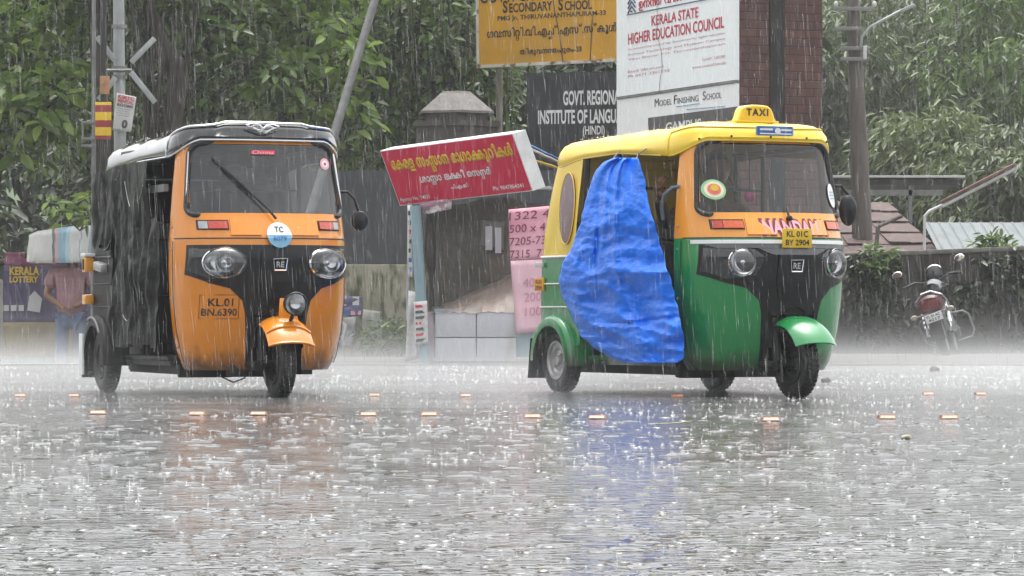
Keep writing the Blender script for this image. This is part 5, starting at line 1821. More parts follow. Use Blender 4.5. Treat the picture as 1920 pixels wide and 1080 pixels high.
def notice(e, f):
    b = MB()
    for k, (t, h) in enumerate((("KSRTC", 0.10), ("RENTAL", 0.09), ("ROOMS", 0.08))):
        put_text(b, glyphs(t, bold=0.04), 0.5, 0.92 - 0.11 * k, 0.8, h, lambda a, c: Vector(f(a, c)) + Vector((0, -0.01, 0)), 0 if k < 2 else 1)
    for k in range(4):
        put_text(b, glyphs("vacancy contact"), 0.45, 0.60 - 0.06 * k, 0.7 - 0.1 * (k % 2), 0.03, lambda a, c: Vector(f(a, c)) + Vector((0, -0.01, 0)), 1)
    put_text(b, glyphs("0", bold=0.05), 0.60, 0.20, 0.30, 0.24, lambda a, c: Vector(f(a, c)) + Vector((0, -0.01, 0)), 1)
    b.build("print", [M['redpaint'], M['sheet']], e, smooth=False, fix=False)
paper("notice", "white notice with a red heading tied askew to the grey pole", "notice", [(219, 174), (256, 182), (246, 248), (211, 244)], Yp - 0.12, M['offwhite'], None, 0.01, 0.003, 8, notice)
# leaning pole
b = MB()
b.tube([P(735, -95, 41.8), P(703, 0, 41.5), P(668, 115, 41.2), P(634, 228, 40.8), P(560, 470, 40.2), P(508, 660, 39.8)], [0.046, 0.048, 0.05, 0.053, 0.056, 0.06], 14)
o = b.build("leaning_pole", mat('dark_pole_steel', (0.13, 0.135, 0.13), 0.5, var=0.25, scale=10))
tag(o, "bare grey pole leaning steeply to the right above the orange autorickshaw", "pole")

# ==================================================================== RIGHT SIDE
YR = 44.0
rw0, rw1 = G(1535, YR).x, G(2150, YR).x
b = MB()
def rtop(x): return 1.19 + 0.040 * (x - rw0)
b.add([(rw0, YR, -.05), (rw1, YR, -.05), (rw1, YR, rtop(rw1)), (rw0, YR, rtop(rw0)), (rw0, YR + .3, -.05), (rw1, YR + .3, -.05), (rw1, YR + .3, rtop(rw1)), (rw0, YR + .3, rtop(rw0))],
      [(0, 1, 2, 3), (5, 4, 7, 6), (3, 2, 6, 7), (1, 5, 6, 2), (4, 0, 3, 7)])
cw = empty("roadside_wall", (0, 0, 0), 0, "dark weathered wall overgrown with creepers, behind the parked motorcycle", "wall")
b.build("masonry", mat("black_weathered_wall", (0.042, 0.038, 0.034), 0.7, var=0.3, scale=2.5, bump=0.5, bscale=10, col2=(0.10, 0.085, 0.07), fac=(0.5, 0.7), mscale=2), cw, smooth=False)
b = MB()
b.box(((rw0 + rw1) / 2, YR + 0.15, (rtop(rw0) + rtop(rw1)) / 2 + 0.03), (math.hypot(rw1 - rw0, rtop(rw1) - rtop(rw0)), 0.36, 0.055), M=Matrix.Rotation(-math.atan2(rtop(rw1) - rtop(rw0), rw1 - rw0), 3, 'Y'), bev=0.01)
b.build("coping", mat("wet_coping", (0.16, 0.15, 0.13), 0.4, var=0.3), cw)

# utility pole
up = empty("utility_pole", G(1612, 52), 0, "tall weathered utility pole with cross arms and a lamp bracket, right of the brick pier", "utility pole")
ku = 52 / F
gu = lambda py: CAMH + (HZ - py) * ku
MB().tube([(0.08, 0, -0.3), (0.05, 0, gu(480)), (-0.02, 0, gu(250)), (-0.10, 0, gu(0)), (-0.12, 0, 6.0)], [0.165, 0.155, 0.125, 0.095, 0.09], 14).build("shaft", M['polewood'], up)
for z, xa, xb in ((gu(18), -0.32, 0.28), (gu(55), -0.30, 0.10), (gu(92), -0.22, 0.2), (gu(112), -0.22, 0.2)):
    MB().box(((xa + xb) / 2 - 0.08, -0.14, z), (xb - xa, 0.05, 0.055), bev=0.006).build("cross_arm", M['galvdull'], up)
b = MB()
b.tube([(0.0, -0.12, gu(90)), (0.02, -0.14, gu(70)), (0.14, -0.15, gu(52)), (0.55, -0.16, gu(24)), (0.62, -0.16, gu(20))], 0.022, 8)
b.build("lamp_bracket", M['galv'], up)
b = MB()
b.box((0.68, -0.16, gu(17)), (0.22, 0.10, 0.05), M=Matrix.Rotation(-0.45, 3, 'Y'), bev=0.015)
b.build("lamp_head", M['galv'], up)
b = MB()
b.box((0.06, -0.16, gu(100)), (0.05, 0.05, 0.20), bev=0.005)
for dx in (-0.36, 0.2):
    b.lathe([(0.0, 0.0), (0.02, 0.0), (0.035, 0.03), (0.03, 0.06), (0.015, 0.08), (0, 0.085)], (dx, -0.14, gu(18) + 0.03), 'z', 10)
b.build("insulator", M['offwhite'], up)
# second, far pole
u2 = empty("utility_pole", G(1746, 80), 0, "thin distant utility pole with one cross arm, above the tiled roof", "utility pole")
g2 = lambda py: CAMH + (HZ - py) * 80 / F
MB().tube([(0, 0, -0.3), (0, 0, g2(180)), (0, 0, g2(150))], [0.10, 0.06, 0.05], 10).build("shaft", M['polewood'], u2)
MB().box((0.05, -0.08, g2(245)), (0.85, 0.05, 0.045), M=Matrix.Rotation(-0.1, 3, 'Y')).build("cross_arm", M['galvdull'], u2)
MB().tube([(-0.02, -0.06, g2(330)), (-0.30, -0.07, g2(265)), (-0.22, -0.07, g2(250))], 0.018, 6).build("stay", M['galvdull'], u2)

# flat canopy
ca = empty("canopy", G(1690, 56), 0, "flat canopy with a white front edge and dark posts, behind the creeper wall", "canopy")
kc = 56 / F
gcx = lambda px: (px - 960) * kc - ca.location.x
gcz = lambda py: CAMH + (HZ - py) * kc
b = MB()
b.box(((gcx(1555) + gcx(1810)) / 2, 1.2, gcz(331)), (gcx(1810) - gcx(1555), 2.4, 0.035), bev=0.004)
b.build("roof_sheet", M['offwhite'], ca)
b = MB()
b.box(((gcx(1555) + gcx(1806)) / 2, 1.2, gcz(338) - 0.03), (gcx(1806) - gcx(1555), 2.3, 0.085))
b.build("roof_frame", M['darkboard'], ca)
b = MB()
b.box(((gcx(1575) + gcx(1770)) / 2, 0.1, gcz(361)), (gcx(1770) - gcx(1575), 0.06, 0.09))
b.build("beam", M['galvdull'], ca)
for px, yy in ((1708, 0.1), (1580, 0.1), (1708, 2.2), (1580, 2.2)):
    MB().box((gcx(px), yy, gcz(340) / 2 - 0.15), (0.06, 0.06, gcz(340) + 0.2)).build("post", M['galvdull'], ca)
# house with a tiled roof
ho = empty("tiled_house", G(1680, 51), 0, "low house with a patchy mauve-brown tiled roof behind the wall", "house")
kh = 51 / F
hx = lambda px: (px - 960) * kh - ho.location.x
hz_ = lambda py: CAMH + (HZ - py) * kh
M['tile'] = mat("mauve_tiles", (0.115, 0.082, 0.076), 0.75, spec=0.2, var=0.2, scale=4, bump=0.3, col2=(0.10, 0.075, 0.07), fac=(0.5, 0.62), mscale=2.5)
b = MB()
eave0, eave1 = Vector((hx(1560), 0, hz_(486))), Vector((hx(1768), 0, hz_(478)))
ridge0, ridge1 = Vector((hx(1545), 3.2, hz_(375) + 0.1)), Vector((hx(1705), 3.0, hz_(368)))
nrow, ncol = 5, 5
for r_ in range(nrow):
    for c in range(ncol):
        a0, a1 = c / ncol, (c + 1.03) / ncol
        v0_, v1_ = r_ / nrow, (r_ + 1.12) / nrow
        jit = random.uniform(-0.01, 0.012)
        tlt = random.uniform(-0.02, 0.025)
        def rp_(a, v, dz): return eave0.lerp(eave1, a).lerp(ridge0.lerp(ridge1, a), v) + Vector((0, 0, dz + jit))
        q = [rp_(a0, v0_, 0.03 + tlt), rp_(a1, v0_, 0.03 + tlt * 0.3), rp_(a1, min(v1_, 1), 0.0), rp_(a0, min(v1_, 1), 0.0)]
        b.add(q + [p - Vector((0, 0, 0.012)) for p in q], [(0, 1, 2, 3), (7, 6, 5, 4), (0, 4, 5, 1), (1, 5, 6, 2), (3, 2, 6, 7), (0, 3, 7, 4)])
b.build("tiled_roof", M['tile'], ho, smooth=False)
b = MB()
b.add([eave1 + Vector((0.02, 0, 0)), ridge1 + Vector((0.02, 0, 0)), Vector((ridge1.x + 0.02, 3.0, -0.1)), Vector((eave1.x + 0.02, 0, -0.1))], [(0, 1, 2, 3)])
b.box(((hx(1560) + hx(1766)) / 2, 1.7, hz_(495) / 2 - 0.05), (hx(1762) - hx(1562), 2.9, hz_(495)))
b.build("wall", M['pave'], ho, smooth=False)
b = MB()
for (p, q) in (((1640, 480), (1645, 425)), ((1645, 425), (1690, 405))):
    b.tube([Vector((hx(p[0]), -0.1, hz_(p[1]))), Vector((hx(q[0]), -0.1, hz_(q[1])))], 0.03, 6)
b.build("roof_batten", M['polewood'], ho)
# shed with a corrugated metal roof
sh = empty("metal_roof_shed", G(1860, 49), 0, "shed with a pale corrugated metal roof behind the creeper wall", "shed")
ks = 49 / F
sx_ = lambda px: (px - 960) * ks - sh.location.x
sz_ = lambda py: CAMH + (HZ - py) * ks
b = MB()
def corr(u, v):
    xb = sx_(1764) + (sx_(2060) - sx_(1764)) * u
    xt = sx_(1772) + (sx_(2060) - sx_(1772)) * u
    ph = (u * 14) % 1.0
    rib = 0.016 * max(0.0, 1 - abs(ph - 0.5) / 0.14)
    return (xb + (xt - xb) * v, 0.0 + 2.6 * v, sz_(482) + (sz_(408) - sz_(482)) * v + rib)
b.grid(corr, 280, 3)
b.build("metal_roof", mat("weathered_tin", (0.17, 0.19, 0.195), 0.7, spec=0.2, metal=0.0, var=0.12, scale=2, col2=(0.14, 0.15, 0.15), fac=(0.5, 0.7), mscale=2, stretch=(3, 0.5, 1)), sh, ang=20)
b = MB()
b.box(((sx_(1768) + sx_(2056)) / 2, 1.3, sz_(488) / 2 - 0.05), (sx_(2056) - sx_(1770), 2.3, sz_(488)))
b.build("wall", M['pave'], sh, smooth=False)
# tube light on a bent bracket
tl_ = empty("tube_light", P(1735, 470, 47), 0, "long tube light fitting slanting up from a bent pipe bracket over the tin roof", "street light")
T = lambda px, py: P(px, py, 47) - tl_.location
b = MB()
b.tube([Vector((T(1733, 470).x, 0, -1.36)), T(1733, 470), T(1734, 405), T(1742, 396), T(1768, 384), T(1790, 373)], 0.020, 8)
b.build("bracket", M['offwhite'], tl_)
b = MB()
a_, c_ = T(1766, 383), T(1904, 312)
d_ = (c_ - a_)
Mx = Matrix.Rotation(-math.atan2(d_.z, d_.x), 3, 'Y')
b.box((a_ + c_) / 2 + Vector((-0.01, -0.02, 0.03)), (d_.length, 0.10, 0.035), M=Mx, bev=0.008)
b.build("fitting", mat("faded_red_fitting", (0.20, 0.09, 0.08), 0.4, var=0.25), tl_)
b = MB()
b.tube([a_ + Vector((0.0, -0.03, -0.03)), c_ + Vector((0.0, -0.03, -0.03))], 0.024, 10)
b.build("tube", M['offwhite'], tl_)

# ==================================================================== PEOPLE AND GOODS ON THE LEFT
# land drops away behind the kerb on the left
lowz = -0.36
YPn = 43.0
kP = YPn / F
pn = empty("person", G(133, YPn, lowz), 0, "person seen from behind in a pink shirt and blue trousers, hands clasped behind the back", "person")
M['shirt'] = mat("pink_wet_shirt", (0.34, 0.185, 0.205), 0.7, var=0.12, scale=6, bump=0.5, bscale=10)
M['jeans'] = mat("blue_trousers", (0.10, 0.14, 0.26), 0.8, var=0.15, scale=8, bump=0.4, bscale=12)
bv = [(0, 0, 0.92), (0, 0.0, 1.10), (0, 0.02, 1.32), (0, 0.01, 1.45), (0, 0.03, 1.53),
      (-0.19, 0.01, 1.38), (-0.30, -0.03, 1.10), (-0.05, -0.17, 0.92), (0.19, 0.01, 1.38), (0.30, -0.03, 1.10), (0.05, -0.18, 0.95),
      (-0.10, 0, 0.86), (-0.11, 0.02, 0.48), (-0.12, -0.02, 0.09), (-0.13, 0.13, 0.03), (0.10, 0, 0.86), (0.11, 0.02, 0.48), (0.12, -0.02, 0.09), (0.13, 0.13, 0.03)]
be = [(0, 1), (1, 2), (2, 3), (3, 4), (2, 5), (5, 6), (6, 7), (2, 8), (8, 9), (9, 10), (0, 11), (11, 12), (12, 13), (13, 14), (0, 15), (15, 16), (16, 17), (17, 18)]
br = [(0.15, 0.11), (0.145, 0.10), (0.16, 0.105), 0.06, 0.055, 0.062, 0.045, 0.030, 0.062, 0.045, 0.030, 0.085, 0.060, 0.042, 0.035, 0.085, 0.060, 0.042, 0.035]
skin_mesh("body", bv, be, br, M['skin'], pn, 0, 2)
skin_mesh("shirt", [(0, -0.005, 0.80), (0, 0.0, 1.05), (0, 0.02, 1.31), (0, 0.015, 1.42), (-0.20, 0.01, 1.385), (-0.285, -0.02, 1.17), (0.20, 0.01, 1.385), (0.285, -0.02, 1.17)],
          [(0, 1), (1, 2), (2, 3), (2, 4), (4, 5), (2, 6), (6, 7)], [(0.205, 0.15), (0.185, 0.135), (0.185, 0.13), 0.07, 0.085, 0.082, 0.085, 0.082], M['shirt'], pn, 0, 2)
skin_mesh("trousers", [(0, 0, 0.86), (-0.10, 0, 0.80), (-0.115, 0.02, 0.46), (-0.12, -0.01, 0.08), (0.10, 0, 0.80), (0.115, 0.02, 0.46), (0.12, -0.01, 0.08)],
          [(0, 1), (1, 2), (2, 3), (0, 4), (4, 5), (5, 6)], [(0.16, 0.125), 0.105, 0.088, 0.078, 0.105, 0.088, 0.078], M['jeans'], pn, 0, 2)
hand(pn, (-0.055, -0.175, 0.925), (0.8, -0.1, -0.5), (0, -1, 0.2))
hand(pn, (0.055, -0.185, 0.955), (-0.8, -0.1, -0.5), (0, -1, 0.2))
hd = head(pn, (0, 0.04, 1.62))
# wrapped load carried on the head
YB_ = YPn - 0.25
ld = empty("wrapped_load", P(118, 493, YPn), 0, "load wrapped in a white and blue printed plastic sheet, carried on the person's head", "wrapped load")
def band_mat():
    m = bpy.data.materials.new("printed_plastic_sheet")
    m.use_nodes = True
    t = m.node_tree
    p = t.nodes["Principled BSDF"]
    tc = t.nodes.new("ShaderNodeTexCoord"); sx = t.nodes.new("ShaderNodeSeparateXYZ")
    n = t.nodes.new("ShaderNodeTexNoise"); n.inputs["Scale"].default_value = 4
    t.links.new(tc.outputs["Object"], n.inputs["Vector"])
    t.links.new(tc.outputs["Object"], sx.inputs[0])
    mr = t.nodes.new("ShaderNodeMath"); mr.operation = 'MULTIPLY_ADD'; mr.inputs[1].default_value = 0.10
    t.links.new(n.outputs["Fac"], mr.inputs[0]); t.links.new(sx.outputs[0], mr.inputs[2])
    mp = t.nodes.new("ShaderNodeMapRange"); mp.inputs[1].default_value = -0.36; mp.inputs[2].default_value = 0.48
    t.links.new(mr.outputs[0], mp.inputs[0])
    r = t.nodes.new("ShaderNodeValToRGB"); r.color_ramp.interpolation = 'CONSTANT'
    e = r.color_ramp.elements
    e[0].color = (0.66, 0.66, 0.64, 1)
    e[1].position = 0.36; e[1].color = (0.18, 0.18, 0.18, 1)
    for pos, c in ((0.40, (0.60, 0.42, 0.46)), (0.46, (0.30, 0.50, 0.62)), (0.57, (0.48, 0.66, 0.74)), (0.63, (0.70, 0.71, 0.71)), (0.76, (0.45, 0.48, 0.52)), (0.785, (0.68, 0.69, 0.69)), (0.90, (0.40, 0.50, 0.60))):
        q = e.new(pos); q.color = (*c, 1)
    t.links.new(mp.outputs[0], r.inputs[0])
    t.links.new(r.outputs[0], p.inputs["Base Color"])
    p.inputs["Roughness"].default_value = 0.25
    return m
M['printed'] = band_mat()
def load(u, v):
    a = 2 * math.pi * u
    cx, cy = math.cos(a), math.sin(a)
    sq = lambda t: math.copysign(abs(t) ** 0.35, t)
    taper = [(0.0, 0.0), (0.95, 0.0), (1.0, 0.06), (0.98, 0.5), (0.93, 0.92), (0.75, 1.0), (0.0, 1.02)]
    i = min(int(v * 6), 5); t = v * 6 - i
    r_ = taper[i][0] * (1 - t) + taper[i + 1][0] * t
    z = taper[i][1] * (1 - t) + taper[i + 1][1] * t
    x, y = 0.42 * sq(cx) * r_, 0.27 * sq(cy) * r_
    h = 0.42 + 0.06 * (x / 0.41)
    k = 0.018 * nz(u * 14, v * 5, 3) + 0.010 * nz(u * 40, v * 9, 5)
    return (x + k, y + k, z * h + k * 0.5)
b = MB()
b.grid(load, 90, 24, closed_u=True)
b.build("wrapping", M['printed'], ld, ang=80)

# coloured banners on the low structure behind the person
bs = empty("banner_stand", G(60, 44.6, lowz), 0, "low stall front hung with violet, yellow and magenta banners behind the person", "banner")
kb = 44.6 / F
bx = lambda px: (px - 960) * kb - bs.location.x
bz = lambda py: CAMH + (HZ - py) * kb - lowz
def cloth(px0, px1, py0, py1, dy, seed):
    return lambda u, v: (bx(px0) + (bx(px1) - bx(px0)) * u, dy - 0.02 + 0.025 * nz(u * 5 + seed, v * 2, seed), bz(py1) + (bz(py0) - bz(py1)) * v)
for (nm, r_, m_, dy, sd_) in (("magenta_banner", (10, 190, 474, 497), mat("magenta_cloth", (0.27, 0.06, 0.14), 0.5), -0.05, 1), ("violet_banner", (8, 300, 497, 610), mat("violet_cloth", (0.085, 0.065, 0.145), 0.5, var=0.2), 0.0, 2),
                         ("ochre_cloth", (-40, 330, 604, 668), mat("ochre_sheet", (0.30, 0.23, 0.11), 0.6, var=0.15), -0.04, 3)):
    b = MB()
    f = cloth(*r_, dy, sd_)
    b.grid(f, 24, 8)
    o = b.build(nm, m_, bs, ang=80)
    md = o.modifiers.new("thick", 'SOLIDIFY'); md.thickness = 0.006
    if nm == "violet_banner":
        t = MB()
        g_ = lambda a, c: Vector((a, -0.06, c))
        put_text(t, glyphs("KERALA", bold=0.04), bx(47), bz(508), 56 * kb, 16 * kb, g_)
        put_text(t, glyphs("LOTTERY", bold=0.04), bx(46), bz(524), 54 * kb, 12 * kb, g_)
        t.build("lettering", M['letterY'], o, smooth=False, fix=False)
        t = MB()
        for k in range(3):
            t.add([g_(bx(8 + 14 * k), bz(583)), g_(bx(18 + 14 * k), bz(583)), g_(bx(18 + 14 * k), bz(572)), g_(bx(8 + 14 * k), bz(572))], [(0, 1, 2, 3)])
        t.add([g_(bx(52), bz(582)), g_(bx(76), bz(586)), g_(bx(80), bz(560)), g_(bx(66), bz(545)), g_(bx(56), bz(556))], [(0, 1, 2, 3, 4)])
        t.build("print", M['offwhite'], o, smooth=False)
b = MB()
b.box(((bx(-40) + bx(330)) / 2, 0.35, 0.7), (bx(330) - bx(-40), 0.5, 1.5))
b.build("frame", M['sheet'], bs)
pb = empty("white_board", G(-4, 43.5, lowz), 0, "white sheet-metal cabinet cut by the photo's left edge beside the banners", "cabinet")
kz2 = 43.5 / F
b = MB()
b.box((-0.05, 0, 0.36 + CAMH + (HZ - 585) * kz2 - 0.3), (0.19, 0.3, 1.4), bev=0.02)
b.build("body", M['offwhite'], pb)
MB().box((-0.05, -0.155, 0.75), (0.15, 0.01, 0.02)).build("handle", M['sheet'], pb)

# ==================================================================== MOTORCYCLE
mc = empty("motorcycle", G(1776, 42.3, -0.01), 0, "parked motorcycle leaning on its stand against the creeper wall, seen from behind", "motorcycle")
mc.rotation_euler = (0, R(-16), R(-12))
mc.scale = (0.98, 0.98, 0.98)
def wheelmc(y, r_, wd, nm):
    e = empty(nm, (0, 0, 0)); e.parent = mc
    b = MB(); h = wd / 2
    b.lathe([(r_ * 0.78, -h * .8), (r_ * 0.90, -h), (r_ * 0.98, -h * .6), (r_, 0), (r_ * 0.98, h * .6), (r_ * 0.90, h), (r_ * 0.78, h * .8)], (0, y, r_), 'x', 36)
    b.build("tyre", M['rubber'], e)
    b = MB()
    b.lathe([(r_ * 0.70, -h * .6), (r_ * 0.79, -h * .8), (r_ * 0.79, h * .8), (r_ * 0.70, h * .6), (r_ * 0.70, -h * .6)], (0, y, r_), 'x', 36)
    for k in range(6):
        a = math.pi * k / 3
        b.tube([(0, y, r_), (0, y + r_ * 0.72 * math.cos(a), r_ + r_ * 0.72 * math.sin(a))], 0.012, 6)
    b.lathe([(0, -0.05), (0.06, -0.05), (0.06, 0.05), (0, 0.05)], (0, y, r_), 'x', 16)
    b.build("rim", M['rim'], e)
wheelmc(0.0, 0.30, 0.11, "rear_wheel"); wheelmc(1.28, 0.30, 0.09, "front_wheel")
def simple(nm, fn_, m_, parent=mc):
    b = MB(); fn_(b); return b.build(nm, m_, parent)
simple("seat", lambda b: b.grid(lambda u, v: (0.15 * math.cos(math.pi * (u * 1.2 - 0.1)) * (1 - 0.35 * v), -0.18 + 0.75 * v, 0.76 + 0.07 * math.sin(math.pi * (u * 1.2 - 0.1)) - 0.03 * math.sin(v * 3.1)), 16, 10), M['seat'])
simple("tank", lambda b: b.lathe([(0.0, -0.26), (0.10, -0.24), (0.155, -0.10), (0.16, 0.08), (0.12, 0.22), (0.0, 0.26)], (0, 0.80, 0.84), 'y', 20), mat("dark_tank", (0.02, 0.02, 0.022), 0.25, coat=0.6))
simple("frame", lambda b: (b.tube([(0, 1.10, 0.98), (0, 0.9, 0.85), (0, 0.45, 0.68), (0, 0.1, 0.66)], 0.025, 8), b.tube([(0, 1.08, 0.9), (0, 0.95, 0.45), (0, 0.5, 0.30)], 0.025, 8),
       b.tube([(-0.1, 0, 0.30), (-0.1, 0.5, 0.36)], 0.022, 8), b.tube([(0.1, 0, 0.30), (0.1, 0.5, 0.36)], 0.022, 8)), M['chassis'])
simple("engine", lambda b: (b.box((0, 0.66, 0.42), (0.26, 0.34, 0.26), bev=0.04), b.box((0, 0.78, 0.60), (0.17, 0.20, 0.18), bev=0.02)), M['galvdull'])
simple("mudguard", lambda b: b.grid(lambda u, v: (0.075 * (2 * u - 1), -0.335 * math.cos(R(-10 + 130 * v)) - 0.0, 0.30 + 0.345 * math.sin(R(-10 + 130 * v)) - 0.03 * (2 * u - 1) ** 2), 8, 14), M['plastic'])
tail = simple("tail_panel", lambda b: b.lathe([(0.0, -0.05), (0.12, -0.045), (0.165, -0.01), (0.17, 0.06), (0.12, 0.25), (0, 0.3)], (0, -0.22, 0.66), 'y', 24, M=Matrix.Diagonal((1.0, 1, 0.75))), mat("maroon_paint", (0.085, 0.012, 0.018), 0.35, coat=0.3))
simple("tail_lamp", lambda b: b.box((0, -0.275, 0.66), (0.20, 0.03, 0.11), bev=0.012), mat("dark_tail_lens", (0.16, 0.015, 0.02), 0.3))
simple("grab_rail", lambda b: b.tube([(-0.185, 0.15, 0.70), (-0.19, -0.10, 0.70), (-0.17, -0.24, 0.73), (-0.07, -0.29, 0.81), (0.05, -0.29, 0.82), (0.15, -0.25, 0.76), (0.20, -0.10, 0.70), (0.19, 0.15, 0.70)], 0.016, 8), M['chrome'])
np_ = simple("number_plate", lambda b: b.box((0.01, -0.36, 0.505), (0.215, 0.008, 0.105), M=Matrix.Rotation(R(-4), 3, 'Y'), bev=0.002), M['white'])
b = MB()
fnn = flat((0.01, -0.365, 0.505), (math.cos(R(4)), 0, math.sin(R(4))), (-math.sin(R(4)), 0, math.cos(R(4))), (0, -1, 0), 0.001)
put_text(b, glyphs("KL 01 AC", bold=0.02), 0, 0.023, 0.17, 0.034, fnn); put_text(b, glyphs("4217", bold=0.02), 0, -0.024, 0.15, 0.034, fnn)
b.build("plate_lettering", M['blackpaint'], np_, smooth=False, fix=False)
for s in (-1, 1):
    simple("rear_indicator", lambda b: (b.lathe([(0, -0.03), (0.025, -0.028), (0.036, -0.01), (0.036, 0.02), (0.02, 0.05), (0, 0.055)], (s * 0.225, -0.28, 0.56), 'y', 14, M=Matrix.Diagonal((1.3, 1, 0.9))), b.tube([(s * 0.05, -0.24, 0.56), (s * 0.2, -0.27, 0.56)], 0.012, 6)), mat("smoky_lens", (0.30, 0.26, 0.22), 0.2, coat=0.4) if s < 0 else bpy.data.materials["smoky_lens"])
    simple("shock_absorber", lambda b: (b.tube([(s * 0.145, 0.02, 0.30), (s * 0.14, 0.16, 0.66)], 0.024, 8), b.tube([(s * 0.145, 0.06, 0.40), (s * 0.142, 0.14, 0.60)], 0.036, 10)), M['chrome'])
    simple("crash_guard", lambda b: b.tube([(s * 0.10, 0.90, 0.53), (s * 0.26, 0.93, 0.52), (s * 0.32, 0.91, 0.46), (s * 0.34, 0.88, 0.26), (s * 0.30, 0.85, 0.18), (s * 0.12, 0.84, 0.17)] if s > 0 else
                                          [(s * 0.12, -0.02, 0.52), (s * 0.20, 0.02, 0.50), (s * 0.235, 0.06, 0.44), (s * 0.20, 0.12, 0.22), (s * 0.11, 0.2, 0.16)], 0.014, 8), M['galvdull'])
    simple("mirror_stem", lambda b: b.tube([(s * 0.30, 1.02, 1.03), (s * 0.33, 1.0, 1.10), (s * 0.385, 0.98, 1.135)], 0.007, 6), M['plastic'])
    simple("mirror", lambda b: b.lathe([(0, -0.02), (0.055, -0.018), (0.066, -0.006), (0.064, 0.01), (0, 0.016)], (s * 0.40, 0.98, 1.165), 'y', 20, M=Matrix.Diagonal((1.0, 1, 0.66))), M['chrome'])
    simple("grip", lambda b: b.tube([(s * 0.22, 1.03, 1.01), (s * 0.38, 0.97, 0.985)], 0.018, 8), M['rubber'])
    simple("lever", lambda b: b.tube([(s * 0.22, 1.06, 1.02), (s * 0.36, 1.05, 0.995)], 0.008, 6), M['chrome'])
simple("handlebar", lambda b: b.tube([(-0.36, 0.98, 0.985), (-0.22, 1.03, 1.01), (-0.08, 1.06, 0.97), (0.08, 1.06, 0.97), (0.22, 1.03, 1.01), (0.36, 0.98, 0.985)], 0.013, 8), M['chassis'])
simple("front_fork", lambda b: [b.tube([(s * 0.09, 1.28, 0.30), (s * 0.09, 1.08, 0.98)], 0.024, 8) for s in (-1, 1)], M['chrome'])
hl = simple("headlamp_cowl", lambda b: b.lathe([(0, 0.16), (0.085, 0.13), (0.12, 0.03), (0.11, -0.05), (0.06, -0.09), (0, -0.10)], (0.03, 1.16, 1.04), 'y', 20, M=Matrix.Diagonal((0.95, 1, 1.1))), bpy.data.materials["dark_tank"])
simple("visor", lambda b: b.grid(lambda u, v: (0.03 + 0.12 * math.cos(math.pi * (0.15 + 0.7 * u)) * (1 - 0.1 * v), 1.16 - 0.02 + 0.12 * v, 1.065 + 0.10 * math.sin(math.pi * (0.15 + 0.7 * u)) + 0.02 * v), 12, 4), M['offwhite'])
simple("exhaust", lambda b: b.tube([(0.15, 0.8, 0.28), (0.19, 0.3, 0.24), (0.21, -0.15, 0.30), (0.215, -0.30, 0.32)], [0.022, 0.035, 0.05, 0.045], 10), M['galvdull'])
simple("side_stand", lambda b: b.tube([(-0.12, 0.5, 0.30), (-0.20, 0.48, 0.03)], 0.013, 6), M['galvdull'])
simple("footrest", lambda b: b.tube([(-0.24, 0.35, 0.30), (0.24, 0.35, 0.30)], 0.015, 6), M['rubber'])

# ==================================================================== ROAD STUDS
M['stud'] = mat("orange_reflector", (0.48, 0.165, 0.065), 0.4, var=0.3, scale=40)
M['studw'] = mat("stud_shell", (0.24, 0.135, 0.085), 0.8, spec=0.15, var=0.3, scale=30)
studs = [(183, 773, 0, "orange road stud in the front row, in front of the orange autorickshaw's rear wheel"), (371, 775, 0, "road stud in the front row below the orange autorickshaw's number"),
         (485, 775, 0, "road stud in the front row just left of the orange autorickshaw's front wheel"), (690, 776, 0, "front row road stud between the orange autorickshaw and the stall post"),
         (806, 776, 0, "front row road stud below the stall's pale front panels"), (998, 780, 0, "front row road stud just left of the green autorickshaw's mudflap"),
         (1120, 782, 0, "front row road stud below the blue tarpaulin"), (1444, 786, 0, "front row road stud just left of the green autorickshaw's front wheel"),
         (1662, 782, 0, "front row road stud below the left mirror of the motorcycle"), (1779, 782, 0, "front row road stud nearest the photo's right edge"),
         (38, 740, 1, "far row road stud nearest the photo's left edge"), (140, 740, 1, "far row road stud just left of the orange autorickshaw's mudflap"),
         (702, 739, 1, "pale far row road stud behind the front row between both autorickshaws"), (873, 740, 1, "far row road stud below the stall, left of the green autorickshaw"),
         (1270, 741, 1, "dark far row road stud under the green autorickshaw"), (1740, 737, 1, "far row road stud in line with the motorcycle"), (1838, 737, 1, "far row road stud right of the motorcycle")]
st0 = None
for (px, py, row, lab) in studs:
    Y = CAMH * F / (py + 4 - HZ)
    if st0 is None:
        st0 = empty("road_stud", G(px, Y, 0.004))
        b = MB()
        b.add([(-.046, -.045, 0), (.046, -.045, 0), (.046, .045, 0), (-.046, .045, 0), (-.040, -.022, .017), (.040, -.022, .017), (.040, .022, .017), (-.040, .022, .017)],
              [(0, 3, 2, 1), (4, 5, 6, 7), (0, 1, 5, 4), (1, 2, 6, 5), (2, 3, 7, 6), (3, 0, 4, 7)])
        sb = b.build("shell", M['studw'], st0, smooth=False)
        b = MB()
        b.add([(-.038, -.0435, .003), (.038, -.0435, .003), (.035, -.0265, .0145), (-.035, -.0265, .0145)], [(0, 1, 2, 3)])
        sr = b.build("reflector", M['stud'], st0, smooth=False)
        for p in sr.data.vertices: p.co.y -= 0.003
        e = st0
    else:
        e = st0.copy(); COL.objects.link(e); e.location = G(px, Y, 0.004)
        for ch in (sb, sr):
            c = ch.copy(); COL.objects.link(c); c.parent = e
    e.rotation_euler = (0, 0, random.uniform(-0.12, 0.12))
    e.scale = ((0.78, 0.78, 0.78) if row else (0.94, 0.94, 0.94))
    tag(e, lab, "road stud", "road studs across the wet road")
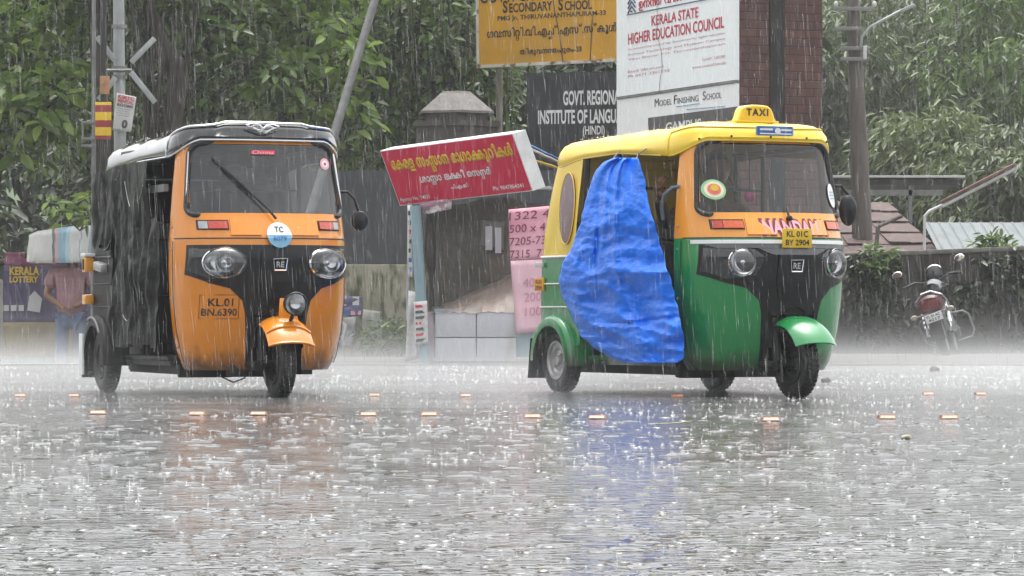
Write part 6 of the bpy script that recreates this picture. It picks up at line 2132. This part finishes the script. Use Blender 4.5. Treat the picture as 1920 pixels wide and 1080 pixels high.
# stones and debris on the road
def stone(px, py, r_, lab, m_, nm="stone", cat="stone", z=0.0):
    Y = CAMH * F / (py - HZ)
    b = MB()
    sdv = random.random() * 50
    b.grid(lambda u, v: Vector((math.sin(math.pi * v) * math.cos(2 * math.pi * u) * 1.25, math.sin(math.pi * v) * math.sin(2 * math.pi * u), math.cos(math.pi * v) * 0.75)) * r_ * (1 + 0.35 * nz(math.cos(2 * math.pi * u) * 1.3 + sdv, math.sin(2 * math.pi * u) * 1.3, v * 3)), 16, 10, closed_u=True)
    o = b.build(nm, m_, None, ang=50)
    o.location = G(px, Y, z + r_ * 0.45)
    tag(o, lab, cat)
stone(1549, 717, 0.032, "small dark lump of debris right of the green autorickshaw's front wheel", M['chassis'], "debris", "debris")
stone(1700, 824, 0.016, "small mossy stone on the open wet road at right", M['mossy'])
stone(1752, 696, 0.035, "brown pebble lying near the kerb below the motorcycle", M['tile'])
b = MB()
b.grid(lambda u, v: (0.08 * (u - 0.5) * 2, 0.016 * (v - 0.5) * 2 * math.sin(math.pi * (0.1 + 0.8 * u)), 0.012 + 0.012 * u * u + 0.006 * abs(v - 0.5)), 12, 4)
o = b.build("fallen_leaf", mat("yellow_leaf", (0.35, 0.36, 0.16), 0.4))
o.location = G(1263, CAMH * F / (802 - HZ), 0.004)
md = o.modifiers.new("thick", 'SOLIDIFY'); md.thickness = 0.002
tag(o, "pale curled leaf floating on the wet road in front of the taxi", "leaf")

# ==================================================================== VEGETATION
def unit(a):
    return a / np.maximum(np.linalg.norm(a, axis=1, keepdims=True), 1e-9)
def leaf_geo(base, d, L, wr, fold, g):
    """arrays of leaves: base point, direction, length -> V, F (two quads a leaf, folded on the midrib)"""
    n = len(base)
    upv = unit(g.normal(size=(n, 3)) * 0.55 + np.array([0, -0.25, 1.0]))
    s = unit(np.cross(d, upv))
    nn = np.cross(s, d)
    L = L[:, None]
    wv = L * wr
    p0 = base
    p1 = base + d * L * 0.38 + s * wv * 0.5 + nn * wv * fold
    p2 = base + d * L * 0.74 + s * wv * 0.40 + nn * wv * fold * 0.6 - np.array([0, 0, 1.0]) * L * 0.05
    p3 = base + d * L * 1.0 - np.array([0, 0, 1.0]) * L * 0.14
    p4 = base + d * L * 0.74 - s * wv * 0.40 + nn * wv * fold * 0.6 - np.array([0, 0, 1.0]) * L * 0.05
    p5 = base + d * L * 0.38 - s * wv * 0.5 + nn * wv * fold
    V = np.stack([p0, p1, p2, p3, p4, p5], 1).reshape(-1, 3)
    k = np.arange(n)[:, None] * 6
    Fq = np.concatenate([k + np.array([0, 1, 2, 3]), k + np.array([0, 3, 4, 5])], 0)
    return V, Fq
def rosettes(C_, per, L, wr, droop, spread, g, fold=0.25):
    n = len(C_) * per
    c = np.repeat(C_, per, 0)
    ph = g.uniform(0, 2 * np.pi, n)
    el = g.normal(0.10 - droop, 0.42, n)
    d = np.stack([np.cos(ph) * np.cos(el), np.sin(ph) * np.cos(el), np.sin(el)], 1)
    base = c + d * spread * g.uniform(0.05, 1.0, n)[:, None] + g.normal(size=(n, 3)) * spread * 0.25
    return leaf_geo(base, d, L * g.uniform(0.55, 1.2, n), wr, fold, g)
def in_lobes(lobes, n, g, shell=0.62):
    vol = np.array([l[3] * l[4] * l[5] for l in lobes]) ** 0.75
    idx = g.choice(len(lobes), n, p=vol / vol.sum())
    lb = np.array(lobes)[idx]
    d = unit(g.normal(size=(n, 3)))
    r_ = g.uniform(shell ** 3, 1, n) ** (1 / 3)
    r_ *= 1 + 0.22 * np.sin(d[:, 0] * 5 + idx) * np.sin(d[:, 2] * 6 + idx * 2)
    return lb[:, :3] + d * lb[:, 3:6] * r_[:, None]
def trunk_geo(b, base, top, r0, r1, wob, seed, n=10):
    pts, rs = [], []
    for k in range(n + 1):
        t = k / n
        p = Vector(base).lerp(Vector(top), t)
        p += Vector((nz(t * 2.5, seed), nz(t * 2.5, seed + 9), 0)) * wob * math.sin(math.pi * min(1, t + 0.1))
        pts.append(p); rs.append((r0 * (1 - t) + r1 * t) * (1 + 0.25 * max(0, 0.15 - t) / 0.15))
    b.tube(pts, rs, 10)
    return pts
def tree(name, label, base, lobes, ncl, per, L, wr, droop, spread, lm, tm, r0, seed, group=None, top=None, limbs=True, extra=None, shell=0.55):
    g = np.random.default_rng(seed)
    e = empty(name, base, 0, label, "tree", group)
    bl = Vector(base)
    b = MB()
    cz = max(l[2] for l in lobes)
    tp_ = Vector(top) - bl if top else Vector((np.mean([l[0] for l in lobes]) - bl.x, np.mean([l[1] for l in lobes]) - bl.y, cz - bl.z))
    pts = trunk_geo(b, (0, 0, -0.3), tp_, r0, r0 * 0.35, r0 * 2.2, seed)
    if limbs:
        for i, l in enumerate(lobes):
            c = Vector(l[:3]) - bl
            k = min(range(2, len(pts)), key=lambda q: abs(pts[q].z - (c.z - 0.35 * abs(c.x - pts[q].x) - 0.2)))
            m_ = (pts[k] + c) / 2 + Vector((0, 0, -0.15 * (c - pts[k]).length * 0.5))
            b.tube([pts[k], m_, c, c + (c - m_) * 0.5], [r0 * 0.38, r0 * 0.26, r0 * 0.14, r0 * 0.05], 7)
            for q in range(3):
                dd = Vector(unit(g.normal(size=(1, 3)))[0]); dd = Vector((dd.x * l[3], dd.y * l[4], dd.z * l[5])) * 0.85
                b.tube([c, c + dd * 0.5 + Vector((0, 0, 0.05)), c + dd], [r0 * 0.12, r0 * 0.07, r0 * 0.03], 5)
    if extra: extra(b, bl)
    b.build("trunk", tm, e)
    C_ = in_lobes(lobes, ncl, g, shell) - np.array(base)
    V, Fq = rosettes(C_, per, L, wr, droop, spread, g)
    np_mesh("crown", V, Fq, lm, e)
    return e
LB = leaf_mat("bright_broad_leaf", (0.075, 0.145, 0.024), (0.30, 0.43, 0.080), 0.28, 0.42)
LM_ = leaf_mat("mid_green_leaf", (0.036, 0.072, 0.014), (0.15, 0.24, 0.050), 0.3, 0.38)
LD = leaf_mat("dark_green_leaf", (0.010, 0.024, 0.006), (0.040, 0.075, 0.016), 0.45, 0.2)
LO = leaf_mat("olive_leaf", (0.045, 0.072, 0.026), (0.125, 0.165, 0.065), 0.4, 0.35)
LY2 = leaf_mat("light_olive_leaf", (0.075, 0.110, 0.036), (0.17, 0.215, 0.075), 0.4, 0.4)
def lob(px, py, Y, rx, ry, rz):
    p = P(px, py, Y)
    return (p.x, p.y, p.z, rx, ry, rz)
# left: broad-leaved trees
def curved(b, bl):
    Y = 43.9
    pts = [P(252, -70, Y), P(272, -5, Y), P(288, 45, Y), P(304, 88, Y), P(328, 120, Y), P(334, 150, Y), P(327, 200, Y), P(318, 300, Y), P(322, 480, Y), P(330, 680, Y)]
    b.tube([p - bl for p in pts], [0.085, 0.09, 0.10, 0.11, 0.125, 0.13, 0.13, 0.135, 0.15, 0.17], 12)
    pts = [P(374, -20, Y - .1), P(366, 40, Y - .1), P(352, 105, Y - .1), P(344, 160, Y), P(334, 215, Y)]
    b.tube([p - bl for p in pts], [0.024, 0.028, 0.03, 0.034, 0.04], 8)
    pts = [P(318, 110, Y), P(300, 150, Y + .1), P(292, 230, Y + .1)]
    b.tube([p - bl for p in pts], [0.05, 0.035, 0.03], 8)
tree("broadleaf_tree", "broad-leaved tree with bright drooping leaf clusters at the left edge", G(-70, 46.2, lowz),
     [lob(40, 240, 43.6, 0.9, 0.6, 0.35), lob(100, 190, 43.2, 0.8, 0.6, 0.45), lob(20, 130, 43.8, 0.6, 0.6, 0.4), lob(140, 120, 43.8, 0.5, 0.5, 0.35), lob(90, 40, 43.6, 0.8, 0.6, 0.4), lob(-80, 200, 43.8, 0.8, 0.7, 0.8), lob(130, 400, 43.6, 0.3, 0.25, 0.18), lob(60, -120, 44.2, 1.6, 1.2, 0.8)],
     250, 9, 0.27, 0.46, 0.25, 0.20, LB, M['bark'], 0.13, 11)
tree("broadleaf_tree", "broad-leaved tree with a dark curved trunk above the orange autorickshaw", G(330, 45.2, 0),
     [lob(280, 40, 44.6, 0.6, 0.5, 0.4), lob(400, 60, 44.6, 0.8, 0.5, 0.45), lob(470, 120, 44.4, 0.6, 0.5, 0.35), lob(360, 170, 44.6, 0.35, 0.4, 0.3), lob(300, -90, 45, 1.6, 1.2, 0.9), lob(250, 120, 44.6, 0.25, 0.3, 0.3)],
     200, 9, 0.24, 0.46, 0.25, 0.19, LM_, M['bark'], 0.15, 12, top=P(262, -60, 45.2), extra=curved)
tree("broadleaf_tree", "broad-leaved tree with lit leaves left of the leaning pole", G(560, 46.0, 0),
     [lob(590, 60, 45.2, 0.7, 0.5, 0.4), lob(540, 130, 45.0, 0.6, 0.5, 0.35), lob(640, 120, 45.2, 0.6, 0.5, 0.4), lob(600, 190, 45.0, 0.6, 0.4, 0.3), lob(520, 20, 45.4, 0.5, 0.5, 0.3), lob(560, -100, 46, 1.8, 1.2, 0.9)],
     240, 9, 0.24, 0.46, 0.25, 0.19, LB, M['bark'], 0.12, 13)
def vines(x0, x1, y, ztop, n, seed):
    r_ = random.Random(seed)
    def ex(b, bl):
        for k in range(n):
            x = r_.uniform(x0, x1); yy = y + r_.uniform(-0.5, 0.5); L = r_.uniform(0.8, 3.0)
            z0 = ztop + r_.uniform(-0.8, 0.3)
            b.tube([Vector((x, yy, z0)) - bl, Vector((x + r_.uniform(-.06, .06), yy, z0 - L * 0.5)) - bl, Vector((x + r_.uniform(-.1, .1), yy, z0 - L)) - bl], 0.009, 4)
    return ex
tree("banyan_tree", "dark creeper-hung tree with hanging aerial roots behind the gate pillar", G(765, 49, 0),
     [lob(700, 60, 48, 0.8, 0.6, 0.8), lob(820, 40, 48, 0.9, 0.6, 0.7), lob(720, 200, 48, 0.6, 0.6, 0.6), lob(850, 160, 48, 0.7, 0.6, 0.7), lob(760, -80, 48.5, 2.0, 1.3, 0.9), lob(930, 120, 48.5, 0.5, 0.5, 0.8), lob(780, 280, 48.4, 1.0, 0.5, 0.4)],
     420, 9, 0.17, 0.5, 0.45, 0.24, LM_, M['bark'], 0.20, 14, extra=vines(P(640, 0, 47.6).x, P(960, 0, 47.6).x, 47.6, 4.8, 34, 5))
tree("banyan_tree", "dark tree with fluted trunk and aerial roots above the white notice", G(196, 43.0, lowz),
     [lob(200, -110, 43, 1.4, 1.0, 0.6), lob(150, -40, 43.2, 0.6, 0.5, 0.3)],
     120, 9, 0.20, 0.48, 0.3, 0.2, LM_, M['bark'], 0.17, 15, extra=vines(P(175, 0, 42.6).x, P(360, 0, 42.6).x, 42.7, 4.6, 40, 6))
# dark growth behind everything on the left
g = np.random.default_rng(21)
lobes = []
for k in range(46):
    px = g.uniform(-260, 1250); py = g.uniform(-190, 470)
    Y = g.uniform(51, 58)
    lobes.append(lob(px, py, Y, 1.3, 0.7, 1.0))
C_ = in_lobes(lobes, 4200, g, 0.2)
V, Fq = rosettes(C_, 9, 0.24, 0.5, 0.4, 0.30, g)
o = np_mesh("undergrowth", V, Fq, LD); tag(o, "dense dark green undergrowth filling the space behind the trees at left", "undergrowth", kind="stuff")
# strips of hanging creeper in the dark, lighter leaves
g = np.random.default_rng(22)
pts = []
for k in range(40):
    px = g.uniform(-60, 1010); Y = g.uniform(48.5, 51); top = g.uniform(-60, 330); L = g.uniform(0.6, 2.2)
    p = P(px, top, Y)
    for q in range(int(L * 22)):
        pts.append((p.x + g.normal(0, 0.10), p.y + g.normal(0, 0.1), p.z - L * g.uniform(0, 1)))
V, Fq = rosettes(np.array(pts), 4, 0.13, 0.55, 0.7, 0.08, g)
o = np_mesh("hanging_creeper", V, Fq, LO); tag(o, "hanging creeper strands with small leaves over the dark growth", "creeper", kind="stuff")
# right: hazy wood, tree by tree
spec = [(1590, 150, 78, 2.6), (1680, 110, 84, 3.0), (1800, 130, 80, 2.8), (1900, 90, 76, 2.6), (1560, 230, 92, 2.5), (1730, 260, 90, 2.6), (1850, 250, 86, 2.6), (1960, 220, 82, 2.8),
        (1640, 20, 108, 3.8), (1790, 0, 112, 4.2), (1920, -20, 104, 4.0), (1520, 40, 100, 3.6), (1700, 330, 68, 1.5), (1800, 340, 66, 1.5), (1890, 350, 64, 1.3), (2060, 100, 90, 3.6), (1450, 120, 96, 3.4)]
desc = ["slim olive tree with drooping leaves right of the brick pier", "tall hazy tree with forked pale trunk behind the utility pole", "feathery pale green tree behind the slanting tube light", "hazy tree at the upper right edge of the wood",
        "low bushy tree just right of the brick pier", "rounded yellowish tree above the canopy", "drooping tree above the tube light's far end", "broad hazy tree beyond the right edge",
        "tall faded tree at the top right of the utility pole", "tallest faded tree in the wood's centre", "faded high crown in the top right corner", "faded tall crown beside the brick pier's top edge",
        "small leafy tree behind the flat canopy", "small light tree between the tube light and tin roof", "small dark tree above the tin roof", "broad faded tree out beyond the wall's right end", "faded tree hidden behind the brick pier"]
for i, (px, py, Y, r_) in enumerate(spec):
    g = np.random.default_rng(100 + i)
    lb = []
    for k in range(7):
        a = g.uniform(0, 6.28)
        lb.append(lob(px + g.normal(0, 0.45) * r_ * F / Y * 0.5, py + g.normal(0, 0.6) * r_ * F / Y * 0.6, Y + g.normal(0, 0.5) * r_, r_ * g.uniform(0.35, 0.6), r_ * 0.5, r_ * g.uniform(0.3, 0.55)))
    tree("forest_tree", desc[i], G(px + g.normal(0, 15), Y, -0.3), lb, int(560 + 110 * r_), 9, 0.17 + 0.0011 * Y, 0.30, 0.7, 0.24 + 0.05 * r_, (LO, LY2, LO, LM_, LY2, LY2)[i % 6], M['palebark'], 0.13 + 0.02 * r_, 200 + i, "trees of the hazy wood", top=P(px, py - 60 * r_, Y), shell=0.3)
g = np.random.default_rng(31)
lobes = []
for k in range(46):
    Y = g.uniform(104, 150); px = g.uniform(1250, 2250); py = g.uniform(-160, 470)
    lobes.append(lob(px, py, Y, 4.2, 2.5, 3.0))
C_ = in_lobes(lobes, 9000, g, 0.2)
V, Fq = rosettes(C_, 8, 0.34, 0.36, 0.6, 0.6, g)
o = np_mesh("far_wood", V, Fq, LO); tag(o, "far hazy wooded slope seen as one mass behind the trees at right", "wood", kind="stuff")
# wood on the hill over the left half, out beyond the undergrowth
g = np.random.default_rng(33)
lobes = [lob(g.uniform(-600, 1300), g.uniform(-300, 450), g.uniform(66, 90), 4, 2.5, 3) for k in range(40)]
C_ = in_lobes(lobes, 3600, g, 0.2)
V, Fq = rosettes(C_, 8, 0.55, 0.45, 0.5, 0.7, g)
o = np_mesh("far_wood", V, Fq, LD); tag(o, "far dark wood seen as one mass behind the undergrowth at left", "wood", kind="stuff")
# creepers on the right wall
g = np.random.default_rng(41)
pts = []
for (px0, px1, py0, py1, n) in ((1590, 1680, 490, 640, 130), (1600, 1660, 482, 510, 70), (1775, 1830, 530, 600, 30), (1830, 1960, 480, 660, 90), (1690, 1760, 560, 640, 20), (1960, 2120, 480, 660, 200)):
    for k in range(n):
        p = P(g.uniform(px0, px1), py0 + (py1 - py0) * g.uniform(0, 1) ** 1.4, YR - 0.03 - g.uniform(0, 0.10))
        pts.append(tuple(p))
V, Fq = rosettes(np.array(pts), 5, 0.105, 0.55, 0.5, 0.07, g)
crp = empty("wall_creeper", (0, 0, 0), 0, "straggling leafy creeper hanging down the dark right-hand wall", "creeper")
np_mesh("foliage", V, Fq, leaf_mat("wet_creeper_leaf", (0.015, 0.026, 0.011), (0.06, 0.08, 0.04), 0.35, 0.2), crp)
b = MB()
for k in range(26):
    p = P(g.uniform(1590, 1950), 484, YR - 0.03)
    b.tube([p, p + Vector((g.normal(0, .1), -0.02, -0.4)), p + Vector((g.normal(0, .15), -0.02, -0.5 - g.uniform(0, .5)))], 0.007, 4)
b.build("stem", M['bark'], crp)
def shrub(lab, px, py, Y, r_, n, lm, L, seed):
    g = np.random.default_rng(seed)
    p = P(px, py, Y)
    e = empty("shrub", (p.x, p.y, 1.0 if 400 < py < 500 else p.z - 0.3), 0, lab, "shrub")
    C_ = in_lobes([(0, 0, p.z - e.location.z, r_ * 1.5, r_, r_)], n, g, 0.2)
    V, Fq = rosettes(C_, 8, L, 0.34, 0.0, r_ * 0.35, g)
    np_mesh("foliage", V, Fq, lm, e)
    b = MB()
    for k in range(5):
        b.tube([(0, 0, 0), tuple(C_[k] * 0.6), tuple(C_[k])], 0.01, 4)
    b.build("stem", M['bark'], e)
shrub("small leafy plant growing on the creeper wall in front of the tin roof", 1874, 466, YR + 0.3, 0.20, 26, LM_, 0.15, 51)
shrub("leafy tuft on the wall top beside the taxi's mirror", 1640, 490, YR - 0.1, 0.20, 26, LM_, 0.13, 52)
shrub("low weeds at the foot of the mossy wall left of the stall", 735, 640, YW - 0.25, 0.26, 30, LM_, 0.12, 53)
shrub("sprig of pale broad leaves above the wrapped load", 150, 385, 42.0, 0.22, 10, LB, 0.22, 54)

# ==================================================================== RAIN, SPLASHES, SPRAY, HAZE
def water_mat(name, white, tr):
    m = bpy.data.materials.new(name)
    m.use_nodes = True
    t = m.node_tree
    t.nodes.remove(t.nodes["Principled BSDF"])
    a = t.nodes.new("ShaderNodeBsdfTransparent")
    d = t.nodes.new("ShaderNodeBsdfTranslucent"); d.inputs[0].default_value = (white, white, white, 1)
    df = t.nodes.new("ShaderNodeBsdfDiffuse"); df.inputs[0].default_value = (white, white, white, 1)
    gl = t.nodes.new("ShaderNodeBsdfGlossy"); gl.inputs["Roughness"].default_value = 0.15
    m1 = t.nodes.new("ShaderNodeMixShader"); m1.inputs[0].default_value = 0.5
    t.links.new(df.outputs[0], m1.inputs[1]); t.links.new(d.outputs[0], m1.inputs[2])
    m2 = t.nodes.new("ShaderNodeMixShader"); m2.inputs[0].default_value = 0.25
    t.links.new(m1.outputs[0], m2.inputs[1]); t.links.new(gl.outputs[0], m2.inputs[2])
    m3 = t.nodes.new("ShaderNodeMixShader"); m3.inputs[0].default_value = tr
    t.links.new(m2.outputs[0], m3.inputs[1]); t.links.new(a.outputs[0], m3.inputs[2])
    t.links.new(m3.outputs[0], t.nodes["Material Output"].inputs[0])
    return m
g = np.random.default_rng(61)
N = 37000
Y = (g.uniform(11.0 ** 2.2, 40.0 ** 2.2, N)) ** (1 / 2.2)
X = g.uniform(-0.25, 0.25, N) * Y
Z = g.uniform(0, 1, N) * (0.8 + 0.092 * Y)
L = g.uniform(0.04, 0.14, N)
r_ = 0.0003 + 0.0007 * g.uniform(0, 1, N) ** 2.5
lean = g.normal(0.06, 0.02, N)
ang = np.array([0, 2.094, 4.189])
top = np.stack([X, Y, Z + L], 1)
bot = np.stack([X + lean * L, Y, Z], 1)
mid = top * 0.35 + bot * 0.65
ring = np.stack([np.stack([np.cos(a) * r_, np.sin(a) * r_, np.zeros(N)], 1) for a in ang], 1) + mid[:, None, :]
V = np.concatenate([top[:, None], bot[:, None], ring], 1).reshape(-1, 3)
k = np.arange(N)[:, None] * 5
Fq = np.concatenate([k + np.array(t_) for t_ in ((0, 2, 3), (0, 3, 4), (0, 4, 2), (1, 3, 2), (1, 4, 3), (1, 2, 4))], 0)
o = np_mesh("rain", V, Fq, water_mat("rain_water", 0.75, 0.70)); tag(o, "heavy rain falling across the whole street in fine vertical drops", "rain", kind="stuff")
# splash crowns: a jagged ring and a thrown column each
def splashes(name, N, y0, y1, size, seed, powr=1.0, half=0.23):
    g = np.random.default_rng(seed)
    Y = y0 + (y1 - y0) * g.uniform(0, 1, N) ** powr
    X = g.uniform(-half, half, N) * Y
    s = size * g.uniform(0.35, 1.25, N) ** 1.6
    cl = np.sin(X * 1.9 + 1.3 * np.sin(Y * 0.7)) * np.sin(Y * 1.1 + X * 0.6) + 0.5 * np.sin(X * 5.3 + Y * 2.7)
    s = s * np.clip(0.75 + 0.5 * cl, 0.25, 1.5)
    c = np.stack([X, Y, np.full(N, 0.001)], 1)
    K = 8
    a = np.arange(K) * 2 * np.pi / K + g.uniform(0, 6, N)[:, None]
    rr = s[:, None] * g.uniform(0.75, 1.15, (N, K))
    lo = c[:, None] + np.stack([np.cos(a) * rr * 0.62, np.sin(a) * rr * 0.62, np.zeros((N, K))], 2)
    hgt = s[:, None] * g.uniform(0.05, 0.8, (N, K)) * (0.4 + 0.8 * (np.arange(K) % 2))
    hi = c[:, None] + np.stack([np.cos(a) * rr, np.sin(a) * rr, hgt], 2)
    jet_h = s * (0.4 + 6.0 * g.uniform(0, 1, N) ** 2.5)
    jr = s * g.uniform(0.12, 0.30, N)
    jb = c[:, None] + np.stack([np.stack([np.cos(q) * jr, np.sin(q) * jr, np.zeros(N)], 1) for q in ang], 1)
    jt = c + np.stack([g.normal(0, 0.15, N) * s, g.normal(0, 0.15, N) * s, jet_h], 1)
    dr = c + np.stack([g.normal(0, 0.9, N) * s, g.normal(0, 0.9, N) * s, s * g.uniform(0.5, 2.6, N)], 1)     # a flung droplet
    dv_ = np.stack([dr + np.stack([s * 0.10 * q[0], s * 0.0, s * 0.10 * q[1]], 1) for q in ((1, 0), (0, 1), (-1, 0), (0, -1))], 1)
    V = np.concatenate([lo, hi, jb, jt[:, None], dv_], 1)
    nv = V.shape[1]
    k = np.arange(N)[:, None] * nv
    q = [k + np.array([i, (i + 1) % K, K + (i + 1) % K, K + i]) for i in range(K)]
    q += [k + np.array([2 * K + i, 2 * K + (i + 1) % 3, 2 * K + 3, 2 * K + 3]) for i in range(3)]
    q += [k + np.array([2 * K + 4, 2 * K + 5, 2 * K + 6, 2 * K + 7])]
    quads = np.concatenate(q[:K] + q[K + 3:], 0)
    tris = np.concatenate([x[:, :3] for x in q[K:K + 3]], 0)
    V = V.reshape(-1, 3)
    return V, quads, tris
Vs_, Fs_, off_ = [], [], 0
for (N_, y0, y1, size, sd_, pw) in ((15000, 6.5, 34.8, 0.0072, 71, 0.66), (3300, 24, 34.8, 0.010, 73, 1.0)):
    V, q4, t3 = splashes("s", N_, y0, y1, size, sd_, pw)
    Vs_.append(V); Fs_.append(np.concatenate([np.stack([q4[:, 0], q4[:, 1], q4[:, 2]], 1), np.stack([q4[:, 0], q4[:, 2], q4[:, 3]], 1), t3], 0) + off_); off_ += len(V)
for loc_, a_, zr, sd_ in ((left_loc, LA, (1.70, 1.655), 81), (right_loc, RA, (1.705, 1.675), 82)):      # drops bursting on the hoods
    V, q4, t3 = splashes("s", 420, 1.0, 2.0, 0.0048, sd_)
    n_ = len(V) // 420
    g = np.random.default_rng(sd_)
    lx, ly = g.uniform(-0.50, 0.50, 420), g.uniform(0.42, 2.15, 420)
    c0_ = V.reshape(420, n_, 3)
    ctr_ = c0_[:, :8].mean(1)
    c0_ = c0_ - ctr_[:, None]
    zz = zr[0] + (zr[1] - zr[0]) * (ly - 0.42) / 1.7 - 0.05 * np.abs(lx / 0.5) ** 2
    wx = loc_.x + math.cos(a_) * lx - math.sin(a_) * ly
    wy = loc_.y + math.sin(a_) * lx + math.cos(a_) * ly
    c0_ = c0_ + np.stack([wx, wy, zz - 0.004], 1)[:, None]
    Vs_.append(c0_.reshape(-1, 3)); Fs_.append(np.concatenate([np.stack([q4[:, 0], q4[:, 1], q4[:, 2]], 1), np.stack([q4[:, 0], q4[:, 2], q4[:, 3]], 1), t3], 0) + off_); off_ += len(V)
o = np_mesh("rain_splash", np.concatenate(Vs_), np.concatenate(Fs_), water_mat("splash_water", 0.75, 0.62)); tag(o, "countless raindrop splashes dancing on the flooded road", "splashes", kind="stuff")

# rings spreading where drops have struck: low ridges of water
g = np.random.default_rng(91)
N = 3200
Y = 6.4 + 12.0 * g.uniform(0, 1, N) ** 1.9
X = g.uniform(-0.24, 0.24, N) * Y
rr = 0.010 + 0.038 * g.uniform(0, 1, N) ** 1.6
hh = 0.0012 + 0.0042 * g.uniform(0, 1, N) ** 1.5
K = 14
a = np.arange(K) * 2 * np.pi / K
cs, sn = np.cos(a), np.sin(a)
lay = []
for fr_, zf in ((1.30, 0.0), (1.05, 0.85), (0.96, 1.0), (0.70, 0.0)):
    wob = g.uniform(0.9, 1.1, (N, K))
    lay.append(np.stack([X[:, None] + rr[:, None] * fr_ * cs * wob, Y[:, None] + rr[:, None] * fr_ * sn * wob, 0.0006 + hh[:, None] * zf * g.uniform(0.35, 1.0, (N, K)) + 0 * wob], 2))
V = np.concatenate(lay, 1)
k = np.arange(N)[:, None] * (4 * K)
Fq = np.concatenate([k + np.array([l * K + i_, l * K + (i_ + 1) % K, (l + 1) * K + (i_ + 1) % K, (l + 1) * K + i_]) for l in range(3) for i_ in range(K)], 0)
o = np_mesh("drop_rings", V.reshape(-1, 3), Fq, mat("ring_water", (0.085, 0.085, 0.085), 0.08, spec=0.6, var=0.05), smooth=True)
tag(o, "rings of rippling water spreading round each raindrop strike on the road", "ripples", kind="stuff")

def volume_box(name, lo, hi, dens, col, label):
    b = MB()
    c = [(lo[i] + hi[i]) / 2 for i in range(3)]
    b.box(c, [hi[i] - lo[i] for i in range(3)])
    m = bpy.data.materials.new(name + "_air")
    m.use_nodes = True
    t = m.node_tree
    t.nodes.remove(t.nodes["Principled BSDF"])
    v = t.nodes.new("ShaderNodeVolumePrincipled")
    v.inputs["Color"].default_value = (*col, 1)
    v.inputs["Density"].default_value = dens
    v.inputs["Anisotropy"].default_value = 0.0
    t.links.new(v.outputs[0], t.nodes["Material Output"].inputs["Volume"])
    o = b.build(name, m, smooth=False)
    tag(o, label, name.replace("_", " "), kind="stuff")
    return o
SPRAY = 0.082
volume_box("haze", (-130, -30, -2.0), (130, 275, 60), 0.0007, (0.95, 0.97, 0.97), "pale rain haze filling the whole street air")
o = volume_box("ground_spray", (-50, 21.5, -1.1), (50, 43.85, 0.75), 0.05, (0.95, 0.96, 0.97), "white spray thrown up over the beaten road, densest at the kerb")
t = o.active_material.node_tree
v = next(n for n in t.nodes if n.type == 'PRINCIPLED_VOLUME')
tc = t.nodes.new("ShaderNodeTexCoord")
sx = t.nodes.new("ShaderNodeSeparateXYZ"); t.links.new(tc.outputs["Object"], sx.inputs[0])
def vm(op, a_, b_):
    q = t.nodes.new("ShaderNodeMath"); q.operation = op
    for i_, v_ in enumerate((a_, b_)):
        if isinstance(v_, (int, float)): q.inputs[i_].default_value = v_
        else: t.links.new(v_, q.inputs[i_])
    return q.outputs[0]
fall = vm('POWER', 2.718, vm('MULTIPLY', vm('MAXIMUM', sx.outputs[2], 0.0), -8.0))
nn = t.nodes.new("ShaderNodeTexNoise"); nn.inputs["Scale"].default_value = 0.55; nn.inputs["Detail"].default_value = 3
t.links.new(tc.outputs["Object"], nn.inputs["Vector"])
mr = t.nodes.new("ShaderNodeMapRange"); mr.inputs[1].default_value = 0.3; mr.inputs[2].default_value = 0.7; mr.inputs[3].default_value = 0.45; mr.inputs[4].default_value = 1.6
t.links.new(nn.outputs["Fac"], mr.inputs[0])
t.links.new(vm('MULTIPLY', vm('MULTIPLY', fall, mr.outputs[0]), SPRAY), v.inputs["Density"])
